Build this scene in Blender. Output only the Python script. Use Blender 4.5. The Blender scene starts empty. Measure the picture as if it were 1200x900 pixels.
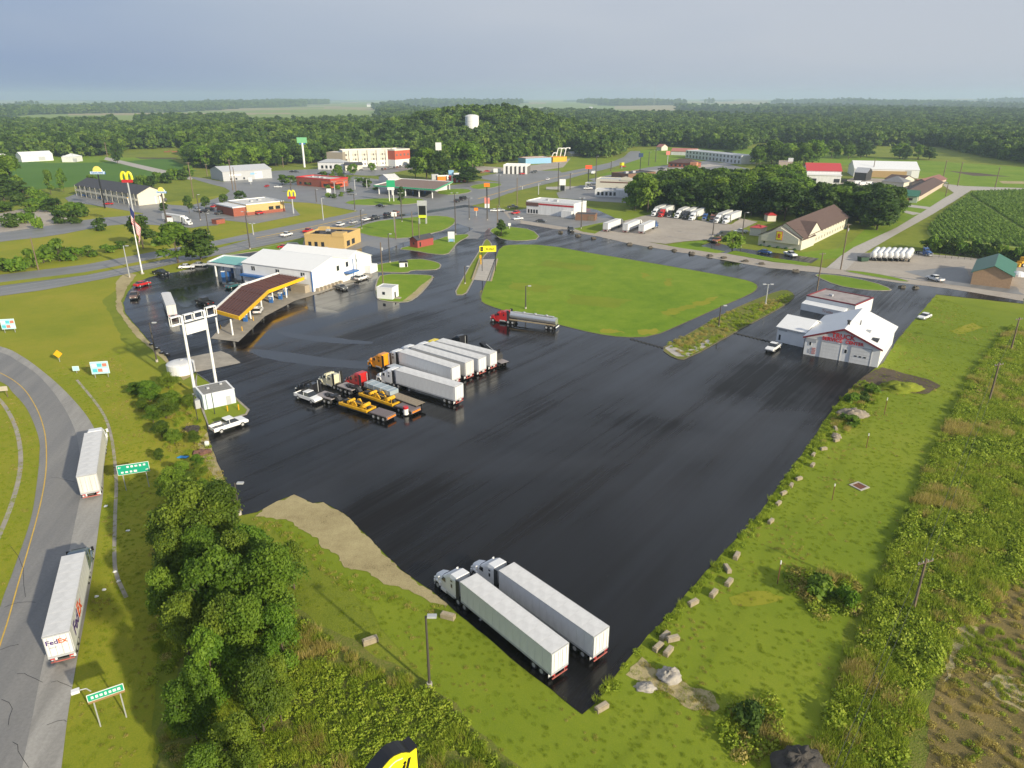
import bpy, bmesh, math, random
import numpy as np
from mathutils import Vector, Matrix, noise as mnoise
R = math.radians
C = bpy.context.scene.collection
sc = bpy.context.scene
random.seed(7); rng = np.random.default_rng(7)

# ------------------------------------------------------------------ camera, world, sun, exposure
CAMH = 58.0; PITCH = R(21.85); FPX = 833.0
cam_d = bpy.data.cameras.new("camera"); cam = bpy.data.objects.new("camera", cam_d); C.objects.link(cam)
cam.location = (0, 0, CAMH); cam.rotation_euler = (R(90) - PITCH, 0, 0)
cam_d.sensor_width = 36; cam_d.lens = 36 * FPX / 1200; cam_d.clip_end = 60000; cam_d.clip_start = .5
sc.camera = cam
SUN_EL = R(21.5); SUN_AZ = R(135)          # compass bearing of the sun, +Y is north
world = bpy.data.worlds.new("World"); sc.world = world; world.use_nodes = True
wt = world.node_tree; wt.nodes.clear()
def wn(t): return wt.nodes.new(t)
w_out = wn('ShaderNodeOutputWorld'); w_bg = wn('ShaderNodeBackground'); w_bg.inputs[1].default_value = .08
w_sky = wn('ShaderNodeTexSky'); w_sky.sky_type = 'NISHITA'; w_sky.sun_disc = False
w_sky.sun_elevation = SUN_EL; w_sky.sun_rotation = SUN_AZ; w_sky.air_density = 1.2; w_sky.dust_density = 2
w_tc = wn('ShaderNodeTexCoord'); w_sep = wn('ShaderNodeSeparateXYZ'); wt.links.new(w_tc.outputs['Generated'], w_sep.inputs[0])
w_map = wn('ShaderNodeMapping'); w_map.inputs['Scale'].default_value = (1, 1, 4.5); wt.links.new(w_tc.outputs['Generated'], w_map.inputs[0])
w_no = wn('ShaderNodeTexNoise'); w_no.inputs['Scale'].default_value = 1.6; w_no.inputs['Detail'].default_value = 4; w_no.inputs['Roughness'].default_value = .4
wt.links.new(w_map.outputs[0], w_no.inputs['Vector'])
w_m1 = wn('ShaderNodeMath'); w_m1.operation = 'MULTIPLY_ADD'; w_m1.inputs[1].default_value = .62; w_m1.inputs[2].default_value = .16
wt.links.new(w_sep.outputs['X'], w_m1.inputs[0])
w_m2 = wn('ShaderNodeMath'); w_m2.operation = 'ADD'; wt.links.new(w_m1.outputs[0], w_m2.inputs[0]); wt.links.new(w_no.outputs[0], w_m2.inputs[1])
w_m3 = wn('ShaderNodeMath'); w_m3.operation = 'MULTIPLY_ADD'; w_m3.inputs[1].default_value = .5; wt.links.new(w_sep.outputs['Z'], w_m3.inputs[0]); wt.links.new(w_m2.outputs[0], w_m3.inputs[2])
w_r = wn('ShaderNodeValToRGB'); wt.links.new(w_m3.outputs[0], w_r.inputs[0])
e = w_r.color_ramp.elements; e[0].position = .3; e[0].color = (.27, .365, .58, 1); e[1].position = 1; e[1].color = (.56, .60, .69, 1)
m_ = e.new(.6); m_.color = (.42, .49, .63, 1)
w_sc = wn('ShaderNodeVectorMath'); w_sc.operation = 'SCALE'; w_sc.inputs['Scale'].default_value = 10.0; wt.links.new(w_r.outputs[0], w_sc.inputs[0])
w_mix = wn('ShaderNodeMix'); w_mix.data_type = 'RGBA'; w_mix.inputs['Factor'].default_value = .9
wt.links.new(w_sky.outputs[0], w_mix.inputs[6]); wt.links.new(w_sc.outputs[0], w_mix.inputs[7])
wt.links.new(w_mix.outputs[2], w_bg.inputs[0]); wt.links.new(w_bg.outputs[0], w_out.inputs[0])
sun_d = bpy.data.lights.new("sun", 'SUN'); sun_d.energy = 5.0; sun_d.angle = R(1.2); sun_d.color = (1, .90, .70)
sun = bpy.data.objects.new("sun", sun_d); C.objects.link(sun)
sdir = Vector((math.sin(SUN_AZ) * math.cos(SUN_EL), math.cos(SUN_AZ) * math.cos(SUN_EL), math.sin(SUN_EL)))
sun.rotation_euler = sdir.to_track_quat('Z', 'Y').to_euler(); sun.location = (60, -60, 120)
sc.view_settings.view_transform = 'Standard'; sc.view_settings.look = 'None'; sc.view_settings.exposure = 0.3; sc.view_settings.gamma = 1
sc.cycles.max_bounces = 5; sc.cycles.diffuse_bounces = 2; sc.cycles.glossy_bounces = 2; sc.cycles.transmission_bounces = 2
sc.cycles.volume_bounces = 1; sc.cycles.transparent_max_bounces = 4

# ------------------------------------------------------------------ survey: where a sight line meets a level plane
CT, ST = math.cos(PITCH), math.sin(PITCH)
def P(u, v, z=0.0):
    x = (u - 600) / FPX; y = (450 - v) / FPX
    t = (CAMH - z) / (ST - y * CT)
    return Vector((x * t, (CT + y * ST) * t, z))
def PX(x, y, z):
    d = z - CAMH; f = y * CT - d * ST; up = y * ST + d * CT
    return 600 + FPX * x / f, 450 - FPX * up / f
def Z(base, topv):
    p = P(*base); lo, hi = 0., 120.
    for _ in range(40):
        m = (lo + hi) / 2
        if PX(p.x, p.y, m)[1] > topv: lo = m
        else: hi = m
    return lo

# ------------------------------------------------------------------ mesh builder
class MB:
    def __init__(s): s.v = []; s.f = []
    def add(s, vs, fs):
        n = len(s.v); s.v += [tuple(a) for a in vs]; s.f += [tuple(i + n for i in f) for f in fs]; return s
    def box(s, cx, cy, cz, sx, sy, sz, rz=0):
        c, d = math.cos(rz), math.sin(rz); vs = []
        for k in (-.5, .5):
            for i, j in ((-.5, -.5), (.5, -.5), (.5, .5), (-.5, .5)):
                x, y = i * sx, j * sy; vs.append((cx + x * c - y * d, cy + x * d + y * c, cz + k * sz))
        return s.add(vs, [(3, 2, 1, 0), (4, 5, 6, 7), (0, 1, 5, 4), (1, 2, 6, 5), (2, 3, 7, 6), (3, 0, 4, 7)])
    def b2(s, x0, x1, y0, y1, z0, z1): return s.box((x0 + x1) / 2, (y0 + y1) / 2, (z0 + z1) / 2, abs(x1 - x0), abs(y1 - y0), abs(z1 - z0))
    def hexa(s, p): return s.add(p, [(3, 2, 1, 0), (4, 5, 6, 7), (0, 1, 5, 4), (1, 2, 6, 5), (2, 3, 7, 6), (3, 0, 4, 7)])
    def prism(s, poly, z0, z1):
        n = len(poly); a = sum(poly[i][0] * poly[(i + 1) % n][1] - poly[(i + 1) % n][0] * poly[i][1] for i in range(n))
        if a < 0: poly = poly[::-1]
        vs = [(x, y, z0) for x, y in poly] + [(x, y, z1) for x, y in poly]
        return s.add(vs, [tuple(range(n))[::-1], tuple(range(n, 2 * n))] + [(i, (i + 1) % n, n + (i + 1) % n, n + i) for i in range(n)])
    def prof(s, poly, y0, y1, y0t=None):      # side profile in XZ extruded along Y
        n = len(poly); a = sum(poly[i][0] * poly[(i + 1) % n][1] - poly[(i + 1) % n][0] * poly[i][1] for i in range(n))
        if a < 0: poly = poly[::-1]
        vs = [(x, y0, z) for x, z in poly] + [(x, y1, z) for x, z in poly]
        return s.add(vs, [tuple(range(n)), tuple(range(n, 2 * n))[::-1]] + [(n + i, n + (i + 1) % n, (i + 1) % n, i) for i in range(n)])
    def loftx(s, secs):                       # list of rings (same count), capped
        n = len(secs[0]); vs = [p for q in secs for p in q]; fs = [tuple(range(n))]
        for k in range(len(secs) - 1):
            for i in range(n): fs.append((k * n + (i + 1) % n, k * n + i, (k + 1) * n + i, (k + 1) * n + (i + 1) % n))
        fs.append(tuple(range((len(secs) - 1) * n, len(secs) * n))[::-1]); return s.add(vs, fs)
    def cyl(s, p0, p1, r0, r1=None, n=10, cap=True):
        r1 = r0 if r1 is None else r1; p0 = Vector(p0); p1 = Vector(p1); d = (p1 - p0).normalized()
        a = d.orthogonal().normalized(); b = d.cross(a); vs = []
        for p, r in ((p0, r0), (p1, r1)):
            for i in range(n):
                t = 2 * math.pi * i / n; vs.append(p + (a * math.cos(t) + b * math.sin(t)) * r)
        fs = [(i, (i + 1) % n, n + (i + 1) % n, n + i) for i in range(n)]
        if cap: fs += [tuple(range(n))[::-1], tuple(range(n, 2 * n))]
        return s.add(vs, fs)
    def tube(s, pts, r, n=6):
        for a, b in zip(pts[:-1], pts[1:]): s.cyl(a, b, r, n=n)
        return s
    def dome(s, c, rx, ry, rz, n=16, m=5, seed=0, amp=0):
        vs = []; fs = []
        for j in range(m):
            ph = math.pi / 2 * j / m
            for i in range(n):
                t = 2 * math.pi * i / n; k = 1 + amp * mnoise.noise(Vector((math.cos(t) * 2 + seed, math.sin(t) * 2, j * .7)))
                vs.append((c[0] + rx * k * math.cos(ph) * math.cos(t), c[1] + ry * k * math.cos(ph) * math.sin(t), c[2] + rz * k * math.sin(ph)))
        vs.append((c[0], c[1], c[2] + rz))
        for j in range(m - 1):
            for i in range(n): fs.append((j * n + i, j * n + (i + 1) % n, (j + 1) * n + (i + 1) % n, (j + 1) * n + i))
        for i in range(n): fs.append(((m - 1) * n + i, (m - 1) * n + (i + 1) % n, m * n))
        return s.add(vs, fs)
    def mesh(s, name):
        me = bpy.data.meshes.new(name); me.from_pydata(s.v, [], s.f); me.update(); return me

MESH = {}
def link(name, me, m, parent=None, loc=(0, 0, 0), rz=0, bevel=0, smooth=False):
    if isinstance(me, MB): me = me.mesh(name)
    if m is not None and not me.materials: me.materials.append(m)
    if smooth: me.polygons.foreach_set('use_smooth', [True] * len(me.polygons))
    o = bpy.data.objects.new(name, me); C.objects.link(o); o.location = loc; o.rotation_euler = (0, 0, rz)
    if parent: o.parent = parent
    if bevel:
        b = o.modifiers.new('bevel', 'BEVEL'); b.width = bevel; b.segments = 2; b.limit_method = 'ANGLE'; b.angle_limit = R(30)
    return o
def part(name, key, fn, m, parent, loc=(0, 0, 0), rz=0, bevel=0, label=None, smooth=False):
    """a child mesh; key lets alike pieces share mesh data"""
    k = (key, m.name) if key else None
    if k and k in MESH: me = MESH[k]
    else:
        b = MB(); fn(b); me = b.mesh(name); me.materials.append(m)
        if smooth: me.polygons.foreach_set('use_smooth', [True] * len(me.polygons))
        if k: MESH[k] = me
    o = link(name, me, None, parent, loc, rz, bevel)
    if label: o['label'] = label
    return o
def thing(name, label, cat, loc=(0, 0, 0), rz=0, group=None, s=1.0):
    o = bpy.data.objects.new(name, None); C.objects.link(o); o.empty_display_size = .5
    o.location = loc; o.rotation_euler = (0, 0, rz); o.scale = (s, s, s); o['label'] = label; o['category'] = cat
    if group: o['group'] = group
    return o
def tag(o, label, cat, group=None, kind=None):
    o['label'] = label; o['category'] = cat
    if group: o['group'] = group
    if kind: o['kind'] = kind
    return o
def copy_tree(o, parent=None):
    c = o.copy(); C.objects.link(c)
    if parent: c.parent = parent
    for ch in o.children: copy_tree(ch, c)
    return c

# ------------------------------------------------------------------ materials
MATS = {}
def nd(t, k): return t.nodes.new(k)
def M(name, col, rough=.55, metal=0., var=.08, scale=1.5, bump=0., bscale=8., spec=.5, coat=0., streak=None, emit=0):
    if name in MATS: return MATS[name]
    m = bpy.data.materials.new(name); m.use_nodes = True; t = m.node_tree; b = t.nodes['Principled BSDF']
    b.inputs['Roughness'].default_value = rough; b.inputs['Metallic'].default_value = metal
    b.inputs['Specular IOR Level'].default_value = spec; b.inputs['Coat Weight'].default_value = coat
    g = nd(t, 'ShaderNodeTexCoord'); src = g.outputs['Object']
    if streak:
        mp = nd(t, 'ShaderNodeMapping'); mp.inputs['Scale'].default_value = streak; t.links.new(src, mp.inputs[0]); src = mp.outputs[0]
    n = nd(t, 'ShaderNodeTexNoise'); n.inputs['Scale'].default_value = scale; n.inputs['Detail'].default_value = 5; n.inputs['Roughness'].default_value = .65
    t.links.new(src, n.inputs['Vector'])
    r = nd(t, 'ShaderNodeValToRGB'); t.links.new(n.outputs[0], r.inputs[0])
    r.color_ramp.elements[0].position = .3; r.color_ramp.elements[1].position = .7
    r.color_ramp.elements[0].color = (*[c * (1 - var) for c in col], 1); r.color_ramp.elements[1].color = (*[min(1, c * (1 + var)) for c in col], 1)
    t.links.new(r.outputs[0], b.inputs['Base Color'])
    if bump:
        n2 = nd(t, 'ShaderNodeTexNoise'); n2.inputs['Scale'].default_value = bscale; n2.inputs['Detail'].default_value = 4; t.links.new(g.outputs['Object'], n2.inputs['Vector'])
        bp = nd(t, 'ShaderNodeBump'); bp.inputs['Strength'].default_value = bump; bp.inputs['Distance'].default_value = .05
        t.links.new(n2.outputs[0], bp.inputs['Height']); t.links.new(bp.outputs[0], b.inputs['Normal'])
    if emit:
        t.links.new(r.outputs[0], b.inputs['Emission Color']); b.inputs['Emission Strength'].default_value = emit
    MATS[name] = m; return m
def ground(name, cols, s1=.03, s2=.35, s3=6., rough=.9, bump=.5, w=(.42, .26, .32), stretch=None, rot=0, spec=.15, wave=None):
    """cols: list of (position, colour) for a ramp driven by three sizes of noise over world position"""
    m = bpy.data.materials.new(name); m.use_nodes = True; t = m.node_tree; b = t.nodes['Principled BSDF']
    b.inputs['Roughness'].default_value = rough; b.inputs['Specular IOR Level'].default_value = spec
    g = nd(t, 'ShaderNodeNewGeometry'); mp = nd(t, 'ShaderNodeMapping'); mp.inputs['Rotation'].default_value = (0, 0, rot)
    if stretch: mp.inputs['Scale'].default_value = stretch
    t.links.new(g.outputs['Position'], mp.inputs[0]); acc = None
    for k, (s, ww) in enumerate(zip((s1, s2, s3), w)):
        n = nd(t, 'ShaderNodeTexNoise'); n.inputs['Scale'].default_value = s; n.inputs['Detail'].default_value = [6, 6, 3][k]; n.inputs['Roughness'].default_value = .72
        t.links.new(mp.outputs[0], n.inputs['Vector'])
        a = nd(t, 'ShaderNodeMath'); a.operation = 'MULTIPLY_ADD'; a.inputs[1].default_value = ww; t.links.new(n.outputs[0], a.inputs[0])
        if acc: t.links.new(acc, a.inputs[2])
        else: a.inputs[2].default_value = 0
        acc = a.outputs[0]; last = n
    r = nd(t, 'ShaderNodeValToRGB'); t.links.new(acc, r.inputs[0]); el = r.color_ramp.elements
    el[0].position, el[1].position = cols[0][0], cols[-1][0]; el[0].color = (*cols[0][1], 1); el[1].color = (*cols[-1][1], 1)
    for p, c in cols[1:-1]: q = el.new(p); q.color = (*c, 1)
    t.links.new(r.outputs[0], b.inputs['Base Color'])
    if bump:
        bp = nd(t, 'ShaderNodeBump'); bp.inputs['Strength'].default_value = bump; bp.inputs['Distance'].default_value = .15
        t.links.new(last.outputs[0], bp.inputs['Height']); t.links.new(bp.outputs[0], b.inputs['Normal'])
    MATS[name] = m; return m
def leafmat(name, c0, c1, c2, trans=.42):
    m = bpy.data.materials.new(name); m.use_nodes = True; t = m.node_tree; b = t.nodes['Principled BSDF']
    b.inputs['Roughness'].default_value = .55; b.inputs['Specular IOR Level'].default_value = .25
    at = nd(t, 'ShaderNodeAttribute'); at.attribute_name = 'tint'; oi = nd(t, 'ShaderNodeObjectInfo')
    a = nd(t, 'ShaderNodeMath'); a.operation = 'MULTIPLY_ADD'; a.inputs[1].default_value = .45; t.links.new(oi.outputs['Random'], a.inputs[0])
    a2 = nd(t, 'ShaderNodeMath'); a2.operation = 'MULTIPLY'; a2.inputs[1].default_value = .6; t.links.new(at.outputs['Fac'], a2.inputs[0]); t.links.new(a2.outputs[0], a.inputs[2])
    r = nd(t, 'ShaderNodeValToRGB'); t.links.new(a.outputs[0], r.inputs[0]); el = r.color_ramp.elements
    el[0].position = .1; el[0].color = (*c0, 1); el[1].position = .95; el[1].color = (*c2, 1); q = el.new(.5); q.color = (*c1, 1)
    t.links.new(r.outputs[0], b.inputs['Base Color'])
    tr = nd(t, 'ShaderNodeBsdfTranslucent'); t.links.new(r.outputs[0], tr.inputs['Color'])
    mx = nd(t, 'ShaderNodeMixShader'); mx.inputs[0].default_value = trans
    out = t.nodes['Material Output']; t.links.new(b.outputs[0], mx.inputs[1]); t.links.new(tr.outputs[0], mx.inputs[2]); t.links.new(mx.outputs[0], out.inputs[0])
    MATS[name] = m; return m
def wetroad(name, base, base2, r0, r1, streak_rot, sx=.012, sy=.22, rpos=(.35, .65), wet=False):
    """wet tarmac: dark base, gloss varying in long paving streaks and damp patches"""
    m = bpy.data.materials.new(name); m.use_nodes = True; t = m.node_tree; b = t.nodes['Principled BSDF']
    g = nd(t, 'ShaderNodeNewGeometry'); mp = nd(t, 'ShaderNodeMapping'); mp.inputs['Rotation'].default_value = (0, 0, streak_rot); t.links.new(g.outputs['Position'], mp.inputs[0])
    mp2 = nd(t, 'ShaderNodeMapping'); mp2.inputs['Scale'].default_value = (sx, sy, .1); t.links.new(mp.outputs[0], mp2.inputs[0])
    n1 = nd(t, 'ShaderNodeTexNoise'); n1.inputs['Scale'].default_value = 1; n1.inputs['Detail'].default_value = 6; n1.inputs['Roughness'].default_value = .62; t.links.new(mp2.outputs[0], n1.inputs['Vector'])
    n2 = nd(t, 'ShaderNodeTexNoise'); n2.inputs['Scale'].default_value = .022; n2.inputs['Detail'].default_value = 4; n2.inputs['Distortion'].default_value = .6; t.links.new(g.outputs['Position'], n2.inputs['Vector'])
    a = nd(t, 'ShaderNodeMath'); a.operation = 'ADD'; t.links.new(n1.outputs[0], a.inputs[0]); t.links.new(n2.outputs[0], a.inputs[1])
    h = nd(t, 'ShaderNodeMath'); h.operation = 'MULTIPLY'; h.inputs[1].default_value = .5; t.links.new(a.outputs[0], h.inputs[0])
    mr = nd(t, 'ShaderNodeMapRange'); mr.inputs['From Min'].default_value = rpos[0]; mr.inputs['From Max'].default_value = rpos[1]
    mr.inputs['To Min'].default_value = r0; mr.inputs['To Max'].default_value = r1; t.links.new(h.outputs[0], mr.inputs[0]); t.links.new(mr.outputs[0], b.inputs['Roughness'])
    r = nd(t, 'ShaderNodeValToRGB'); r.color_ramp.elements[0].position = .36; r.color_ramp.elements[1].position = .66
    r.color_ramp.elements[0].color = (*base, 1); r.color_ramp.elements[1].color = (*base2, 1); t.links.new(n1.outputs[0], r.inputs[0]); col = r.outputs[0]
    if wet:     # narrow paving-lane joints and drag marks
        mp4 = nd(t, 'ShaderNodeMapping'); mp4.inputs['Scale'].default_value = (.018, 1.1, .1); t.links.new(mp.outputs[0], mp4.inputs[0])
        n4 = nd(t, 'ShaderNodeTexNoise'); n4.inputs['Scale'].default_value = 1; n4.inputs['Detail'].default_value = 5; n4.inputs['Roughness'].default_value = .7; t.links.new(mp4.outputs[0], n4.inputs['Vector'])
        r4 = nd(t, 'ShaderNodeValToRGB'); r4.color_ramp.elements[0].position = .38; r4.color_ramp.elements[0].color = (.5, .5, .5, 1); r4.color_ramp.elements[1].position = .62; r4.color_ramp.elements[1].color = (1.0, 1.0, 1.0, 1); t.links.new(n4.outputs[0], r4.inputs[0])
        m4 = nd(t, 'ShaderNodeMix'); m4.data_type = 'RGBA'; m4.blend_type = 'MULTIPLY'; m4.inputs['Factor'].default_value = 1; t.links.new(col, m4.inputs[6]); t.links.new(r4.outputs[0], m4.inputs[7]); col = m4.outputs[2]
        h2 = nd(t, 'ShaderNodeMath'); h2.operation = 'MULTIPLY_ADD'; h2.inputs[1].default_value = .24; t.links.new(n4.outputs[0], h2.inputs[0]); h3 = nd(t, 'ShaderNodeMath'); h3.operation = 'SUBTRACT'; h3.inputs[1].default_value = .12; t.links.new(h.outputs[0], h3.inputs[0]); t.links.new(h3.outputs[0], h2.inputs[2]); h = h2; t.links.new(h.outputs[0], mr.inputs[0])
    n3 = nd(t, 'ShaderNodeTexNoise'); n3.inputs['Scale'].default_value = 3; n3.inputs['Detail'].default_value = 3; t.links.new(g.outputs['Position'], n3.inputs['Vector'])
    mm = nd(t, 'ShaderNodeMix'); mm.data_type = 'RGBA'; mm.blend_type = 'MULTIPLY'; mm.inputs['Factor'].default_value = .35; t.links.new(col, mm.inputs[6]); t.links.new(n3.outputs[0], mm.inputs[7]); col = mm.outputs[2]
    t.links.new(col, b.inputs['Base Color'])
    bp = nd(t, 'ShaderNodeBump'); bp.inputs['Strength'].default_value = .10; bp.inputs['Distance'].default_value = .012; t.links.new(n3.outputs[0], bp.inputs['Height']); t.links.new(bp.outputs[0], b.inputs['Normal'])
    b.inputs['Specular IOR Level'].default_value = .4
    if wet:
        ms = nd(t, 'ShaderNodeMapRange'); ms.inputs['From Min'].default_value = .40; ms.inputs['From Max'].default_value = .60; ms.inputs['To Min'].default_value = .62; ms.inputs['To Max'].default_value = .08
        t.links.new(h.outputs[0], ms.inputs[0]); t.links.new(ms.outputs[0], b.inputs['Specular IOR Level'])
    MATS[name] = m; return m

p0, p1 = P(457, 600), P(595, 520); STREAK = -math.atan2(p1.y - p0.y, p1.x - p0.x)
m_lot = wetroad('wet_black_tarmac', (.003, .003, .0033), (.021, .019, .019), .03, .36, STREAK, .008, .11, (.38, .6), wet=True)
m_road = wetroad('wet_grey_tarmac', (.20, .20, .20), (.31, .305, .30), .34, .72, STREAK + .2, .02, .3)
m_ramp = wetroad('ramp_tarmac', (.21, .205, .20), (.30, .29, .275), .5, .8, R(80), .02, .25)
m_shoulder = wetroad('ramp_shoulder_concrete', (.30, .285, .26), (.44, .42, .385), .5, .85, R(80), .05, .4)
m_conc = M('concrete', (.33, .295, .24), .7, var=.22, scale=.35, bump=.2)
m_conc2 = M('pale_concrete', (.42, .385, .34), .75, var=.15, scale=.6)
m_kerb = M('kerb_concrete', (.30, .27, .22), .8, var=.2, scale=.5)
m_gravel = ground('gravel', [(.36, (.27, .235, .20)), (.5, (.38, .335, .285)), (.66, (.46, .42, .36))], .05, .5, 5, bump=.3)
m_sand = ground('bare_sandy_earth', [(.34, (0.097, 0.083, 0.044)), (.42, (0.320, 0.261, 0.137)), (.55, (0.435, 0.368, 0.199)), (.7, (0.523, 0.445, 0.253))], .09, .6, 5, bump=.6)
m_dirt = ground('brown_earth', [(.3, (.06, .045, .035)), (.5, (.11, .085, .06)), (.7, (.17, .13, .09))], .08, .6, 4, bump=.6)
m_terr = ground('rough_grass', [(.36, (0.107, 0.145, 0.015)), (.47, (0.165, 0.204, 0.020)), (.55, (0.213, 0.242, 0.026)), (.66, (0.300, 0.262, 0.065))], .022, .3, 5)
m_lawn = ground('mown_lawn', [(.34, (0.095, 0.172, 0.009)), (.45, (0.138, 0.232, 0.013)), (.55, (0.189, 0.275, 0.019)), (.64, (0.275, 0.285, 0.054))], .035, .22, 5, bump=.4, w=(.38, .32, .30))
m_lawn2 = ground('yellow_green_verge_grass', [(.34, (0.123, 0.181, 0.012)), (.46, (0.166, 0.223, 0.016)), (.56, (0.210, 0.257, 0.020)), (.68, (0.295, 0.266, 0.060))], .02, .9, 9, bump=.25, w=(.56, .04, .40))  # verge grass with its own yellow-green, mottled by noise
m_olive = ground('dry_verge_grass', [(.34, (0.164, 0.205, 0.015)), (.46, (0.225, 0.251, 0.019)), (.56, (0.288, 0.276, 0.026)), (.67, (0.369, 0.276, 0.064))], .03, .5, 7, bump=.3, w=(.52, .06, .42))
m_weedbed = ground('overgrown_ground', [(.36, (0.090, 0.130, 0.018)), (.48, (0.144, 0.171, 0.028)), (.58, (0.207, 0.186, 0.056)), (.68, (0.270, 0.207, 0.090))], .06, .5, 4, bump=.8)
m_farfield = ground('far_pasture', [(.35, (0.176, 0.242, 0.055)), (.55, (0.231, 0.297, 0.077)), (.7, (0.308, 0.330, 0.110))], .006, .03, .3, bump=0)
m_soy = ground('crop_green', [(.35, (0.058, 0.137, 0.019)), (.6, (0.098, 0.195, 0.026))], .01, .12, .8, bump=.2)
m_tan = ground('harvested_field', [(.35, (.30, .26, .14)), (.65, (.40, .34, .18))], .004, .03, .3, bump=0)
m_brown = ground('brown_field', [(.34, (.10, .085, .03)), (.46, (.17, .135, .05)), (.56, (.24, .18, .07)), (.67, (.33, .25, .12))], .05, .4, 6, bump=.6)
m_forestfloor = ground('forest_floor', [(.35, (.03, .055, .012)), (.6, (.06, .095, .02)), (.75, (.12, .16, .035))], .01, .1, .5, bump=.3)
m_cornsoil = ground('corn_soil', [(.35, (0.192, 0.252, 0.048)), (.65, (0.264, 0.324, 0.072))], .05, .4, 3, bump=.3)
white = M('white_paint', (.78, .78, .77), .4, var=.03, scale=.8)
white_tr = M('white_trailer_side', (.70, .70, .70), .4, var=.11, scale=.9, streak=(1, 1, .18))
white_tr2 = M('warm_white_trailer_side', (.66, .64, .60), .45, var=.14, scale=.8, streak=(1, 1, .15))
white_tr3 = M('cool_white_trailer_side', (.62, .65, .69), .4, var=.12, scale=1.1, streak=(1, 1, .2))
white_roof = M('white_trailer_roof', (.64, .635, .625), .5, var=.14, scale=.7)
w_metal = M('white_metal_sheet', (.76, .765, .77), .45, var=.05, scale=.35, bump=.1, bscale=.8)
cream = M('cream_render', (.62, .585, .49), .7, var=.06)
tan = M('tan_render', (.55, .38, .15), .7, var=.08)
tan2 = M('tan_brick', (.42, .27, .16), .8, var=.12)
brick = M('red_brick', (.30, .085, .05), .8, var=.2, scale=2)
greyroof = M('grey_roof', (.18, .18, .19), .7, var=.15)
litegrey = M('light_grey_metal', (.42, .43, .45), .45, var=.08)
brownroof = M('brown_shingle', (.10, .062, .052), .85, var=.25, scale=1.2)
darkroof = M('charcoal_shingle', (.055, .055, .065), .85, var=.2, scale=1.2)
redroof = M('red_metal_roof', (.50, .045, .045), .5, var=.08)
greenroof = M('green_metal_roof', (.03, .14, .085), .45, var=.08)
maroon = M('maroon_trim', (.20, .02, .03), .5)
glass = M('dark_window_glass', (.02, .024, .03), .08, var=.1, spec=.8)
black = M('black_paint', (.012, .012, .014), .35)
tyre = M('tyre_rubber', (.018, .018, .018), .85)
rim = M('alloy_rim', (.62, .62, .62), .35, metal=.4)
steel = M('galvanised_steel', (.42, .43, .44), .5, metal=.3)
darksteel = M('dark_frame_steel', (.035, .035, .037), .6)
wood = M('weathered_wood', (.17, .125, .085), .85, var=.25, scale=3, streak=(1, 1, .1))
plank = M('deck_planks', (.26, .21, .15), .8, var=.25, scale=2)
yellow = M('yellow_paint', (.66, .36, .012), .5, var=.3, scale=2)
sgn_yel = M('yellow_sign_face', (.86, .76, .02), .4, var=.03)
red = M('red_paint', (.50, .02, .025), .35, coat=.3)
red_sign = M('red_lettering', (.62, .02, .03), .5, var=.03)
blue = M('blue_paint', (.03, .13, .38), .4)
lblue = M('light_blue_panel', (.22, .42, .62), .5)
green_sign = M('green_sign_sheet', (.01, .33, .20), .45, var=.03)
turq = M('turquoise_canopy_roof', (.18, .46, .42), .5, var=.08)
orange = M('orange_paint', (.80, .22, .01), .45)
rust = M('rusted_canopy_deck', (.085, .035, .028), .7, var=.3, scale=1)
rust2 = M('rust_rib', (.13, .05, .04), .6)
canopy_yel = M('yellow_canopy_fascia', (.85, .47, .01), .45, var=.03)
lamp_on = M('pale_lamp_glass', (.75, .75, .72), .3)
bark = M('bark', (.095, .07, .05), .9, var=.3, scale=4, bump=.4)
stone_m = M('pale_concrete_block', (.30, .25, .17), .85, var=.2, scale=2, bump=.4)
rock_m = M('grey_rubble', (.36, .33, .29), .9, var=.2, scale=2, bump=.6)
def paint(name, c): return M('paint_' + name, c, .3, coat=.4, var=.02)

# ------------------------------------------------------------------ terrain
def bump2(x, y, cx, cy, a, b):
    r = ((x - cx) / a) ** 2 + ((y - cy) / b) ** 2
    return (1 - r) ** 2 if r < 1 else 0.
def H(x, y):
    h = 31 * bump2(x, y, -30, 985, 190, 235) + 9 * bump2(x, y, -300, 1020, 330, 240)
    d = math.hypot(x, y)
    if d > 1300:
        k = min(1, (d - 1300) / 2500); h += k * 14 * (mnoise.noise(Vector((x / 900, y / 900, 3.1))) )
    if d > 5200:
        k = min(1, (d - 5200) / 3500); h += k * (38 * abs(mnoise.noise(Vector((x / 2600, y / 2600, 8.3)))) + 14) * (.5 + .9 * max(0, min(1, .5 + x / 9000)))
    return h
def gap(x, y):
    'open country between the far woods'
    if y < 1150: return False
    n = mnoise.noise(Vector((x / 800, y / (500 + y * .22), 9))) + .3 * mnoise.noise(Vector((x / 300, y / 300, 2)))
    return n > (.27 if y < 2000 else .12 if y < 2800 else -.04)
def in_poly(x, y, poly):
    c = False; n = len(poly); j = n - 1
    for i in range(n):
        xi, yi = poly[i][0], poly[i][1]; xj, yj = poly[j][0], poly[j][1]
        if (yi > y) != (yj > y) and x < (xj - xi) * (y - yi) / (yj - yi) + xi: c = not c
        j = i
    return c
def W(poly, z=0): return [P(u, v, z) for u, v in poly]

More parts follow.
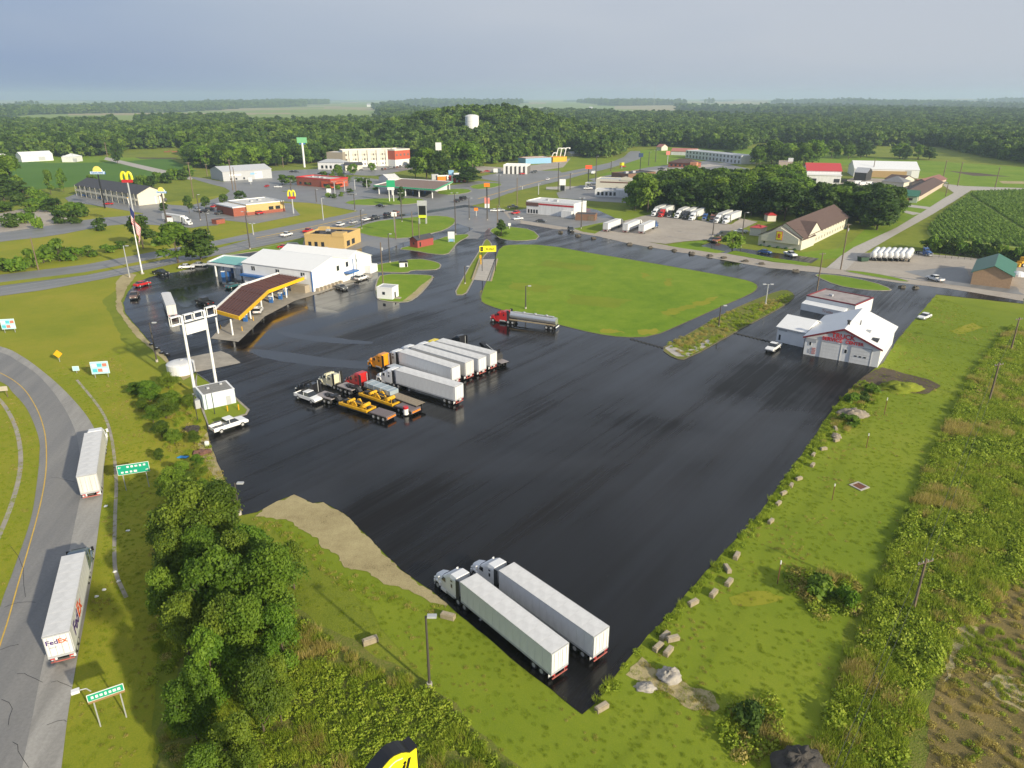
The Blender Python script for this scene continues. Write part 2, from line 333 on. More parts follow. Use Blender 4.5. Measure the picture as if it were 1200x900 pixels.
# land cover far away, each patch outlined on the level plain
FIELDS = [('far_pasture', m_farfield, [(292, 133.5), (440, 133.5), (452, 146), (290, 150)]),
          ('harvested_field', m_tan, [(668, 126), (880, 125), (890, 130), (660, 130.5)]),
          ('harvested_field', m_tan, [(880, 126), (1000, 125.5), (1010, 128), (885, 129)]),
          ('far_pasture', m_farfield, [(470, 125.5), (700, 125), (760, 129), (700, 135), (560, 134), (480, 131.5)]),
          ('far_pasture', m_farfield, [(640, 131.5), (760, 132), (765, 135), (650, 135.5)]),
          ('far_pasture', m_farfield, [(1010, 126), (1100, 127), (1090, 129), (1000, 128.5)]),
          ('far_pasture', m_farfield, [(128, 138), (150, 138), (172, 153), (140, 153)]),
          ('far_pasture', m_farfield, [(930, 130), (975, 130), (1000, 132), (925, 133)]),
          ('far_pasture', m_farfield, [(1040, 134), (1110, 135), (1100, 137), (1030, 136)])]
FIELDW = [(n, m, W(p)) for n, m, p in FIELDS]
def terrain():
    us = np.linspace(-900, 2100, 151); vs = []
    v = 1500.
    while v > 200: vs.append(v); v -= max(4, (v - 116) * .06)
    while v > 122.5: vs.append(v); v -= max(.42, (v - 116) * .025)
    vs += [122, 121.6, 121.3, 121.0, 120.7, 120.4, 120.1, 119.8, 119.5, 119.2, 118.9, 118.6, 118.3, 118.0]
    verts = []; 
    for v in vs:
        for u in us:
            p = P(u, v); verts.append((p.x, p.y, H(p.x, p.y) - .06))
    n = len(us); base = len(verts)
    for u in us: verts.append((-3000 + 6000 * (u + 900) / 3000, -900, -.06))
    faces = []; mi = []
    mats = [m_terr, m_forestfloor, m_farfield, m_tan]
    far_y = P(600, 190).y
    for j in range(len(vs) - 1):
        for i in range(n - 1):
            a = j * n + i; faces.append((a, a + 1, a + n + 1, a + n))
            c = (Vector(verts[a]) + Vector(verts[a + n + 1])) / 2; k = 0
            if c.y > 1150: k = 1
            if gap(c.x, c.y): k = 2 if mnoise.noise(Vector((c.x / 600, c.y / 700, 4))) < .12 else 3
            for nm, m, w in FIELDW:
                if in_poly(c.x, c.y, w): k = mats.index(m)
            mi.append(k)
    for i in range(n - 1): faces.append((base + i, base + i + 1, i + 1, i)); mi.append(0)
    me = bpy.data.meshes.new('terrain'); me.from_pydata(verts, [], faces)
    for m in mats: me.materials.append(m)
    me.polygons.foreach_set('material_index', mi); me.polygons.foreach_set('use_smooth', [True] * len(mi)); me.update()
    o = link('terrain', me, None); o['kind'] = 'structure'
terrain()

def rough(poly, amp, step):
    """give an outline a natural, slightly wandering edge"""
    out = []; n = len(poly)
    for i in range(n):
        a, b = poly[i], poly[(i + 1) % n]; L = (b - a).length; k = max(1, min(60, int(L / step)))
        for j in range(k):
            p = a.lerp(b, j / k); q = mnoise.noise_vector(Vector((p.x * .35 + 3, p.y * .35, 0))) + .6 * mnoise.noise_vector(Vector((p.x * 1.1, p.y * 1.1, 5)))
            out.append(Vector((p.x + q.x * amp, p.y + q.y * amp, 0)))
    return out
def smooth_poly(w, it=1):
    for _ in range(it):
        o = []
        for i in range(len(w)):
            a, b = w[i], w[(i + 1) % len(w)]; o += [a.lerp(b, .25), a.lerp(b, .75)]
        w = o
    return w
def sheet(name, poly, z, m, amp=0., step=2., world=False, smooth=0, kind='structure'):
    w = poly if world else W(poly)
    if smooth: w = smooth_poly(w, smooth)
    if amp: w = rough(w, amp, step)
    from mathutils.geometry import tessellate_polygon
    tris = tessellate_polygon([[Vector((p.x, p.y, 0)) for p in w]]); fs = []
    for a, b, c in tris:
        nz = (w[b].x - w[a].x) * (w[c].y - w[a].y) - (w[b].y - w[a].y) * (w[c].x - w[a].x)
        fs.append((a, b, c) if nz > 0 else (c, b, a))
    me = bpy.data.meshes.new(name); me.from_pydata([(p.x, p.y, z) for p in w], [], fs); me.update()
    o = link(name, me, m); o['kind'] = kind; return o
def ribbon(name, pts, width, z, m, world=False, taper=None):
    w = pts if world else W(pts); vs = []; fs = []
    for i, p in enumerate(w):
        a = w[max(0, i - 1)]; b = w[min(len(w) - 1, i + 1)]; d = (b - a).normalized(); nrm = Vector((-d.y, d.x, 0)); hw = (width if not taper else taper[i]) / 2
        vs += [(p.x + nrm.x * hw, p.y + nrm.y * hw, z), (p.x - nrm.x * hw, p.y - nrm.y * hw, z)]
    for i in range(len(w) - 1): fs.append((2 * i, 2 * i + 1, 2 * i + 3, 2 * i + 2))
    me = bpy.data.meshes.new(name); me.from_pydata(vs, [], fs); me.update()
    o = link(name, me, m); o['kind'] = 'structure'; return o
def spline(px, k=6):
    w = W(px); out = []
    for i in range(len(w) - 1):
        p0 = w[max(0, i - 1)]; p1 = w[i]; p2 = w[i + 1]; p3 = w[min(len(w) - 1, i + 2)]
        for j in range(k):
            t = j / k; out.append(.5 * ((2 * p1) + (p2 - p0) * t + (2 * p0 - 5 * p1 + 4 * p2 - p3) * t * t + (-p0 + 3 * p1 - 3 * p2 + p3) * t ** 3))
    return out + [w[-1]]
def island(poly, m=None, kerb=.16, kw=.45, smooth=0, amp=0, kmat=None, base=.02):
    """raised bed: a kerb ring with the grass sheet a hair below its top"""
    w = W(poly)
    if smooth: w = smooth_poly(w, smooth)
    if amp: w = rough(w, amp, 2.)
    n = len(w); area = sum(w[i].x * w[(i + 1) % n].y - w[(i + 1) % n].x * w[i].y for i in range(n))
    if area < 0: w = w[::-1]
    inn = []
    for i in range(n):
        a, b, c = w[i - 1], w[i], w[(i + 1) % n]; d = ((b - a).normalized() + (c - b).normalized())
        d = d.normalized() if d.length > 1e-4 else Vector((1, 0, 0)); inn.append(b + Vector((-d.y, d.x, 0)) * kw)
    vs = [(p.x, p.y, base) for p in w] + [(p.x, p.y, kerb) for p in w] + [(p.x, p.y, kerb) for p in inn] + [(p.x, p.y, base) for p in inn]
    fs = []
    for i in range(n):
        j = (i + 1) % n
        for k in range(3): fs.append((k * n + i, k * n + j, (k + 1) * n + j, (k + 1) * n + i))
    me = bpy.data.meshes.new('kerb'); me.from_pydata(vs, [], fs); me.update(); o = link('kerb', me, kmat or m_kerb); o['kind'] = 'structure'
    return sheet('lawn', inn, kerb - .03, m or m_lawn, world=True)

# ---- ground sheets, lowest first
sheet('verge', [(-250, 372), (0, 345), (120, 326), (205, 308), (300, 290), (300, 320), (150, 330), (120, 352), (150, 410), (200, 440), (300, 500), (262, 590), (200, 620), (180, 800), (185, 1000), (-200, 1000), (-400, 700)], -.04, m_olive, .6, 3)
sheet('lawn', [(1098, 346), (1330, 372), (1230, 420), (1140, 470), (1085, 560), (1040, 640), (990, 740), (965, 850), (940, 960), (640, 1000), (560, 870), (420, 700), (340, 640), (300, 600), (500, 640), (800, 640), (940, 480), (1000, 420)], -.035, m_lawn2, .6, 3)
sheet('weed_ground', [(1185, 385), (1330, 395), (1400, 560), (1250, 800), (1180, 1000), (930, 1000), (985, 810), (1040, 660), (1090, 540), (1140, 440)], -.028, m_weedbed, 1., 2)
sheet('bare_earth', [(1200, 630), (1330, 560), (1700, 900), (1300, 1150), (1070, 1050), (1085, 880), (1100, 800), (1125, 735), (1160, 690)], -.02, m_brown, .8, 2)
sheet('weed_ground', [(330, 690), (370, 730), (430, 760), (500, 800), (560, 850), (620, 920), (640, 1000), (180, 1000), (190, 820), (250, 700)], -.03, m_weedbed, .9, 2)
# country lanes and yards beyond the highway
sheet('lawn', [(0, 190), (140, 184), (200, 186), (230, 200), (150, 214), (0, 225), (-200, 225), (-200, 195)], -.03, m_soy, .5, 8)
sheet('lawn', [(0, 186), (60, 191), (140, 190), (180, 186), (120, 182), (0, 183)], -.02, m_lawn, .5, 8)
sheet('lawn', [(820, 170), (1200, 196), (1400, 206), (1400, 222), (1130, 219), (1095, 215), (1060, 196), (930, 192), (850, 178)], -.03, m_lawn, .5, 8)
sheet('lawn', [(640, 180), (700, 182), (740, 188), (690, 196), (640, 204), (620, 200)], -.03, m_lawn2, .5, 5)
sheet('lawn', [(752, 176), (800, 172), (860, 178), (820, 192), (770, 200), (700, 206), (730, 196)], -.03, m_lawn, .5, 5)
sheet('lawn', [(900, 312), (1000, 300), (1118, 228), (1075, 218), (1040, 245), (990, 290), (900, 300)], -.03, m_lawn, .5, 5)
sheet('verge', [(0, 250), (170, 240), (290, 225), (440, 240), (440, 262), (300, 290), (0, 335), (-200, 340), (-200, 250)], -.045, m_olive, .5, 4)
sheet('lawn', [(590, 245), (740, 242), (800, 250), (760, 255), (700, 272), (650, 276), (600, 262)], -.02, m_lawn2, .4, 3)
sheet('crop_field', [(1083, 270), (1100, 252), (1140, 224), (1210, 221), (1500, 225), (1600, 300), (1200, 292), (1140, 286), (1095, 282)], -.01, m_cornsoil, .4, 3, smooth=1)
sheet('crop_field', [(1110, 200), (1150, 203), (1185, 207), (1140, 206)], -.01, m_dirt, .4, 3)
sheet('crop_field', [(1170, 212), (1230, 213), (1230, 216), (1175, 215)], -.008, m_sand, .4, 3)
sheet('gravel_lane', [(124, 184), (200, 201), (228, 208), (224, 211), (190, 204), (122, 187)], .0, m_conc2)
sheet('bare_earth', [(145, 181), (215, 178), (222, 181), (205, 186), (165, 186)], .0, m_dirt, .4, 4)
sheet('yard', [(224, 207), (262, 213), (322, 200), (372, 198), (385, 214), (330, 224), (276, 222)], .0, m_road)
sheet('side_road', [(222, 208), (230, 207), (285, 218), (322, 223), (372, 230), (440, 236), (545, 226), (560, 232), (440, 250), (398, 244), (370, 238), (330, 236), (285, 232), (262, 238), (232, 246), (175, 255), (155, 262), (120, 265), (60, 277), (0, 283), (-120, 300), (-120, 285), (0, 273), (60, 264), (110, 256), (160, 252), (215, 243), (262, 230), (272, 222), (240, 214)], .01, m_road, smooth=1)
sheet('old_pavement', [(-60, 262), (0, 250), (30, 244), (70, 248), (95, 253), (70, 264), (30, 270), (0, 273), (-60, 280)], .005, m_gravel, .5, 3)
sheet('motel_yard', [(76, 232), (92, 226), (200, 240), (262, 244), (256, 262), (225, 267), (160, 262), (168, 250), (120, 242), (80, 236)], .012, m_road)
sheet('restaurant_yard', [(200, 245), (262, 238), (340, 238), (352, 252), (300, 262), (262, 258), (255, 264), (222, 266)], .018, m_road)
sheet('restaurant_yard', [(322, 205), (345, 200), (400, 205), (460, 212), (455, 222), (505, 224), (560, 226), (530, 236), (440, 240), (395, 236), (345, 226), (322, 222)], .014, m_road)
sheet('hotel_yard', [(372, 204), (440, 206), (495, 196), (488, 188), (372, 196)], .014, m_road)
sheet('forecourt', [(500, 222), (560, 212), (620, 216), (600, 226), (560, 232), (510, 230)], .015, m_road)
sheet('yard', [(555, 208), (600, 200), (655, 200), (664, 206), (620, 216), (590, 214)], .012, m_road)
sheet('gravel_lane', [(555, 194), (600, 197), (650, 190), (664, 178), (672, 182), (660, 196), (620, 202), (560, 202)], .006, m_gravel, .3, 4)
island([(402, 237), (425, 233), (480, 232), (500, 234), (492, 239), (440, 241), (410, 240)], smooth=1)
island([(516, 222), (548, 221), (555, 225), (530, 229), (510, 227)], smooth=1)
island([(548, 218), (575, 214), (592, 216), (575, 221), (556, 222)], smooth=1)
# highway
HWU = [(-200, 352), (0, 322), (100, 310), (185, 294), (255, 281.5), (300, 272), (350, 262), (400, 252), (437, 243), (525, 232), (560, 227), (600, 216), (640, 206), (690, 196), (715, 190.5), (731, 184), (738, 177)]
HWL = [(750, 177), (751, 186), (735, 191), (715, 197), (690, 203), (660, 211), (600, 225), (566, 238), (525, 247), (500, 251), (435, 260), (410, 265), (357, 278), (300, 290), (205, 309), (120, 327), (50, 340), (0, 347), (-200, 385)]
sheet('highway', HWU + HWL, .025, m_road)
sheet('median', [(-200, 366), (0, 331), (100, 319), (190, 301.5), (255, 287.5), (296, 279.5), (255, 291), (190, 305), (100, 322.5), (0, 335), (-200, 372)], .05, m_olive, .25, 3)
line_y = M('yellow_road_line', (.62, .40, .06), .7, var=.2, scale=1); line_w = M('white_road_line', (.62, .62, .60), .7, var=.25, scale=1)
ribbon('road_marking', [(300, 279), (350, 269), (400, 258), (430, 251)], .9, .045, line_y)
ribbon('road_marking', [(300, 281), (350, 271), (400, 260), (430, 253)], .3, .045, line_y)
ribbon('road_marking', [(560, 233), (600, 221.5), (640, 210.5), (690, 200)], .9, .045, line_y)
# crossing and the new wet lot
BIG = [(683, 838), (600, 772), (505, 692), (470, 668), (440, 638), (405, 603), (378, 588.5), (366, 590), (345, 580), (325, 588), (302, 600), (285, 604), (270, 575), (256, 545), (247, 520), (243, 505),
       (240, 480), (231, 437), (199, 426), (193, 415), (175, 400), (160, 382.5), (147.5, 367.5), (144.5, 355), (150, 342.5), (160, 331), (175, 325), (190, 321), (207, 319), (240, 309), (262, 298), (300, 292),
       (357, 280), (412, 266), (435, 256), (500, 247), (545, 240), (570, 244), (600, 247), (620, 244), (660, 238), (700, 246), (735, 262), (700, 270), (735, 279), (775, 290), (850, 303), (900, 310), (985, 316), (1040, 323), (1100, 331), (1200, 350), (1200, 356), (1097, 345),
       (1050, 400), (1035, 425), (1005, 447), (985, 468), (968, 490), (945, 525), (905, 580), (890, 602), (850, 645), (800, 700), (780, 725), (760, 745), (735, 775), (715, 800), (700, 822)]
sheet('truck_park', BIG, .04, m_lot, .18, 1.5)
# greyer tarmac and yards lying over it
sheet('side_road', [(413, 266), (440, 258), (500, 250), (545, 243), (600, 250), (640, 262), (600, 262), (572, 268), (560, 280), (535, 280), (555, 268), (536, 262), (500, 277), (470, 286), (450, 293), (430, 288), (400, 300), (360, 296), (357, 281)], .048, m_road)
sheet('restaurant_yard', [(590, 248), (620, 246), (660, 247), (735, 262), (718, 263), (700, 262), (690, 262), (640, 263), (600, 259)], .052, m_gravel, .3, 3)
sheet('restaurant_yard', [(596, 251), (616, 247), (690, 253), (728, 258), (700, 266), (672, 268), (640, 266), (600, 260)], .056, m_road)
sheet('restaurant_yard', [(652, 226), (680, 217), (740, 220), (738, 238), (700, 236), (655, 232)], .02, m_road)
sheet('yard', [(690, 210), (760, 196), (830, 188), (880, 198), (800, 206), (740, 214), (700, 214)], .01, m_road)
sheet('side_road', [(640, 219), (680, 218), (760, 200), (860, 189), (862, 192), (762, 204), (684, 222), (640, 222)], .016, m_conc2)
sheet('gravel_yard', [(697, 274), (725, 259), (740, 256), (762, 251.5), (810, 257), (857, 263), (868, 256), (888, 260), (873, 267), (844, 273), (830, 281), (801, 283), (780, 286), (740, 281)], .058, m_gravel, .4, 2)
sheet('gravel_shoulder', [(610, 258), (672, 268), (700, 272.5), (740, 280), (800, 291), (850, 297), (905, 307), (985, 316), (1050, 325), (1110, 333), (1200, 349), (1200, 353), (1110, 338), (1050, 331), (985, 322), (900, 314), (775, 292), (735, 285), (700, 277), (660, 270), (610, 262)], .062, m_gravel, .4, 2)
sheet('motel_yard', [(815, 291), (835, 283), (860, 290), (890, 294), (960, 303), (950, 309), (900, 303), (850, 297)], .064, m_lot)
sheet('gravel_yard', [(985, 315), (990, 304), (1010, 296), (1093, 298), (1192, 307), (1400, 320), (1400, 372), (1200, 350), (1110, 336), (1040, 326), (1010, 321)], .02, m_gravel, .5, 3)
sheet('yard', [(1060, 318), (1130, 312), (1140, 330), (1190, 336), (1200, 346), (1110, 333)], .046, m_road, .6, 3)
sheet('country_road', [(960, 321), (985, 300), (1000, 290), (1050, 267), (1080, 249), (1105, 233), (1118, 226), (1105, 217), (1107, 215.5), (1130, 218), (1200, 220.5), (1400, 226), (1400, 229), (1200, 223), (1138, 223), (1118, 236), (1093, 251), (1050, 275), (1010, 298), (992, 316), (985, 322)], .03, m_conc2, .1, 3)
sheet('gravel_lane', [(1052, 238), (1085, 242), (1098, 244), (1094, 246), (1052, 241)], .02, m_conc2)
sheet('gravel_lane', [(1057, 246), (1080, 250), (1070, 252), (1056, 248)], .02, m_conc2)
sheet('yard', [(925, 224), (975, 218), (1000, 208), (1100, 212), (1085, 222), (1035, 236), (1000, 240), (940, 236)], .01, m_gravel, .4, 4)
sheet('yard', [(1075, 214), (1092, 209), (1110, 214), (1070, 226), (1060, 222)], .02, m_road, .4, 4)
# kerbed lawns
island([(410, 270), (435, 260), (470, 256), (505, 252.5), (532, 254.5), (535, 261), (522, 270), (500, 275), (475, 280), (440, 278.5)], smooth=1)
FIELD = [(562, 352), (566, 338), (572, 325), (580, 303), (586, 289), (600, 286.5), (640, 287), (700, 298), (720, 301), (800, 314.5), (870, 327), (886, 332), (889, 338), (880, 345), (840, 362), (800, 380), (765, 395), (730, 396), (695, 391), (655, 381), (610, 370), (570, 358)]
m_dkerb = M('worn_earth_edge', (.13, .115, .07), .9, var=.3, scale=.6)
island(FIELD, smooth=1, kerb=.10, kw=.25, kmat=m_dkerb)
island([(773, 409), (790, 401), (850, 366), (900, 345), (920, 339), (932, 345), (930, 352), (910, 364), (865, 388), (805, 422), (790, 421)], m_weedbed, smooth=1, kw=.25, kmat=m_dkerb)
sheet('gravel_patch', [(778, 408), (786, 405), (803, 413), (830, 398), (836, 402), (806, 418), (792, 418)], .14, m_conc2, .3, 1)
island([(572, 270), (585, 265), (600, 266), (624, 269), (635, 280), (610, 283), (588, 281), (580, 276)], smooth=1)
island([(569, 279), (576, 284), (577, 291), (565, 303), (560, 318), (552, 335), (546, 346), (531, 346), (540, 330), (550, 312), (561, 295)], m_lawn2, smooth=1)
island([(440, 331), (438.5, 348), (447.5, 353.5), (475, 355), (486, 351), (498, 340), (510, 324), (499, 322), (446, 321)], smooth=1)
island([(436.5, 319), (438, 310.6), (460, 307), (489.7, 303), (508, 306), (518, 309.7), (515, 316), (500, 317), (483, 317), (478, 320), (456, 319.5)], smooth=1)
island([(464, 292), (488, 286.7), (512, 281), (522.7, 277), (548, 274), (551, 277), (537, 284), (531, 292), (525, 299), (505, 298), (484, 294)], smooth=1)
island([(262, 299), (300, 291.5), (357, 280.5), (356, 287), (344, 292), (300, 295), (270, 299)])
sheet('sandy_edge', [(507, 325), (509, 325), (487, 350), (476, 353), (472, 353), (484, 344), (492, 336)], .145, m_sand, .2, 1)
island([(954, 323.5), (958, 321), (985, 323), (1025, 331), (1046, 339), (1042, 341.5), (1010, 340), (980, 335)], smooth=1)
island([(985, 317.5), (1000, 317), (1040, 323), (1068, 330), (1062, 331), (1030, 326)], smooth=1)
sheet('lawn', [(782, 288), (800, 284), (832, 281.5), (820, 288), (850, 295), (840, 297), (800, 291)], .07, m_lawn, .3, 2)
sheet('lawn', [(850, 297), (862, 294), (900, 301.5), (950, 308.5), (945, 312), (900, 305.5)], .075, m_lawn, .3, 2)
sheet('lawn', [(672, 268), (700, 262), (760, 251), (740, 257), (725, 260), (697, 274), (684, 272)], .068, m_lawn2, .3, 2)
# concrete pads
sheet('weigh_scale_ramp', [(564, 304), (582, 304), (575, 330), (554, 328)], .10, m_conc2)
sheet('concrete_apron', [(210, 421), (258.4, 411.5), (270, 416), (282, 425.5), (230.4, 436), (199, 427)], .052, m_conc, .15, 1)
sheet('canopy_apron', [(247, 397), (262, 380), (300, 350), (380, 322), (400, 318), (437, 322), (436, 326), (405, 333), (378, 343), (345, 353), (310.6, 371), (295, 386), (279.4, 401)], .10, m_conc, .1, 1)
# the bed with the blue-grey shed at the lot's corner
island([(231, 438), (252, 452), (277, 466.5), (292.5, 480.5), (289.5, 486), (274, 490.5), (252, 496), (244, 500), (236, 480), (228, 450)], m_lawn2)
sheet('bank', [(136, 330), (147, 318), (160, 322), (150, 335), (142, 352), (146, 368), (172, 398), (205, 424), (225, 440), (215, 446), (190, 420), (160, 395), (136, 362)], .0, m_sand, .4, 1.5)
sheet('sand_patch', [(300, 605), (312, 594), (325, 588.5), (345, 580.5), (366, 590.5), (378, 589), (405, 603.5), (440, 638.5), (470, 668.5), (505, 692.5), (524, 708), (520, 713), (505, 704), (470, 692), (448, 682), (428, 668), (404, 664), (386, 643), (360, 626), (337, 610)], .02, m_sand, .7, .5)
sheet('sand_patch', [(243, 506), (256, 545), (270, 575), (284, 600), (276, 600), (258, 570), (240, 540), (232, 520)], .0, m_sand, .4, 1)
sheet('dirt_patch', [(1020, 436), (1035, 430), (1060, 438), (1090, 445), (1102, 452), (1085, 462), (1050, 458), (1010, 458), (998, 450)], .02, m_dirt, .5, 1)
sheet('sand_patch', [(855, 700), (872, 694), (900, 692), (920, 700), (905, 706), (880, 712), (860, 710)], -.01, m_olive, .4, 1)
sheet('sand_patch', [(738, 790), (752, 770), (762, 780), (800, 800), (830, 812), (848, 830), (835, 836), (800, 822), (775, 812), (750, 800)], -.005, m_sand, .8, .5)
sheet('sand_patch', [(1150, 800), (1170, 790), (1205, 800), (1230, 840), (1190, 830), (1165, 815)], .0, m_sand, .8, .5)
sheet('sand_patch', [(1120, 735), (1150, 700), (1185, 655), (1200, 632), (1206, 640), (1180, 680), (1150, 725), (1128, 770), (1105, 800)], .0, m_sand, .7, .8)
sheet('sand_patch', [(1112, 388), (1140, 378), (1152, 384), (1125, 392)], -.01, m_olive, .6, 2)
# the ramp on the left
RO = [(-60, 395), (0, 406), (25, 417), (50, 435), (75, 457), (100, 485), (115, 512), (120.5, 537), (121, 575), (117, 607), (110, 660), (101, 715), (90, 775), (80, 835), (72, 900), (60, 1000)]
RI = [(-60, 1000), (-20, 800), (0, 712), (15, 670), (35, 612), (42, 575), (46, 537), (45, 512), (32, 480), (15, 460), (0, 447), (-60, 425)]
sheet('ramp_road', spline(RO) + spline(RI), .0, m_ramp, world=True)
SH = [(-60, 400), (0, 413), (22, 424), (46, 441), (70, 470), (88, 505), (95, 545), (95, 575), (88, 612), (78, 660), (66, 715), (50, 780), (38, 840), (26, 900), (10, 1000)]
sheet('ramp_shoulder', spline(RO) + spline(SH)[::-1], .02, m_shoulder, world=True)
ribbon('road_marking', spline([(-30, 427), (0, 437), (25, 453), (42, 477), (52, 505), (54.5, 537), (51.5, 570), (42, 612), (22, 682), (10, 725), (0, 756), (-30, 850)]), .16, .035, line_y, world=True)
ribbon('drain_channel', spline([(90, 445), (118, 480), (130, 510), (136, 560), (135, 600), (134, 650), (137, 675), (148, 700)]), .5, -.005, m_conc, world=True)
ribbon('drain_channel', spline([(-10, 460), (5, 475), (18, 500), (24, 530), (22, 560), (12, 595), (0, 625), (-15, 660)]), .7, -.005, m_conc, world=True)
# standing water left on the lot
m_pud = M('puddle_water', (.012, .012, .013), .10, spec=.7)
for pl_ in ([(318, 386), (345, 391), (400, 397), (442, 401), (430, 404), (380, 402), (335, 395)], [(285, 408), (330, 412), (390, 421), (440, 424), (462, 430), (430, 433), (380, 430), (330, 424), (300, 418)], [(352, 356), (385, 363), (412, 368), (395, 370), (362, 364)], [(210, 345), (226, 352), (220, 362), (206, 356)], [(190, 376), (215, 384), (232, 396), (205, 392)]):
    sheet('puddle', pl_, .047, m_pud, .5, 1.0, smooth=2)
# cracks sealed with tar on the ramp, worn joints on the highway
for k, (a_, b_) in enumerate([((0, 762), (22, 756)), ((5, 712), (42, 706)), ((12, 640), (30, 700)), ((20, 790), (50, 800)), ((2, 820), (10, 850)), ((60, 560), (90, 566)), ((58, 480), (84, 470)), ((15, 870), (34, 900)), ((55, 850), (78, 846)), ((60, 800), (85, 806))]):
    p, q_ = P(*a_), P(*b_); m_ = (p + q_) / 2 + Vector((.5 * (-1) ** k, .4, 0)); ribbon('tar_seam', [p, p.lerp(m_, .5) + Vector((.1, .2, 0)), m_, m_.lerp(q_, .6) + Vector((-.15, .1, 0)), q_], .035, .05, m_lot, world=True)
for off_ in (.25, .75):
    L_ = [P(*c) for c in ((0, 345), (120, 325.5), (205, 307), (300, 288.5), (357, 276.5), (410, 263.5), (435, 258.5))]; U_ = [P(*c) for c in ((0, 336), (120, 319), (205, 302), (300, 282), (357, 271), (410, 259), (435, 254.5))]
    ribbon('road_marking', [x.lerp(y, off_ * 1.0) for x, y in zip(L_, U_)], .16, .046, line_w, world=True)
for k, pl_ in enumerate([[(775, 366), (800, 358), (830, 350), (842, 348), (836, 354), (805, 364), (785, 371)], [(700, 385), (722, 386), (730, 391), (705, 390)], [(750, 388), (772, 385), (768, 392), (752, 392)], [(778, 327), (786, 326), (788, 335), (780, 336)], [(752, 320), (760, 321), (756, 328)], [(640, 305), (700, 312), (690, 318), (630, 311)], [(600, 330), (650, 336), (640, 344), (596, 338)], [(670, 345), (740, 352), (720, 362), (660, 355)]]):
    sheet('worn_turf', pl_, .076 + k * .001, m_olive if k < 5 else m_lawn2, 1.6, .8)

# ------------------------------------------------------------------ haze comes last; buildings
def frame_of(A, B):
    a, b = P(*A), P(*B); d = b - a; return a, math.atan2(d.y, d.x), d.length
def win(root, L, D, face, s, z, w, h, m=None, frame=None, nm='window', depth=.08):
    m = m or glass; key = f'win{w:.2f}_{h:.2f}'
    def fn(b): b.box(0, 0, 0, w, depth, h)
    def ff(b):
        t = .09
        b.box(0, 0, h / 2 + t / 2, w + 2 * t, depth * 1.5, t); b.box(0, 0, -h / 2 - t / 2, w + 2 * t, depth * 1.5, t)
        b.box(-w / 2 - t / 2, 0, 0, t, depth * 1.5, h); b.box(w / 2 + t / 2, 0, 0, t, depth * 1.5, h)
    loc, rz = {'f': ((s, 0, z), 0), 'b': ((s, D, z), 0), 'l': ((0, s, z), R(90)), 'r': ((L, s, z), R(90))}[face]
    o = part(nm, key, fn, m, root, loc, rz)
    if frame: part('frame', key + 'f', ff, frame, o)
    return o
def bld(name, label, cat, A, B, D, h, roof='flat', rh=2., wall=None, roofm=None, over=.4, group=None, trim=None, par=.5, two=None):
    a, rz, L = frame_of(A, B); root = thing(name, label, cat, a, rz, group); wall = wall or white; roofm = roofm or greyroof
    def w(b):
        if roof == 'gy':     # gable ends front and back, ridge along y
            b.v += []; b.prof([(0, 0), (L, 0), (L, h), (L / 2, h + rh), (0, h)], 0, D)
        elif roof == 'gx':
            n = len(b.v); ring = lambda x: [(x, 0, 0), (x, D, 0), (x, D, h), (x, D / 2, h + rh), (x, 0, h)]
            b.loftx([ring(L), ring(0)])
        else: b.b2(0, L, 0, D, 0, h)
    part('wall', None, w, wall, root); t = .18
    if roof == 'gy':
        def rf(b, s):
            for_x = [(L / 2, h + rh + .02), (L / 2, h + rh + .02 + t), (L + over, h - rh * over / (L / 2) + t + .02), (L + over, h - rh * over / (L / 2) + .02)]
            if s < 0: for_x = [(L - x, z) for x, z in for_x]
            b.prof(for_x, -over, D + over)
        part('roof', None, lambda b: rf(b, 1), roofm, root); part('roof', None, lambda b: rf(b, -1), roofm, root)
        if trim:
            def tr(b):
                for s in (0, 1):
                    q = [(L / 2, h + rh - .25), (L / 2, h + rh + .23), (L + over, h - rh * over / (L / 2) + .23), (L + over, h - rh * over / (L / 2) - .2)]
                    if s: q = [(L - x, z) for x, z in q]
                    b.prof(q, -over - .06, -over - .01)
            part('trim', None, tr, trim, root)
    elif roof == 'gx':
        def rf(b, s):
            q = [(D / 2, h + rh + .02), (D / 2, h + rh + .02 + t), (D + over, h - rh * over / (D / 2) + t + .02), (D + over, h - rh * over / (D / 2) + .02)]
            if s < 0: q = [(D - y, z) for y, z in q]
            ring = lambda x: [(x, y, z) for y, z in q]
            b.loftx([ring(L + over), ring(-over)] if s > 0 else [ring(-over), ring(L + over)])
        part('roof', None, lambda b: rf(b, 1), roofm, root); part('roof', None, lambda b: rf(b, -1), roofm, root)
        if trim: part('trim', None, lambda b: b.b2(-over, L + over, -over - .08, -over - .02, h - .35, h + .12), trim, root)
    elif roof == 'hip':
        def rf(b):
            i = D / 2; z0 = h + .02; e = over
            b.add([(-e, -e, z0), (L + e, -e, z0), (L + e, D + e, z0), (-e, D + e, z0), (i, i, h + rh), (L - i, i, h + rh)], [(0, 1, 5, 4), (1, 2, 5), (2, 3, 4, 5), (3, 0, 4), (3, 2, 1, 0)])
        part('roof', None, rf, roofm, root)
    else:
        part('roof', None, lambda b: b.b2(.3, L - .3, .3, D - .3, h, h + .12), roofm, root)
        def pr(b):
            b.b2(-.06, L + .06, -.06, .3, h, h + par); b.b2(-.06, L + .06, D - .3, D + .06, h, h + par); b.b2(-.06, .3, .3, D - .3, h, h + par); b.b2(L - .3, L + .06, .3, D - .3, h, h + par)
        part('parapet', None, pr, trim or wall, root)
    return root, L, D, h
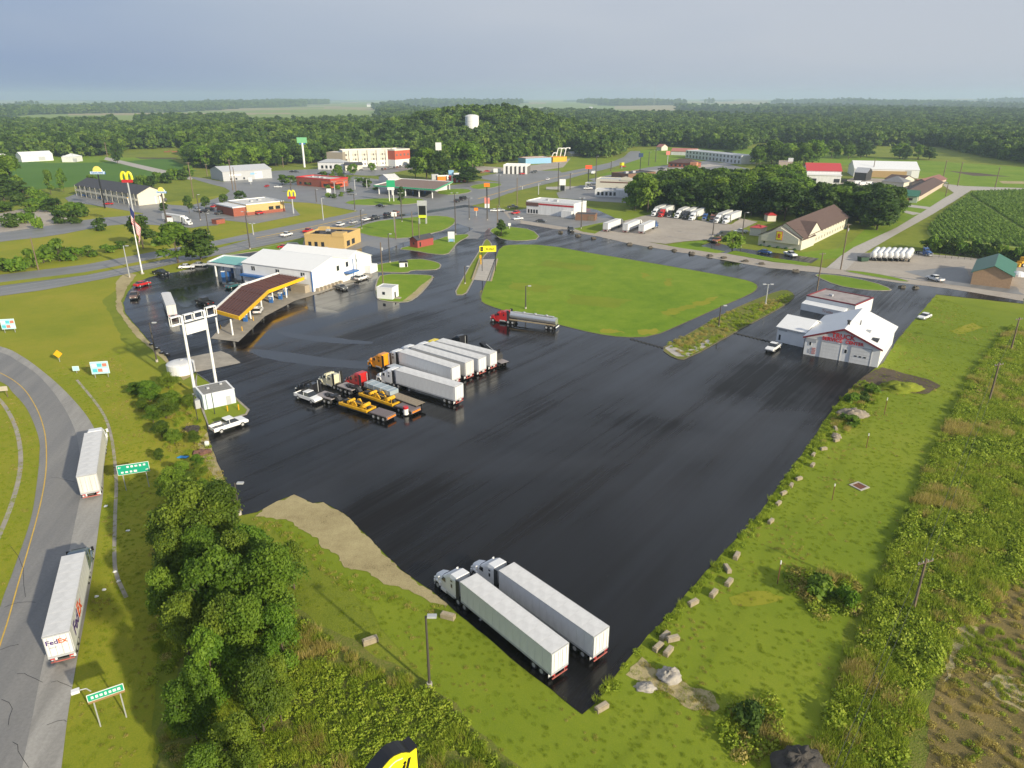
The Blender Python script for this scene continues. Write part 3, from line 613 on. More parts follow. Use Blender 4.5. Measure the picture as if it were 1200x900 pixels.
def unit(root, x, y, z, sx=1.6, sy=1.3, sz=1., m=None):
    o = part('roof_unit', f'ru{sx}{sy}{sz}', lambda b: b.box(0, 0, sz / 2, sx, sy, sz), m or litegrey, root, (x, y, z)); return o
def wins(root, L, D, face, xs, z, w, h, **k):
    for x in xs: win(root, L, D, face, x, z, w, h, **k)
def text_mesh(s, width, ex=.03, italic=0., bold=True):
    cu = bpy.data.curves.new('lettering', 'FONT'); cu.body = s; cu.align_x = 'CENTER'; cu.align_y = 'CENTER'; cu.size = 1; cu.extrude = .02; cu.shear = italic; cu.offset = .02 if bold else 0; cu.resolution_u = 3
    o = bpy.data.objects.new('lettering', cu); C.objects.link(o); dg = bpy.context.evaluated_depsgraph_get()
    me = bpy.data.meshes.new_from_object(o.evaluated_get(dg)); bpy.data.objects.remove(o)
    xs = [v.co.x for v in me.vertices]; cx = (max(xs) + min(xs)) / 2; k = width / (max(xs) - min(xs)); ys = [v.co.y for v in me.vertices]; cy = (max(ys) + min(ys)) / 2
    for v in me.vertices: v.co = ((v.co.x - cx) * k, (v.co.y - cy) * k, v.co.z * ex / .02)
    me.materials.clear(); return me
def letters(s, width, m, parent, loc, rot, ex=.03, italic=0., name='lettering'):
    o = link(name, text_mesh(s, width, ex, italic), m, parent); o.location = loc; o.rotation_euler = rot; return o

# --- truck service building
r, L, D, h = bld('service_building', 'white truck service building with red lettering over two garage doors', 'garage', (941, 415), (1028, 431), 21, Z((941, 415), 394), 'gy', 3.3, w_metal, white, .5, trim=maroon)
part('garage_door', None, lambda b: [b.box(0, 0, k * .78 - 1.56, 4.3, .1, .74) for k in range(5)], white_tr, r, (L * .36, -.06, 2.0))
g2 = part('garage_door', None, lambda b: [b.box(0, 0, k * .78 - 1.56, 4.3, .1, .74) for k in range(5)], white_tr, r, (L * .76, -.06, 2.0))
for k in range(3): part('pane', 'gpane', lambda b: b.box(0, 0, 0, .55, .05, .3), glass, g2, (-1.0 + k * 1.0, -.07, -.1))
for x in (.36, .76): part('door_frame', None, lambda b: (b.box(-2.25, 0, 0, .12, .16, 4.2), b.box(2.25, 0, 0, .12, .16, 4.2), b.box(0, 0, 2.12, 4.6, .16, .12)), litegrey, r, (L * x, -.08, 2.0))
win(r, L, D, 'f', L * .56, 2.6, .55, .9, frame=white); win(r, L, D, 'f', L * .075, 3.0, .5, .8, frame=white); win(r, L, D, 'f', L * .07, 1.1, .35, 1.0, m=litegrey)
part('notice_board', None, lambda b: [b.box(0, 0, k * .42 - .6, .9, .06, .3) for k in range(4)], M('faded_red_panel', (.55, .28, .27), .6), r, (L * .135, -.06, 1.3))
part('sign_board', None, lambda b: b.box(0, 0, 0, 2.4, .08, .9), litegrey, r, (L * .085, -.06, h - .7))
letters('TRUCK', 5.2, red_sign, r, (L * .5, -.16, h + 1.5), (R(90), 0, 0), .06)
letters('SERVICE', 4.4, red_sign, r, (L * .36, -.16, h + .35), (R(90), 0, 0), .06)
letters('CENTER', 4.0, red_sign, r, (L * .66, -.16, h + .3), (R(90), 0, 0), .06)
part('roof_vent', None, lambda b: (b.cyl((0, 0, 0), (0, 0, 1.1), .3), b.cyl((0, 0, 1.1), (0, 0, 1.35), .45)), darksteel, r, (L * .5, 4, h + 3.1))
part('roof_vent', None, lambda b: b.cyl((0, 0, 0), (0, 0, 1.6), .12), darksteel, r, (L * .62, 8, h + 2.2))
part('roof_unit', None, lambda b: (b.box(0, 0, .3, 1.8, 2.2, .12), b.box(-.7, 0, .1, .2, 2, .5), b.box(.7, 0, .1, .2, 2, .5)), darksteel, r, (L * .88, 3.0, h + .9))
part('roof_unit', None, lambda b: b.box(0, 0, .2, 2.2, 1.4, .5), litegrey, r, (L * .72, 6.5, h + 1.6))
r, L, D, h = bld('service_annex', 'white low gabled annex joined to the left of the truck service building', 'annex', (909, 400), (941, 407.5), 11, Z((909, 400), 383), 'gx', 2.0, w_metal, white, .3)
win(r, L, D, 'f', L * .12, 1.3, .5, 1.4, nm='door'); part('sign_board', None, lambda b: b.box(0, 0, 0, 2.2, .08, .5), litegrey, r, (L * .2, -.06, h - .5))
part('awning', None, lambda b: b.b2(0, L, -.35, -.05, 0, .1), litegrey, r, (0, 0, h - .25))
r, L, D, h = bld('storage_shed', 'long low white shed with grey roof and maroon edge behind the service building', 'shed', (943, 361), (1000, 373), 12, Z((943, 361), 347), 'flat', 0, w_metal, M('weathered_flat_roof', (.34, .30, .29), .8, var=.25, scale=.5), trim=maroon, par=.35)
part('side_lean', None, lambda b: b.hexa([(0, -2.6, 0), (L * .86, -2.6, 0), (L * .86, -.1, 0), (0, -.1, 0), (0, -2.6, 2.0), (L * .86, -2.6, 2.0), (L * .86, -.1, 2.6), (0, -.1, 2.6)]), w_metal, r)
letters('Trucks', 3.2, M('faded_red_letters', (.5, .3, .28), .6), r, (L * .55, -2.63, 1.1), (R(90), 0, 0), .01)
unit(r, L * .35, 5, h + .1, 1, 1, .6)

# --- filling station: main hall, side hall, canopies
a, rz, L = frame_of((286, 329), (367, 342.5))
h = Z((367, 342), 317.5)
r, L, D, h = bld('station_hall', 'large white metal hall with shallow gable roof behind the yellow canopy', 'shop', (287, 331), (367, 342.5), 21, h, 'gx', 2.6, w_metal, white, .3)
# ridge must run along the long side; the gable end faces right
for x, w_ in ((L * .16, 1.5), (L * .52, 1.5), (L * .88, 1.6)):
    o = win(r, L, D, 'f', x, h - 1.5, w_, 1.3, frame=litegrey); part('mullion', 'mull', lambda b: b.box(0, 0, 0, .08, .14, 1.3), white, o)
win(r, L, D, 'r', D * .62, h - 1.6, 1.2, 1.6, frame=litegrey); win(r, L, D, 'r', D * .85, h - 1.2, 1.2, 1.6, frame=litegrey)
part('corner_trim', None, lambda b: b.box(0, 0, 0, .3, .3, h), blue, r, (L + .02, -.02, h / 2))
part('corner_trim', None, lambda b: b.box(0, 0, 0, .25, .25, h), blue, r, (L + .02, D, h / 2))
part('awning', None, lambda b: b.b2(0, 2.4, -2.6, 2.6, 0, .5), blue, r, (L + .05, D * .88, 2.9))
part('awning', None, lambda b: b.b2(-6, 6, -1.6, 0, 0, .6), blue, r, (L * .2, -.05, 2.7))
part('wall_sign', None, lambda b: b.box(0, 0, 0, 1.3, .12, 1.3), white, r, (L * .9, -.1, 4.6))
part('gas_tank_cage', None, lambda b: b.box(0, 0, 1.2, 6, 2.2, 2.4), M('beige_enclosure', (.36, .30, .22), .8), r, (L - 4, -1.4, .05))
for k in range(7): part('wall_unit', 'wallunit', lambda b: b.box(0, 0, .5, 1.1, .8, 1.0), M('beige_enclosure', (.36, .30, .22), .8), r, (L + .9, 1.5 + k * 1.9, .1))
h1 = h
r, L, D, h = bld('station_wing', 'white metal wing with wide shallow roof joined behind the station hall', 'shop', (402, 329), (436, 317), 30, Z((434, 320), 302), 'gy', 3.2, w_metal, white, .3)
win(r, L, D, 'f', L * .25, h - 1.8, 1., 1.4, frame=litegrey); part('porch', None, lambda b: b.b2(0, 4.5, -2.5, 0, 0, 2.8), w_metal, r, (L - 4.6, -.06, 0))
part('blue_tank', None, lambda b: (b.box(0, 0, .9, 4, 2.2, 1.8), b.box(0, 0, 1.9, 4.2, 2.4, .2)), blue, r, (-1.5, D * .42, h + .2), label='blue box standing on the white roof')
part('roof_vent', None, lambda b: b.box(0, 0, .5, 1.2, 1.2, 1.0), litegrey, r, (L * .8, D * .3, h + 1.2)); part('roof_vent', None, lambda b: b.box(0, 0, .5, 1.2, 1.2, 1.0), litegrey, r, (L * .75, D * .55, h + 1.4))

# bent truck canopy
zc = Z((256, 391), 369)
def cpt(u, v): return P(u, v, zc)
fr = [cpt(250, 368), cpt(280.5, 372), cpt(314, 343), cpt(356, 330)]
bk = [cpt(250, 364), cpt(282, 334), cpt(326, 319), cpt(358, 322)]
org = P(280, 400); can = thing('canopy', 'bent fuel canopy with yellow front edge and rusty ribbed roof deck', 'canopy', org)
def rel(p, z): return (p.x - org.x, p.y - org.y, z)
deck_q = [[cpt(251, 363), cpt(280, 371), cpt(314, 340), cpt(283.5, 334)], [cpt(283.5, 334), cpt(314, 340), cpt(356, 325), cpt(326, 320)]]
for q in deck_q:
    part('roof_deck', None, lambda b: b.hexa([rel(p, zc - .5) for p in q] + [rel(p, zc - .3) for p in q]), rust, can)
def ribs(q, n, across):
    for k in range(n):
        t = (k + .5) / n
        if across: a_, b_ = q[0].lerp(q[1], t), q[3].lerp(q[2], t)
        else: a_, b_ = q[0].lerp(q[3], t), q[1].lerp(q[2], t)
        a_, b_ = a_.copy(), b_.copy(); 
        part('roof_rib', None, lambda b: b.cyl(rel(a_, zc - .2), rel(b_, zc - .2), .09, n=4), rust2, can)
ribs(deck_q[0], 9, True); ribs(deck_q[1], 9, True); ribs(deck_q[0], 3, False); ribs(deck_q[1], 3, False)
def fascia(pts, m, nm='fascia', hgt=.95):
    for p, q in zip(pts[:-1], pts[1:]):
        d = (q - p).normalized(); n_ = Vector((-d.y, d.x, 0)) * .18
        part(nm, None, lambda b: b.hexa([rel(p - n_, zc - hgt + .15), rel(q - n_, zc - hgt + .15), rel(q + n_, zc - hgt + .15), rel(p + n_, zc - hgt + .15), rel(p - n_, zc + .15), rel(q - n_, zc + .15), rel(q + n_, zc + .15), rel(p + n_, zc + .15)]), m, can)
fascia([cpt(250.5, 363), cpt(280.5, 371.5), cpt(314.3, 340.4), cpt(356, 325)], canopy_yel)
fascia([cpt(356, 325), cpt(326, 319.5), cpt(283, 333.5), cpt(250.5, 363)], white)
cols = [(256, 391), (273, 393), (294, 374), (307, 362), (320, 352), (336, 349)]
for c_ in cols:
    p = P(*c_); part('column', 'cancol', lambda b: b.cyl((0, 0, 0), (0, 0, zc - .8), .22, n=10), white, can, rel(p, 0.06))
for c_ in ((264, 383), (290, 366), (318, 346)):
    p = P(*c_) + Vector((-4, 5, 0)); part('column', 'cancol', lambda b: b.cyl((0, 0, 0), (0, 0, zc - .8), .22, n=10), white, can, rel(p, 0.06))
for i, c_ in enumerate([(288, 377), (300, 368), (318, 355), (329, 351), (335, 346)]):
    p = P(*c_); o = thing('fuel_pump', ['blue fuel pump nearest the open end of the yellow canopy', 'blue fuel pump second from the canopy open end', 'blue fuel pump under the bend of the yellow canopy', 'blue fuel pump near the hall under the yellow canopy', 'blue fuel pump closest to the white hall'][i], 'fuel pump', (p.x, p.y, .1), rz + R(20), 'fuel pumps under the yellow canopy')
    part('body', 'pumpb', lambda b: b.box(0, 0, .95, 1.1, .6, 1.9), blue, o); part('head', 'pumph', lambda b: b.box(0, 0, 2.05, 1.2, .7, .3), white, o); part('screen', 'pumps', lambda b: b.box(0, -.31, 1.4, .6, .04, .5), litegrey, o)
for i, c_ in enumerate([(259, 386), (284, 388), (297, 376)]):
    p = P(*c_); o = thing('bollard', ['yellow bollard at the left end of the canopy apron', 'yellow bollard by the near canopy column', 'yellow bollard under the canopy middle'][i], 'bollard', (p.x, p.y, .1)); part('post', 'bollp', lambda b: b.cyl((0, 0, 0), (0, 0, 1.1), .12), yellow, o); part('cap', 'bollc', lambda b: b.dome((0, 0, 1.1), .12, .12, .1, 8, 3), yellow, o)

# far car canopy, turquoise deck
zc = Z((257, 322), 306); org = P(260, 320); can = thing('canopy', 'white flat car canopy with turquoise deck left of the station hall', 'canopy', org)
q = [cpt(243, 307), cpt(282, 312), cpt(298, 302), cpt(262, 299)]
part('roof_deck', None, lambda b: b.hexa([rel(p, zc - .4) for p in q] + [rel(p, zc - .25) for p in q]), turq, can)
fascia(q + [q[0]], white, hgt=1.0)
fascia([q[0], q[1]], blue, 'stripe', hgt=.2)
for c_ in ((254, 324), (276, 326), (262, 317), (283, 320)):
    p = P(*c_); part('column', None, lambda b: b.cyl((0, 0, 0), (0, 0, zc - .6), .3, n=8), white, can, rel(p, .05))
for i, c_ in enumerate([(262, 325), (269, 324), (273, 320)]):
    p = P(*c_); o = thing('fuel_pump', ['left blue fuel pump below the turquoise canopy', 'middle blue fuel pump below the turquoise canopy', 'right blue fuel pump below the turquoise canopy'][i], 'fuel pump', (p.x, p.y, .06), 0, 'fuel pumps under the turquoise canopy')
    part('body', 'pumpb', None, blue, o); part('head', 'pumph', None, white, o)

# --- tan sandwich shop behind the hall
r, L, D, h = bld('fast_food_shop', 'tan flat-roofed fast food shop with dark roof behind the station hall', 'restaurant', (358, 290), (404, 292), 17, Z((380, 291), 277), 'flat', 0, tan, darkroof, trim=tan, par=.9)
wins(r, L, D, 'f', [2.2, 5, 8.], 1.6, 1.4, 1.9); win(r, L, D, 'r', 4, 1.8, 3, 2.2); win(r, L, D, 'r', 9, 1.8, 3, 2.2)
part('tower', None, lambda b: b.b2(0, 5, -.1, 4.4, 0, 1.6), tan, r, (L - 5.2, -.1, h)); part('tower', None, lambda b: b.b2(0, 4, 0, 3, 0, 1.5), tan, r, (.2, D - 4.4, h))
for k in range(5): unit(r, 3.5 + k * 2.6, 5 + (k % 2) * 5, h + .12, 1.6, 1.4, 1.1, m=[black, litegrey, darksteel][k % 3])
# red kiosk, white shed, scale hut
r, L, D, h = bld('red_kiosk', 'small red wooden shed with dark roof on the green island', 'shed', (489.5, 291), (508, 287), 4.5, 3.4, 'gx', 1.2, M('red_boarding', (.32, .06, .05), .7, var=.15), darkroof, .4)
win(r, L, D, 'f', 1.6, 1.4, .8, 1.8, nm='door'); win(r, L, D, 'l', 2.2, 1.8, .8, .9)
r, L, D, h = bld('white_hut', 'small white hut with flat grey roof on the near kerbed island', 'hut', (442, 350), (460, 351.5), 4.6, Z((442, 350), 337), 'flat', 0, w_metal, litegrey, par=.25, trim=white)
win(r, L, D, 'f', L * .45, 1.9, .9, .9); win(r, L, D, 'r', 2, 1.1, .9, 2.0, nm='door')
part('step', None, lambda b: b.box(0, 0, .15, 1.6, 1.4, .3), m_conc, r, (L + 1, 2, .1))
p = P(473, 313); o = thing('service_box', 'black and white equipment box on the small green island', 'equipment box', (p.x, p.y, .13), .2)
part('body', None, lambda b: b.box(0, 0, .9, 3, 1.6, 1.7), w_metal, o); part('roof', None, lambda b: b.prof([(-1.8, 1.75), (1.8, 1.75), (1.2, 2.3), (-1.2, 2.3)], -1, 1), black, o); part('door', None, lambda b: b.box(.9, -.83, .8, .8, .06, 1.4), black, o)

# --- blue-grey shed beside the sign, and the round white tank
r, L, D, h = bld('pale_shed', 'pale blue-white shed with flat grey roof between the tall sign legs', 'shed', (240, 481), (277, 472.5), 5.6, Z((240, 481), 464), 'flat', 0, M('pale_blue_cladding', (.60, .67, .70), .5, var=.05), M('shed_roof_felt', (.22, .215, .20), .85, var=.2), par=.12, trim=white)
for k in range(9): part('wall_panel', 'shedpan', lambda b: b.box(0, 0, 0, .62, .04, 2.3), M('pale_blue_cladding', (.60, .67, .70), .5), r, (.5 + k * (L - 1) / 8, -.02, 1.25))
part('door', None, lambda b: b.box(0, 0, 1.0, .9, .06, 2.0), litegrey, r, (L - 1.4, -.06, 0)); unit(r, L * .3, 3, h + .1, .5, .5, .35); unit(r, L * .75, 4, h + .1, .5, .5, .35)
part('side_box', None, lambda b: b.box(0, 0, .9, 1.2, 3.0, 1.8), litegrey, r, (-.8, 3.2, 0))
p = P(213, 436); o = thing('storage_tank', 'low round white tank on the grass beside the tall sign', 'tank', (p.x, p.y, 0)); part('shell', None, lambda b: b.cyl((0, 0, 0), (0, 0, 2.2), 3.0, n=28), white_tr, o, smooth=False); part('lid', None, lambda b: b.dome((0, 0, 2.2), 3.02, 3.02, .5, 28, 4), white_roof, o, smooth=True); part('hatch', None, lambda b: b.cyl((0, .8, 2.6), (0, .8, 2.9), .4), litegrey, o)

# --- brown-roofed motel with the yellow and red sign
hS = Z((888, 291), 279)
r, L, D, h = bld('motel', 'cream motel front block with brown shingle roof and yellow red emblem', 'motel', (888, 287), (938, 293.5), 15, hS, 'gy', 5.0, cream, brownroof, .4)
wins(r, L, D, 'f', [L * .15, L * .28, L * .41, L * .54], 1.9, .9, 1.6); win(r, L, D, 'f', L * .63, 1.3, 1.1, 2.4, nm='door')
part('gable_wall', None, lambda b: b.prof([(L * .08, h * .55), (L * .95, h * .55), (L * .95, h + .3), (L * .5, h + 4.2), (L * .08, h + .3)], -1.2, -.02), cream, r)
em = part('emblem', None, lambda b: b.box(0, 0, 0, 2.6, .14, 3.6), M('emblem_red', (.5, .05, .02), .5), r, (L * .5, -1.3, h + .9)); part('panel', None, lambda b: b.box(0, -.1, 0, 2.2, .06, 3.2), sgn_yel, em)
letters('8', 1.2, red_sign, em, (0, -.16, 0), (R(90), 0, 0), .03)
for k in range(5): part('hedge', 'mhedge', lambda b: b.dome((0, 0, 0), .9, .6, .8, 8, 3, 1, .3), MATS.get('hedge_leaf') or M('hedge_leaf', (.03, .07, .015), .9, var=.3, scale=4), r, (2 + k * (L - 4) / 4, -1.2, .05))
# long wing going away to the right
a0 = P(938, 293.5); b0 = P(992, 267); d_ = (b0 - a0); rz_ = math.atan2(d_.y, d_.x); LW = d_.length
o = thing('motel_wing', 'long two-storey cream motel wing with brown shingle roof running to the right', 'motel', a0, rz_)
hw = Z((992, 267), 255.5) + .6
part('wall', None, lambda b: b.loftx([[(x, 0, 0), (x, 15, 0), (x, 15, hw), (x, 7.5, hw + 5), (x, 0, hw)] for x in (LW, .2)]), cream, o)
for s in (1, -1):
    def rf(b):
        q = [(7.5, hw + 5.02), (7.5, hw + 5.25), (15.6, hw - .15), (15.6, hw - .4)]
        if s < 0: q = [(15 - y, z) for y, z in q]
        b.loftx([[(x, y, z) for y, z in q] for x in ((LW + .5, -.1) if s > 0 else (-.1, LW + .5))])
    part('roof', None, rf, brownroof, o)
part('cross_gable', None, lambda b: b.prof([(LW * .1, hw * .6), (LW * .34, hw * .6), (LW * .34, hw - .2), (LW * .22, hw + 4.2), (LW * .1, hw - .2)], -.5, 6), cream, o)
for s in (0, 1):
    def cg(b):
        q = [(LW * .22, hw + 4.25), (LW * .22, hw + 4.5), (LW * .36, hw - .3), (LW * .36, hw - .55)]
        if s: q = [(LW * .44 - x, z) for x, z in q]
        b.prof(q, -.7, 6.5)
    part('cross_roof', None, cg, brownroof, o)
for k in range(16):
    for z in (1.7, 4.6):
        win(o, LW, 15, 'f', LW * .05 + k * LW * .06, z, 1.0, 1.2, m=M('curtained_window', (.13, .12, .10), .3))
r, L, D, h = bld('cupola', 'small red-topped cream tower beside the motel front', 'tower', (899, 259.5), (909, 259.5), 5, 3, 'hip', 1.6, cream, redroof)
r, L, D, h = bld('shelter', 'low red-roofed shelter left of the brown motel', 'shelter', (878, 275.5), (891, 277), 7, 3.6, 'hip', 1.0, cream, redroof)
# --- tan building with green roof
r, L, D, h = bld('green_roof_building', 'tan brick building with green metal gable roof at the right edge', 'workshop', (1137, 333), (1183, 338.5), 24, Z((1137, 333), 318.5), 'gy', 2.6, tan2, greenroof, .6)
part('tank', None, lambda b: b.dome((0, 0, 0), 2.2, 2.2, 1.6, 16, 4), white_tr, r, (L + 1.5, 7, h - 1), label='white dome behind the green roof'); win(r, L, D, 'l', 4, 1.2, 1, 2.2, nm='door')

# --- white and red burger restaurant by the boulevard
r, L, D, h = bld('restaurant', 'white restaurant with red stripe and flat roof near the boulevard', 'restaurant', (617, 250), (672, 255), 15, Z((640, 252), 237.5), 'flat', 0, white_tr, white_roof, par=.5, trim=white)
part('stripe', None, lambda b: b.b2(-.1, L + .1, -.12, -.02, 0, .45), red, r, (0, 0, h - 1.4)); part('stripe', None, lambda b: b.b2(-.1, L + .1, -.14, -.02, 0, .3), red, r, (0, 0, h - .9))
part('brick_front', None, lambda b: b.b2(-.3, 7.5, -.2, 12, 0, 1.8), M('dark_brick', (.13, .065, .05), .8), r, (0, -.1, h - 2.2))
wins(r, L, D, 'f', [1.4, 3.1, 4.8, 6.5], 1.4, 1.1, 2.0); unit(r, 9, 7, h + .1); unit(r, 15, 6, h + .1, 2.2, 2, 1.1)
part('lower_wing', None, lambda b: b.b2(0, 6, -2.4, -.22, 0, 3.4), white_tr, r, (L - 6.1, 0, 0))
r, L, D, h = bld('brick_enclosure', 'brown brick enclosure right of the red striped restaurant', 'enclosure', (674, 258), (697, 259), 7, 3, 'flat', 0, M('brown_boarding', (.20, .11, .07), .8), darkroof, par=.2)
part('gate', None, lambda b: b.box(0, 0, 1.3, 3, .1, 2.4), wood, r, (L - 2, -.1, 0))
# --- white brown restaurant at the wood's edge
r, L, D, h = bld('restaurant', 'white restaurant with dark windows at the left edge of the wood', 'restaurant', (697, 230.5), (738, 232), 10, Z((700, 231), 223), 'flat', 0, white_tr, white_roof, par=.3)
for k in range(5): win(r, L, D, 'f', 2.2 + k * 2.6, 2.1, 1.5, 2.2, frame=white)
unit(r, 9, 5, h); unit(r, 12, 4, h)
r, L, D, h = bld('restaurant', 'cream restaurant block with brown band behind the white one', 'restaurant', (698, 222), (748, 224), 14, Z((700, 222), 210.5), 'flat', 0, cream, litegrey, par=.6)
part('band', None, lambda b: b.b2(3, L - 1, -.15, -.02, 0, .7), M('brown_band', (.14, .05, .03), .6), r, (0, 0, h - 1.7)); part('arch', None, lambda b: b.prof([(-4, 0), (4, 0), (3, 2), (0, 2.8), (-3, 2)], -.3, 0), cream, r, (L * .7, -.1, h))
part('porch', None, lambda b: (b.b2(-8, 0, 2, 8, 3.6, 4.1), b.cyl((-7.6, 2.4, 0), (-7.6, 2.4, 3.6), .2), b.cyl((-7.6, 7.6, 0), (-7.6, 7.6, 3.6), .2)), white_tr, r)
# --- line of buildings farther up the road
r, L, D, h = bld('long_motel', 'long white two-storey motel with flat grey roof beyond the wood', 'motel', (803, 185), (868, 192.5), 18, Z((868, 192), 182.5), 'flat', 0, white_tr, litegrey, par=.4)
for k in range(16): win(r, L, D, 'f', 3 + k * (L - 6) / 15, 2.0, 2.2, 2.6, m=M('dull_grey_glazing', (.16, .15, .14), .4))  # panes in one dull grey tone
for k in range(16): win(r, L, D, 'f', 3 + k * (L - 6) / 15, 6.0, 2.2, 2.0, m=M('dull_grey_glazing', (.16, .15, .14), .4))
r, L, D, h = bld('brown_roof_diner', 'red brick diner with brown hipped roof left of the long white motel', 'restaurant', (783, 195.5), (815, 197), 16, 4, 'hip', 3.2, brick, brownroof, 1.)
wins(r, L, D, 'f', [3, 7, 11, 15, 19], 1.8, 2, 1.8); part('end_block', None, lambda b: b.b2(0, 6, -1, 4, 0, 5), M('salmon_wall', (.5, .22, .12), .7), r, (L - 5, -.2, 0))
r, L, D, h = bld('red_house', 'distant building with faded red roof at the far end of the road', 'shop', (786, 181.5), (815, 182.5), 14, 4, 'gx', 3, white_tr, M('faded_red_roof', (.42, .16, .13), .6))
r, L, D, h = bld('small_shop', 'tiny white far shop with reddish roof beside the road bend', 'shop', (769, 176), (775, 176.5), 10, 4, 'gx', 3, cream, M('faded_red_roof', (.42, .16, .13), .6))
r, L, D, h = bld('low_shop', 'low brown and grey roofed shop in front of the tree line', 'shop', (736, 211), (768, 208), 18, 4, 'flat', 0, M('brown_boarding', (.20, .11, .07), .8), darkroof)
unit(r, 6, 8, h + .1, 3, 2, 1.4); unit(r, 14, 8, h + .1, 3, 2, 1.4)
# --- blue and yellow plant at the hill foot, lifts behind
r, L, D, h = bld('blue_building', 'long low blue building at the foot of the wooded hill', 'warehouse', (616, 192.5), (646, 191), 14, 5.2, 'flat', 0, lblue, white_roof, trim=M('rusty_edge', (.35, .2, .15), .7), par=.5)
r, L, D, h = bld('yellow_store', 'low yellow and orange store beneath the raised white lifts', 'store', (648, 190), (664, 189), 10, 4.2, 'flat', 0, yellow, orange, par=.3)
for k, (u, t) in enumerate([(646, 180), (651.5, 174.5), (656, 174.5), (661, 174)]):
    zt = Z((u, 189), t); p = P(u, 189); o = thing('boom_lift', ['shortest white boom lift above the blue building', 'white boom lift second in the raised row', 'white boom lift third in the raised row', 'rightmost white boom lift in the raised row'][k], 'lift', (p.x, p.y + 6, 0), 0, 'raised boom lifts')
    part('base', None, lambda b: b.box(0, 0, 1.0, 3, 2.2, 2.0), orange, o); part('mast', None, lambda b: b.cyl((0, 0, 1.8), (2.2, 0, zt), .55, .45, 6), white, o); part('jib', None, lambda b: b.cyl((2.2, 0, zt), (5, 0, zt + .6), .5, .4, 6), white, o); part('basket', None, lambda b: b.box(5.6, 0, zt, 1.6, 1.6, 1.4), white, o)
r, L, D, h = bld('small_barn', 'small pale barn at the edge of the hill trees', 'barn', (670, 184), (681, 183), 10, 3, 'gx', 2, M('weathered_white_wall', (.45, .42, .37), .8), litegrey)
r, L, D, h = bld('white_store', 'white building with square pillars right of the hotel trees', 'shop', (590, 203.5), (618, 204), 16, 6, 'flat', 0, M('dull_grey_glazing', (.16, .15, .14), .4), white_roof, par=1.2, trim=white)
for k in range(6): part('pillar', 'wpil', lambda b: b.box(0, 0, 3.3, 1.6, 1.4, 6.6), white, r, (1 + k * (L - 2) / 5, -.7, 0))
# --- green and white filling station
zc = 5.6; org = P(480, 232); can = thing('canopy', 'long low filling station canopy with green stripe across the highway', 'canopy', org)
q = [cpt(438, 217), cpt(510, 222), cpt(530, 212.5), cpt(470, 209)]
part('roof_deck', None, lambda b: b.hexa([rel(p, zc - .5) for p in q] + [rel(p, zc - .35) for p in q]), M('brown_canopy_deck', (.22, .15, .12), .8, var=.2), can)
fascia(q + [q[0]], white, hgt=1.1); fascia([q[0] - Vector((0, .3, 0)), q[1] - Vector((0, .3, 0)), q[2] + Vector((.3, 0, 0))], M('green_stripe', (.02, .36, .16), .5), 'stripe', hgt=.75)
for t in (.08, .3, .52, .74, .95):
    for a_, b_ in ((q[0], q[1]), (q[3], q[2])):
        p = a_.lerp(b_, t); part('column', 'bpcol', lambda b: b.box(0, 0, 2.5, .6, .6, 5), white, can, rel(Vector((p.x, p.y + (1.2 if a_ is q[0] else -1.2), 0)), 0))
for i, c_ in enumerate([(456, 226), (470, 227), (484, 227.5), (498, 227)]):
    p = P(*c_); o = thing('fuel_pump', ['leftmost pump under the green striped canopy', 'second pump under the green striped canopy', 'third pump under the green striped canopy', 'rightmost pump under the green striped canopy'][i], 'fuel pump', (p.x, p.y, .02), 0, 'pumps under the green striped canopy')
    part('body', 'pumpb', None, blue, o); part('head', 'pumph', None, white, o)
r, L, D, h = bld('filling_station_shop', 'white shop with green stripe at the right end of the canopy', 'shop', (505, 225), (524, 222.5), 14, 4.6, 'flat', 0, white_tr, white_roof, par=.6, trim=M('green_stripe', (.02, .36, .16), .5))
win(r, L, D, 'f', 4, 1.7, 5, 2.2)
r, L, D, h = bld('filling_station_shop', 'white gabled shop behind the green striped canopy', 'shop', (455, 216), (468, 215), 14, 4, 'gx', 2.4, white_tr, white_roof)
p = P(459, 236); o = thing('price_sign', 'green and white totem sign in front of the filling station', 'sign', (p.x, p.y, 0)); part('post', None, lambda b: (b.cyl((-1.3, 0, 0), (-1.3, 0, 9), .25), b.cyl((1.3, 0, 0), (1.3, 0, 9), .25)), white, o); part('panel', None, lambda b: b.box(0, 0, 10.5, 5, .6, 4), M('green_stripe', (.02, .36, .16), .5), o); part('panel', None, lambda b: b.box(0, 0, 7.6, 4.2, .5, 1.6), white, o)
r, L, D, h = bld('drive_in', 'low shop with orange, white and red striped walls right of the station', 'restaurant', (513, 214), (546, 213), 14, 4.4, 'flat', 0, orange, white_roof, par=.9, trim=white)
for k in range(8): part('pillar', 'dpil' + str(k % 2), lambda b: b.box(0, 0, 2.4, 1.3, 1.2, 4.8), white if k % 2 == 0 else M('stripe_red', (.5, .03, .03), .5), r, (L * .35 + k * L * .08, -.5, 0))
part('roof_tower', None, lambda b: b.box(0, 0, 2, 4, 2.4, 4), lblue, r, (L * .5, 3, h)); part('roof_tower', None, lambda b: b.box(0, 0, 1.5, 5, 2.4, 4), litegrey, r, (-1.5, 3, h - 2))
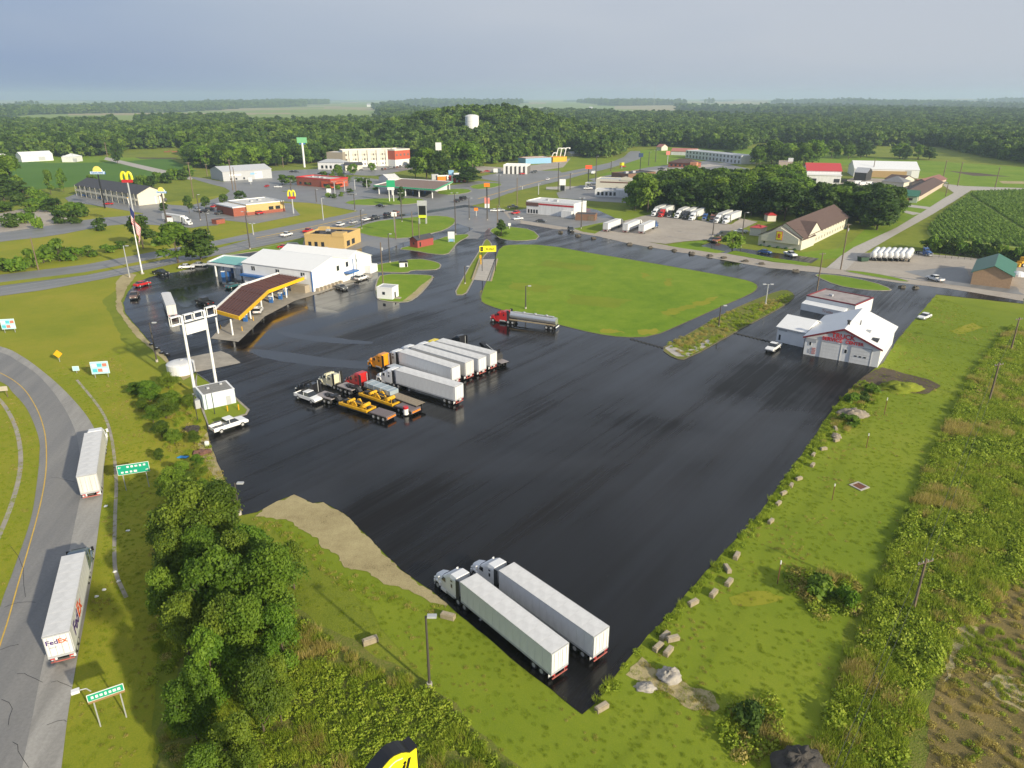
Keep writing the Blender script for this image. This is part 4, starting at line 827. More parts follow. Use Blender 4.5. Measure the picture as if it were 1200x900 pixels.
# --- red restaurant left of the crossing
r, L, D, h = bld('red_restaurant', 'red flat-roofed restaurant with brick panels beyond the crossing', 'restaurant', (348, 217), (388, 220.5), 17, Z((380, 220), 211), 'flat', 0, brick, M('patched_white_roof', (.5, .48, .45), .8, var=.3), par=.9, trim=M('stripe_red', (.5, .03, .03), .5))
part('red_wing', None, lambda b: (b.b2(0, 9, -.3, 13, 0, 4.2), b.b2(9.02, 15, -1, 10, 3.2, 4.1)), M('bright_red_wall', (.55, .10, .04), .6), r, (L - 8.9, -.1, 0)); wins(r, L, D, 'f', [4, 9, 14], 1.8, 2.2, 1.8); win(r, L, D, 'f', L - 4.4, 1.8, 5, 1.8, depth=.9)
unit(r, 8, 8, h + .1); unit(r, 14, 9, h + .1, 2, 2, .8); unit(r, 20, 7, h + .1, 3, 2, .8)
# --- hotel on the rise
hH = Z((440, 196), 177.5)
r, L, D, h = bld('hotel', 'long three-storey cream and white hotel below the wooded hill', 'hotel', (403, 196), (463, 194), 18, hH, 'flat', 0, cream, white_roof, par=1.0, trim=M('pale_cornice', (.68, .64, .55), .6))
part('lower_wall', None, lambda b: b.b2(0, L, -.12, -.02, 0, h * .38), white, r)
for fl in range(3):
    for k in range(16): win(r, L, D, 'f', 3 + k * (L - 6) / 15, 2.4 + fl * (h - 1.5) / 3.0, 1.5, 1.7, m=M('dull_grey_glazing', (.16, .15, .14), .4), depth=.3)
for k in range(5): part('bay', 'hbay', lambda b: b.b2(-1.6, 1.6, -.9, 0, 0, h + .8), M('pale_cornice', (.68, .64, .55), .6), r, (7 + k * (L - 14) / 4, -.1, 0))
r, L, D, h2 = bld('hotel_wing', 'red upper and white lower end block of the long hotel', 'hotel', (463.5, 195), (481, 193.3), 18, hH, 'flat', 0, M('stripe_red2', (.50, .10, .05), .6), white_roof, par=1.2, trim=M('pale_cornice', (.68, .64, .55), .6))
part('lower_wall', None, lambda b: b.b2(-.1, L + .1, -.15, D, 0, h2 * .42), white, r)
for k in range(4): win(r, L, D, 'f', 2.5 + k * (L - 5) / 3, h2 * .72, 1.6, 1.8, m=M('dull_grey_glazing', (.16, .15, .14), .4), depth=.4)
r, L, D, h = bld('hotel_wing', 'grey-brown end block of the long hotel', 'hotel', (384, 196), (402.5, 196.5), 16, hH - 1, 'flat', 0, M('taupe_wall', (.30, .26, .20), .8), white_roof)
r, L, D, h = bld('hotel_lobby', 'single-storey white lobby at the left end of the hotel', 'hotel', (373, 198.5), (403, 199), 12, 6, 'hip', 2.5, white_tr, litegrey, .6)
wins(r, L, D, 'f', [4, 8, 12, 16, 20], 2.2, 2, 2.6, depth=.3)
r, L, D, h = bld('porte_cochere', 'dark-roofed drive-through porch in front of the hotel lobby', 'porch', (405, 200), (425, 199.5), 10, 4.5, 'gx', 2, M('pale_cornice', (.68, .64, .55), .6), darkroof)
# --- left side: metal warehouse, burger shop, two-storey motel, barns
r, L, D, h = bld('warehouse', 'light grey metal warehouse in front of the woods on the left', 'warehouse', (262, 212.5), (319, 208.5), 26, Z((262, 212), 201), 'gx', 3, litegrey, M('pale_metal_roof', (.50, .51, .53), .5), .4)
win(r, L, D, 'f', L * .72, 3, 6, 5, m=white); win(r, L, D, 'f', L * .62, 4.2, 5, 1.4, m=lblue); win(r, L, D, 'f', L * .25, 4, 9, 1.3, m=white); wins(r, L, D, 'f', [6, 10, 16], 1.2, 1.4, 1.4)
r, L, D, h = bld('burger_shop', 'brick and tan restaurant with flat white roof near the highway', 'restaurant', (290, 252.5), (334, 247.5), 22, Z((300, 252), 240), 'flat', 0, tan, M('dirty_white_roof', (.58, .57, .54), .8, var=.2, scale=.8), par=.5, trim=white)
part('brick_base', None, lambda b: b.b2(-.1, L + .1, -.14, -.02, 0, 1.6), brick, r); part('front_porch', None, lambda b: b.b2(-7, -.1, 1, D - 1, 0, h - 1), brick, r); part('porch_roof', None, lambda b: b.b2(-7.4, -.1, .6, D - .6, h - .98, h - .4), white_tr, r); wins(r, L, D, 'f', [L - 8, L - 4], 2.6, 2.8, 1.8); unit(r, 8, 10, h); unit(r, 14, 13, h, 2, 2, .8)
r, L, D, h = bld('brick_enclosure', 'small brick bin enclosure beside the burger restaurant', 'enclosure', (254, 263), (264, 261.5), 4, 2, 'flat', 0, brick, darkroof, par=.15)
hM = Z((100, 232), 219)
r, L, D, h = bld('motel', 'long two-storey cream motel with charcoal roof on the left', 'motel', (92, 229), (163, 241), 16, hM, 'gx', 3.5, cream, darkroof, 1.2)
part('gallery', None, lambda b: (b.b2(0, L, -1.5, -.05, h * .46, h * .46 + .25), b.b2(0, L, -1.5, -1.42, h * .46 + .25, h * .46 + 1.2)), cream, r)
for k in range(14):
    for z in (1.3, h * .5 + 1.4): win(r, L, D, 'f', 2 + k * (L - 4) / 13, z, 1.4, 1.8, m=M('dull_grey_glazing', (.16, .15, .14), .4))
for k in range(12): part('post', 'gpost', lambda b: b.cyl((0, 0, 0), (0, 0, hM), .09, n=6), cream, r, (1 + k * (L - 2) / 11, -1.45, 0))
r, L, D, h = bld('motel_office', 'low cream motel office with dark gabled roof and white columns', 'motel', (160, 240), (190, 238), 14, 4.5, 'gx', 3, cream, darkroof, .8)
for k in range(6): part('column', 'mcol', lambda b: b.box(0, 0, 2.2, .5, .5, 4.4), white, r, (1 + k * (L - 2) / 5, -1.2, 0))
wins(r, L, D, 'f', [4, 8, 12, 16], 1.8, 1.6, 2)
r, L, D, h = bld('white_barn', 'long white barn on the ridge at far left', 'barn', (26, 190), (63, 188), 16, 6, 'gx', 3, white_tr, white, .3)
wins(r, L, D, 'f', [18, 40], 2.4, 6, 3.6, m=litegrey)
r, L, D, h = bld('white_barn', 'small white barn right of the long one on the ridge', 'barn', (73, 190), (88, 190), 14, 5, 'hip', 3, white_tr, white, .3); win(r, L, D, 'f', 13, 2, 4, 3, m=litegrey)
r, L, D, h = bld('white_barn', 'sliver of a white barn at the left edge of the photo', 'barn', (-6, 191), (2, 191), 12, 5, 'gx', 3, white_tr, white, .3)
for k in range(5):
    p = P(196 + k * 4.5, 180 - (k % 2)); o = thing('scrap_container', f'rusty container {["leftmost", "second", "middle", "fourth", "rightmost"][k]} in the row on the bare hillside', 'container', (p.x, p.y, 0), .1 * k, 'containers on bare earth'); part('box', 'scrap', lambda b: b.box(0, 0, 1.2, 6, 2.4, 2.4), M('rust_red', (.28, .07, .05), .8), o); part('door', 'scrapd', lambda b: b.box(3.03, 0, 1.2, .05, 2.2, 2.1), M('rust_red', (.28, .07, .05), .8), o)
# --- right side far group
r, L, D, h = bld('long_warehouse', 'very long white warehouse in the fields at right', 'warehouse', (1000, 207), (1076, 209), 34, Z((1078, 209), 199.5), 'gx', 5, white, white, .3)
win(r, L, D, 'f', L - 8, 3, 5, 5, m=litegrey); part('timber_front', None, lambda b: b.b2(8, 38, -1.5, -.05, 0, 5), M('tan_boarding', (.42, .28, .13), .8), r)
r, L, D, h = bld('dark_shed', 'dark open-fronted shed with white car roof at the warehouse left end', 'shed', (1000, 211), (1014, 212), 12, 6, 'gx', 3, darksteel, litegrey, .5)
r, L, D, h = bld('red_roof_restaurant', 'white restaurant with bright red metal roof behind the wood', 'restaurant', (944, 213.5), (984, 214.5), 24, 8.5, 'gx', 4.5, white_tr, redroof, .6)
part('front_block', None, lambda b: b.b2(-4, L * .95, -9, -.1, 0, 6), white_tr, r); part('front_roof', None, lambda b: b.b2(-4.6, L * .97, -9.6, .1, 6.02, 6.5), white, r)
for k, x in enumerate((4, 20, 25)): part('window', 'rrw', lambda b: b.box(0, 0, 0, 4, .2, 2.6), glass, r, (x, -9.05, 2.4))
r, L, D, h = bld('grey_flat_shop', 'grey low-roofed shop left of the red roof', 'shop', (934, 205), (955, 206), 16, 4, 'flat', 0, white_tr, greyroof)
r, L, D, h = bld('pink_shed', 'pale pinkish roof rising above the wood', 'shed', (911, 203), (927, 203.5), 12, 9, 'flat', 0, M('pinkish_wall', (.45, .36, .33), .8), M('pinkish_wall', (.45, .36, .33), .8)); part('turret', None, lambda b: b.box(0, 0, 1.5, 4, 4, 3), white_tr, r, (L * .85, 6, h))
r, L, D, h = bld('grey_house', 'grey-roofed cream building among parked trucks at right', 'shop', (1032, 219), (1058, 221), 14, 4, 'hip', 3.5, cream, greyroof, .6)
r, L, D, h = bld('cream_house', 'cream building with small white gables beside the grey roof', 'shop', (1055, 219), (1070, 217), 12, 4.5, 'gy', 2.6, cream, brownroof, .4)
r, L, D, h = bld('green_roof_house', 'long low pale green building with dark green roof by the country road', 'house', (1050, 236.5), (1074, 238), 13, 4, 'gx', 2.6, M('pale_green_wall', (.40, .46, .36), .7), greenroof, .7)
win(r, L, D, 'f', L * .55, 1.4, 1.8, 2.4, m=brick, nm='door'); wins(r, L, D, 'f', [4, 8, L - 4], 2, 1.2, 1.4)
r, L, D, h = bld('brown_roof_house', 'long low house with brown roof behind the green-roofed one', 'house', (1076, 236), (1104, 219), 13, 3.4, 'gx', 2.6, M('peach_wall', (.52, .42, .34), .7), brownroof, .7)
r, L, D, h = bld('brown_roof_house', 'farther low house with reddish brown roof beside the country road', 'house', (1088, 221), (1108, 215), 11, 3.4, 'gx', 2.6, M('peach_wall', (.52, .42, .34), .7), M('red_brown_roof', (.24, .11, .09), .8), .7)
# --- water tower: plain standpipe with a shallow dome
x_ = -45; y_ = 852; zg = H(x_, y_); o = thing('water_tower', 'tall white cylindrical water tower rising from the hill woods', 'water tower', (x_, y_, zg - 1))
zt = 40.5 - zg
part('tank', None, lambda b: b.cyl((0, 0, 0), (0, 0, zt), 7.7, n=40), white, o, smooth=False); part('dome', None, lambda b: b.dome((0, 0, zt), 7.72, 7.72, 2.6, 40, 5), white_roof, o, smooth=True)
part('rail', None, lambda b: [b.cyl((7.7 * math.cos(t), 7.7 * math.sin(t), zt), (7.7 * math.cos(t), 7.7 * math.sin(t), zt + 1.2), .06, n=4) for t in np.linspace(0, 6.28, 24, endpoint=False)], white, o)
for k in range(8): part('plate_seam', 'wseam', lambda b: [b.cyl((7.73 * math.cos(t), 7.73 * math.sin(t), 0), (7.73 * math.cos(t + .16), 7.73 * math.sin(t + .16), 0), .06, n=4) for t in np.arange(0, 6.28, .157)], litegrey, o, (0, 0, 2.2 + k * 2.8))
# scattered far farmhouses
for i, (u, v, rz_) in enumerate([(430, 126, 0), (445, 127, .3), (515, 125, 0), (632, 129.5, .2), (637, 130, .7), (735, 141, .3), (727, 142, .1), (690, 129, 0), (852, 128, 0), (859, 127.5, .4), (925, 144, .1), (936, 147, .6), (942, 146.5, .1), (905, 132, 0), (242, 126, .2), (570, 126, .2), (1180, 133, .1), (1050, 131, .1)]):
    p = P(u, v); s = p.y / 1500
    o = thing('farmhouse', ['tiny white farmhouse far off beyond the woods'][0], 'house', (p.x, p.y, H(p.x, p.y)), rz_, 'distant white farmhouses', s=max(.8, min(1.6, s * .45)))
    part('wall', 'fhw', lambda b: b.loftx([[(x, 0, 0), (x, 9, 0), (x, 9, 9), (x, 4.5, 13), (x, 0, 9)] for x in (16, 0)]), white, o)
    part('roof', 'fhr', lambda b: (b.hexa([(-.5, 4.5, 13.1), (16.5, 4.5, 13.1), (16.5, -.8, 8.4), (-.5, -.8, 8.4), (-.5, 4.5, 13.4), (16.5, 4.5, 13.4), (16.5, -.8, 8.7), (-.5, -.8, 8.7)][::-1])), litegrey, o)

# ------------------------------------------------------------------ vehicles (local +x is forward)
def ring_wheel(parent, x, y, r=.5, w=.3, dual=False, hub=None):
    ww = w * (2.1 if dual else 1)
    t = part('wheel', f'tyre{r}{ww:.2f}', lambda b: b.cyl((0, -ww / 2, 0), (0, ww / 2, 0), r, n=18), tyre, parent, (x, y, r))
    part('rim', f'rim{r}{ww:.2f}', lambda b: b.cyl((0, -ww / 2 - .02, 0), (0, ww / 2 + .02, 0), r * .56, n=12), hub or rim, t)
def tractor_parts(t, x0, col, daycab=False, dark=False, detail=2, sleeper_h=3.75):
    """x0 = front bumper; extends backwards"""
    F = lambda pts: [(x0 + a, z) for a, z in pts]
    part('frame', 'trf', lambda b: (b.b2(-7.4, -1, -.45, -.25, .75, 1.0), b.b2(-7.4, -1, .25, .45, .75, 1.0), b.b2(-6.6, -5.4, -.5, .5, 1.0, 1.15)), darksteel, t, (x0, 0, 0))
    part('hood', 'trh', lambda b: b.loftx([[(-1.85, -1.05, .95), (-1.85, 1.05, .95), (-1.85, 1.0, 1.75), (-1.85, .7, 2.1), (-1.85, -.7, 2.1), (-1.85, -1.0, 1.75)], [(-.9, -1.0, .9), (-.9, 1.0, .9), (-.9, .95, 1.6), (-.9, .6, 1.88), (-.9, -.6, 1.88), (-.9, -.95, 1.6)], [(-.15, -.8, .8), (-.15, .8, .8), (-.15, .7, 1.45), (-.15, .45, 1.62), (-.15, -.45, 1.62), (-.15, -.7, 1.45)]]), col, t, (x0, 0, 0), bevel=.07)
    part('bumper', 'trb', lambda b: b.prism([(-.5, -1.2), (0, -.95), (.05, 0), (0, .95), (-.5, 1.2), (-.5, .9), (-.2, 0), (-.5, -.9)], .35, .82), col if not dark else steel, t, (x0, 0, 0))
    part('grille', 'trg', lambda b: [b.box(-.08, 0, .92 + k * .13, .1, 1.1, .07) for k in range(5)], darksteel, t, (x0, 0, 0))
    for s in (-1, 1):
        part('headlight', 'trhl', lambda b: b.box(0, 0, 0, .3, .28, .26), lamp_on, t, (x0 - .3, s * .86, 1.15))
        part('fender', 'trfe', lambda b: b.prof([(-1.75, .75), (-1.7, 1.15), (-1.35, 1.35), (-.8, 1.3), (-.45, 1.0), (-.4, .75), (-.55, .75), (-.75, 1.05), (-1.1, 1.15), (-1.45, 1.05), (-1.6, .75)], -.2, .2), col, t, (x0, s * 1.02, 0))
    part('cab', 'trc', lambda b: b.loftx([[(-3.3, -1.2, .7), (-3.3, 1.2, .7), (-3.3, 1.18, 2.75), (-3.3, 1.0, 3.05), (-3.3, -1.0, 3.05), (-3.3, -1.18, 2.75)], [(-2.35, -1.15, .7), (-2.35, 1.15, .7), (-2.35, 1.1, 2.6), (-2.35, .95, 2.78), (-2.35, -.95, 2.78), (-2.35, -1.1, 2.6)], [(-1.8, -1.1, .7), (-1.8, 1.1, .7), (-1.8, 1.05, 1.85), (-1.8, .9, 2.0), (-1.8, -.9, 2.0), (-1.8, -1.05, 1.85)]]), col, t, (x0, 0, 0), bevel=.05)
    part('windshield', 'trw', lambda b: b.hexa([(-1.84, -.88, 2.06), (-1.84, .88, 2.06), (-2.33, .84, 2.74), (-2.33, -.84, 2.74), (-1.77, -.88, 2.08), (-1.77, .88, 2.08), (-2.27, .84, 2.8), (-2.27, -.84, 2.8)]), glass, t, (x0, 0, 0))
    for s in (-1, 1):
        part('side_window', f'trsw{s}', lambda b: b.hexa([(-2.95, s * 1.15, 2.0), (-2.1, s * 1.1, 2.0), (-2.35, s * 1.1, 2.55), (-2.95, s * 1.15, 2.6), (-2.95, s * 1.22, 2.0), (-2.1, s * 1.17, 2.0), (-2.35, s * 1.17, 2.5), (-2.95, s * 1.21, 2.6)]), glass, t, (x0, 0, 0))
        part('mirror', f'trm{s}', lambda b: (b.box(0, s * .2, 0, .1, .3, .6), b.cyl((0, 0, .2), (-.2, -s * .2, .2), .03, n=4)), black if dark else col, t, (x0 - 1.95, s * 1.25, 2.2))
        part('fuel_tank', 'trft', lambda b: b.cyl((-.8, 0, 0), (.8, 0, 0), .32, n=12), steel, t, (x0 - 3.9, s * .95, .68))
        part('step', 'trst', lambda b: b.box(0, 0, 0, 1.2, .12, .35), col, t, (x0 - 2.5, s * 1.15, .55))
    if not daycab:
        z = sleeper_h
        part('sleeper', f'trs{z}', lambda b: b.loftx([[(-5.15, -1.2, .75), (-5.15, 1.2, .75), (-5.15, 1.2, z - .4), (-5.15, 1.0, z), (-5.15, -1.0, z), (-5.15, -1.2, z - .4)], [(-3.9, -1.2, .75), (-3.9, 1.2, .75), (-3.9, 1.18, z - .45), (-3.9, .95, z - .05), (-3.9, -.95, z - .05), (-3.9, -1.18, z - .45)], [(-3.25, -1.2, .75), (-3.25, 1.2, .75), (-3.25, 1.12, z - .75), (-3.25, .9, z - .4), (-3.25, -.9, z - .4), (-3.25, -1.12, z - .75)], [(-2.6, -1.1, 2.7), (-2.6, 1.1, 2.7), (-2.6, 1.05, 2.85), (-2.6, .75, z - .95), (-2.6, -.75, z - .95), (-2.6, -1.05, 2.85)]]), col, t, (x0, 0, 0), bevel=.06)
        for s in (-1, 1):
            part('sleeper_window', 'trslw', lambda b: b.box(0, 0, 0, .28, .05, .5), glass, t, (x0 - 4.3, s * 1.21, 2.25))
            if detail > 1: part('vent', 'trslv', lambda b: b.box(0, 0, 0, .35, .05, .18), glass, t, (x0 - 4.3, s * 1.21, 2.95))
        for s in (-1, 1): part('side_fairing', 'trsf', lambda b: b.box(0, 0, 0, .7, .06, 2.9), darksteel if detail > 1 else col, t, (x0 - 5.5, s * 1.15, 2.2))
    else:
        part('rear_window', 'trrw', lambda b: b.box(-3.33, 0, 2.3, .05, 1.4, .5), glass, t, (x0, 0, 0))
    for s in (-1, 1):
        part('exhaust_stack', 'trex', lambda b: b.cyl((0, 0, .9), (0, 0, 3.5), .09, n=8), steel, t, (x0 - (5.3 if not daycab else 3.5), s * .85, 0))
        ring_wheel(t, x0 - 1.1, s * 1.0, .5, .3)
        for ax in (5.55, 6.85): ring_wheel(t, x0 - ax, s * .88, .5, .28, True)
def place(rear, front, z=0):
    a, b = P(*rear, z), P(*front, z); d = b - a; return Vector((a.x, a.y, 0)), math.atan2(d.y, d.x), d.length
def trailer_parts(t, L=16.15, panels=True, body=None, logo=None, zh=4.1, skirt=False):
    """rear face at x=0, nose at x=L"""
    body = body or white_tr; z0 = 1.2
    part('trailer_body', f'tlb{L}{zh}', lambda b: b.b2(0, L, -1.28, 1.28, z0, zh - .06), body, t)
    part('trailer_roof', f'tlr{L}{zh}', lambda b: (b.b2(-.02, L + .02, -1.3, 1.3, zh - .055, zh), b.b2(-.03, L + .03, -1.33, -1.3, zh - .16, zh + .02), b.b2(-.03, L + .03, 1.3, 1.33, zh - .16, zh + .02)), white_roof, t)
    if panels:
        n = 13; w = (L - .3) / n
        for s in (-1, 1):
            for k in range(n): part('side_panel', f'tlp{w:.2f}{zh}', lambda b: b.box(0, 0, 0, w - .05, .035, zh - z0 - .3), body, t, (.15 + w * (k + .5), s * 1.295, (z0 + zh) / 2 - .02))
        for k in range(8): part('roof_sheet', f'tlrs{zh}', lambda b: b.box(0, 0, 0, (L - .2) / 8 - .03, 2.5, .012), white_roof, t, (.1 + (L - .2) * (k + .5) / 8, 0, zh + .007))
    part('bottom_rail', f'tlbr{L}', lambda b: (b.b2(0, L, -1.31, -1.2, z0 - .16, z0 + .08), b.b2(0, L, 1.2, 1.31, z0 - .16, z0 + .08), b.b2(.2, L - .2, -.5, -.35, z0 - .3, z0), b.b2(.2, L - .2, .35, .5, z0 - .3, z0)), litegrey, t)
    for s in (-1, 1):
        d = part('rear_door', f'tld{zh}', lambda b: b.box(0, 0, 0, .05, 1.18, zh - z0 - .35), body, t, (-.03, s * .61, (z0 + zh) / 2))
        part('lock_bar', f'tll{zh}', lambda b: (b.cyl((-.05, -.3, -1.2), (-.05, -.3, 1.2), .025, n=5), b.cyl((-.05, .3, -1.2), (-.05, .3, 1.2), .025, n=5)), steel, d)
        part('tail_light', 'tltl', lambda b: b.box(0, 0, 0, .06, .35, .14), M('tail_lamp_red', (.45, .01, .01), .3), t, (-.05, s * .95, 1.0))
        part('mud_flap', 'tlmf', lambda b: b.box(0, 0, 0, .03, .6, .6), white_tr, t, (.5, s * .9, .6))
        for ax in (1.6, 2.85): ring_wheel(t, ax, s * .92, .5, .28, True)
        part('landing_leg', 'tlla', lambda b: (b.cyl((0, 0, .1), (0, 0, 1.1), .07, n=6), b.box(0, 0, .06, .3, .3, .06)), litegrey, t, (L - 3.2, s * .75, 0))
    part('rear_frame', f'tlrf{zh}', lambda b: (b.b2(-.06, .0, -1.3, -1.2, z0 - .1, zh), b.b2(-.06, .0, 1.2, 1.3, z0 - .1, zh), b.b2(-.06, 0, -1.2, 1.2, z0 - .12, z0 + .14), b.b2(-.06, 0, -1.2, 1.2, zh - .15, zh)), litegrey, t)
    part('underride_guard', 'tlug', lambda b: (b.b2(-.1, 0, -1.15, 1.15, .5, .62), b.b2(-.06, .02, -.8, -.7, .55, 1.1), b.b2(-.06, .02, .7, .8, .55, 1.1)), M('guard_red_white', (.42, .12, .10), .5), t)
    part('bogie', 'tlbo', lambda b: (b.b2(.9, 3.6, -.45, .45, .45, .95)), darksteel, t)
def semi(label, rear, front, col, z=4.1, group=None, body=None, panels=False, s=None, sleeper=3.75, daycab=False, logo=None, L=16.15, detail=1, dark=False, zh=4.1, gap=1.05):
    o, rz, ln = place(rear, front, z); s = s or max(.9, min(1.12, ln / L))
    t = thing('semi_truck', label, 'semi truck', o, rz, group, s)
    trailer_parts(t, L, panels, body, zh=zh); tractor_parts(t, L + 5.25 + gap, col, daycab, dark, detail, sleeper)
    return t
cw = paint('white', (.78, .78, .78)); cb = paint('black', (.015, .015, .018)); cr = paint('red', (.48, .02, .02)); corg = paint('orange', (.80, .30, .01)); cy = paint('yellow', (.80, .62, .02)); ccr = paint('cream', (.66, .62, .45)); cbl = paint('blue', (.03, .10, .30)); cgr = paint('grey', (.18, .19, .20)); csl = paint('silver', (.45, .46, .47)); cdg = paint('dark_grey', (.06, .065, .07)); ctl = paint('teal', (.03, .11, .12)); cbr = paint('brown', (.16, .10, .08)); crb = paint('rust_brown', (.28, .10, .06)); cms = paint('steel_blue', (.10, .14, .18))

semi('white semi truck with ribbed trailer parked nearest along the sandy lot edge', (656.5, 759), (549, 676), cw, panels=True, detail=2, group=None)
semi('white semi truck parked farther from the grass beside the nearest one', (705, 739), (593.5, 662.7), cw, panels=True, detail=2)
t = semi('delivery semi truck with grey cab and purple and orange letters on the ramp', (65, 743), (86, 649), cms, panels=True, detail=2, dark=True, gap=.4, sleeper=3.5)
fx_p = M('purple_lettering', (.06, .02, .16), .5); fx_o = M('orange_lettering', (.75, .10, .02), .5)
letters('Fed', 1.15, fx_p, t, (-.08, .55, 3.2), (R(90), 0, R(-90)), .01); letters('Ex', .85, fx_o, t, (-.08, -.5, 3.2), (R(90), 0, R(-90)), .01)
letters('Express', .7, M('grey_lettering', (.4, .4, .42), .5), t, (-.08, .5, 2.5), (R(90), 0, R(-90)), .01)
letters('Fed', 3.0, fx_p, t, (3.4, -1.34, 2.7), (R(90), 0, 0), .01); letters('Ex', 2.4, fx_o, t, (6.5, -1.34, 2.7), (R(90), 0, 0), .01)
semi('white semi trailer truck farther up the curving ramp', (101.5, 558), (110, 506.5), cw, panels=True, detail=2, body=white_tr2, s=1.05)
# row of white trailers
LB = []
LB.append(semi('white semi truck with small red mark on its trailer, nearest in the row', (537.7, 452), (468, 432), cw, panels=True, detail=2))
part('logo', None, lambda b: (b.box(2.2, -1.325, 2.7, .25, .01, .9), b.box(2.2, -1.325, 3.1, .7, .01, .2)), red_sign, LB[0]); part('lettering', None, lambda b: [b.box(3.2 + i * .36, -1.325, 2.65, .2, .01, .4) for i in range(5)], M('pale_grey_lettering', (.55, .5, .5), .5), LB[0])['kind'] = 'stuff'
q = semi('white semi truck with black and yellow patch near its trailer tail', (534, 430), (472, 411), cw, panels=True, detail=2)
part('logo', None, lambda b: b.box(0, 0, 0, 1.6, .02, .8), black, q, (3.8, -1.33, 2.8)); part('logo', None, lambda b: b.box(0, 0, 0, 1.2, .02, .7), sgn_yel, q, (2.3, -1.33, 2.5)); part('logo', None, lambda b: b.box(0, 0, 0, 1.8, .02, .12), black, q, (3.7, -1.33, 3.5))
semi('white semi truck third from the near end of the trailer row', (550, 424.4), (486, 406), cw, panels=True, body=white_tr2)
semi('white semi truck fourth in the row, between two other white trailers', (565, 419.5), (503, 402), cw, panels=True, body=white_tr3)
semi('white semi trailer truck with bright yellow cab roof at the row far end', (578, 413.5), (515, 398), cy, panels=True)
def flatbed(t, L, m, zd=1.45, x0=0., axles=(1.4, 2.7)):
    n = int(L / .9)
    part('deck_frame', f'fb{L}', lambda b: (b.b2(x0, x0 + L, -1.25, -1.15, zd - .35, zd - .02), b.b2(x0, x0 + L, 1.15, 1.25, zd - .35, zd - .02), b.b2(x0, x0 + L, -.5, -.35, zd - .6, zd - .05), b.b2(x0, x0 + L, .35, .5, zd - .6, zd - .05)), darksteel, t)
    for k in range(n): part('deck_plank', f'fbp{m.name}', lambda b: b.box(0, 0, 0, .87, 2.26, .06), m, t, (x0 + .45 + k * L / n, 0, zd))
    for s in (-1, 1):
        for ax in axles: ring_wheel(t, x0 + ax, s * .92, .5, .28, True)
# orange tractor with empty pale flatbed
o, rz, ln = place((513, 445), (455, 427), 1.45)
t = thing('flatbed_truck', 'orange sleeper tractor with pale empty flatbed between white trailers', 'flatbed truck', o, rz, s=1.03); flatbed(t, 14.5, lblue if False else M('pale_aluminium_deck', (.42, .48, .55), .4)); tractor_parts(t, 14.5 + 6.6, corg)
# red tractor, long wooden flatbed, strapped silver load
o, rz, ln = place((493, 474), (425, 449), 1.45)
t = thing('flatbed_truck', 'red sleeper tractor pulling a long wooden flatbed', 'flatbed truck', o, rz, s=1.05); flatbed(t, 15.5, plank); tractor_parts(t, 15.5 + 6.4, cr, dark=True)
ld = thing('load', 'silver sheeted bundles strapped at the front of the wooden flatbed', 'cargo', t.matrix_basis @ Vector((11.3, 0, 1.5)), rz)
for k in range(4): part('bundle', 'bund', lambda b: b.box(0, 0, .45, 1.9, 2.3, .9), M('silver_tarp', (.40, .47, .50), .35, metal=.3), ld, (-3.1 + k * 2.1, 0, .02)); part('strap', 'strp', lambda b: b.box(0, 0, .47, .1, 2.36, .96), litegrey, ld, (-3.1 + k * 2.1, 0, .03))
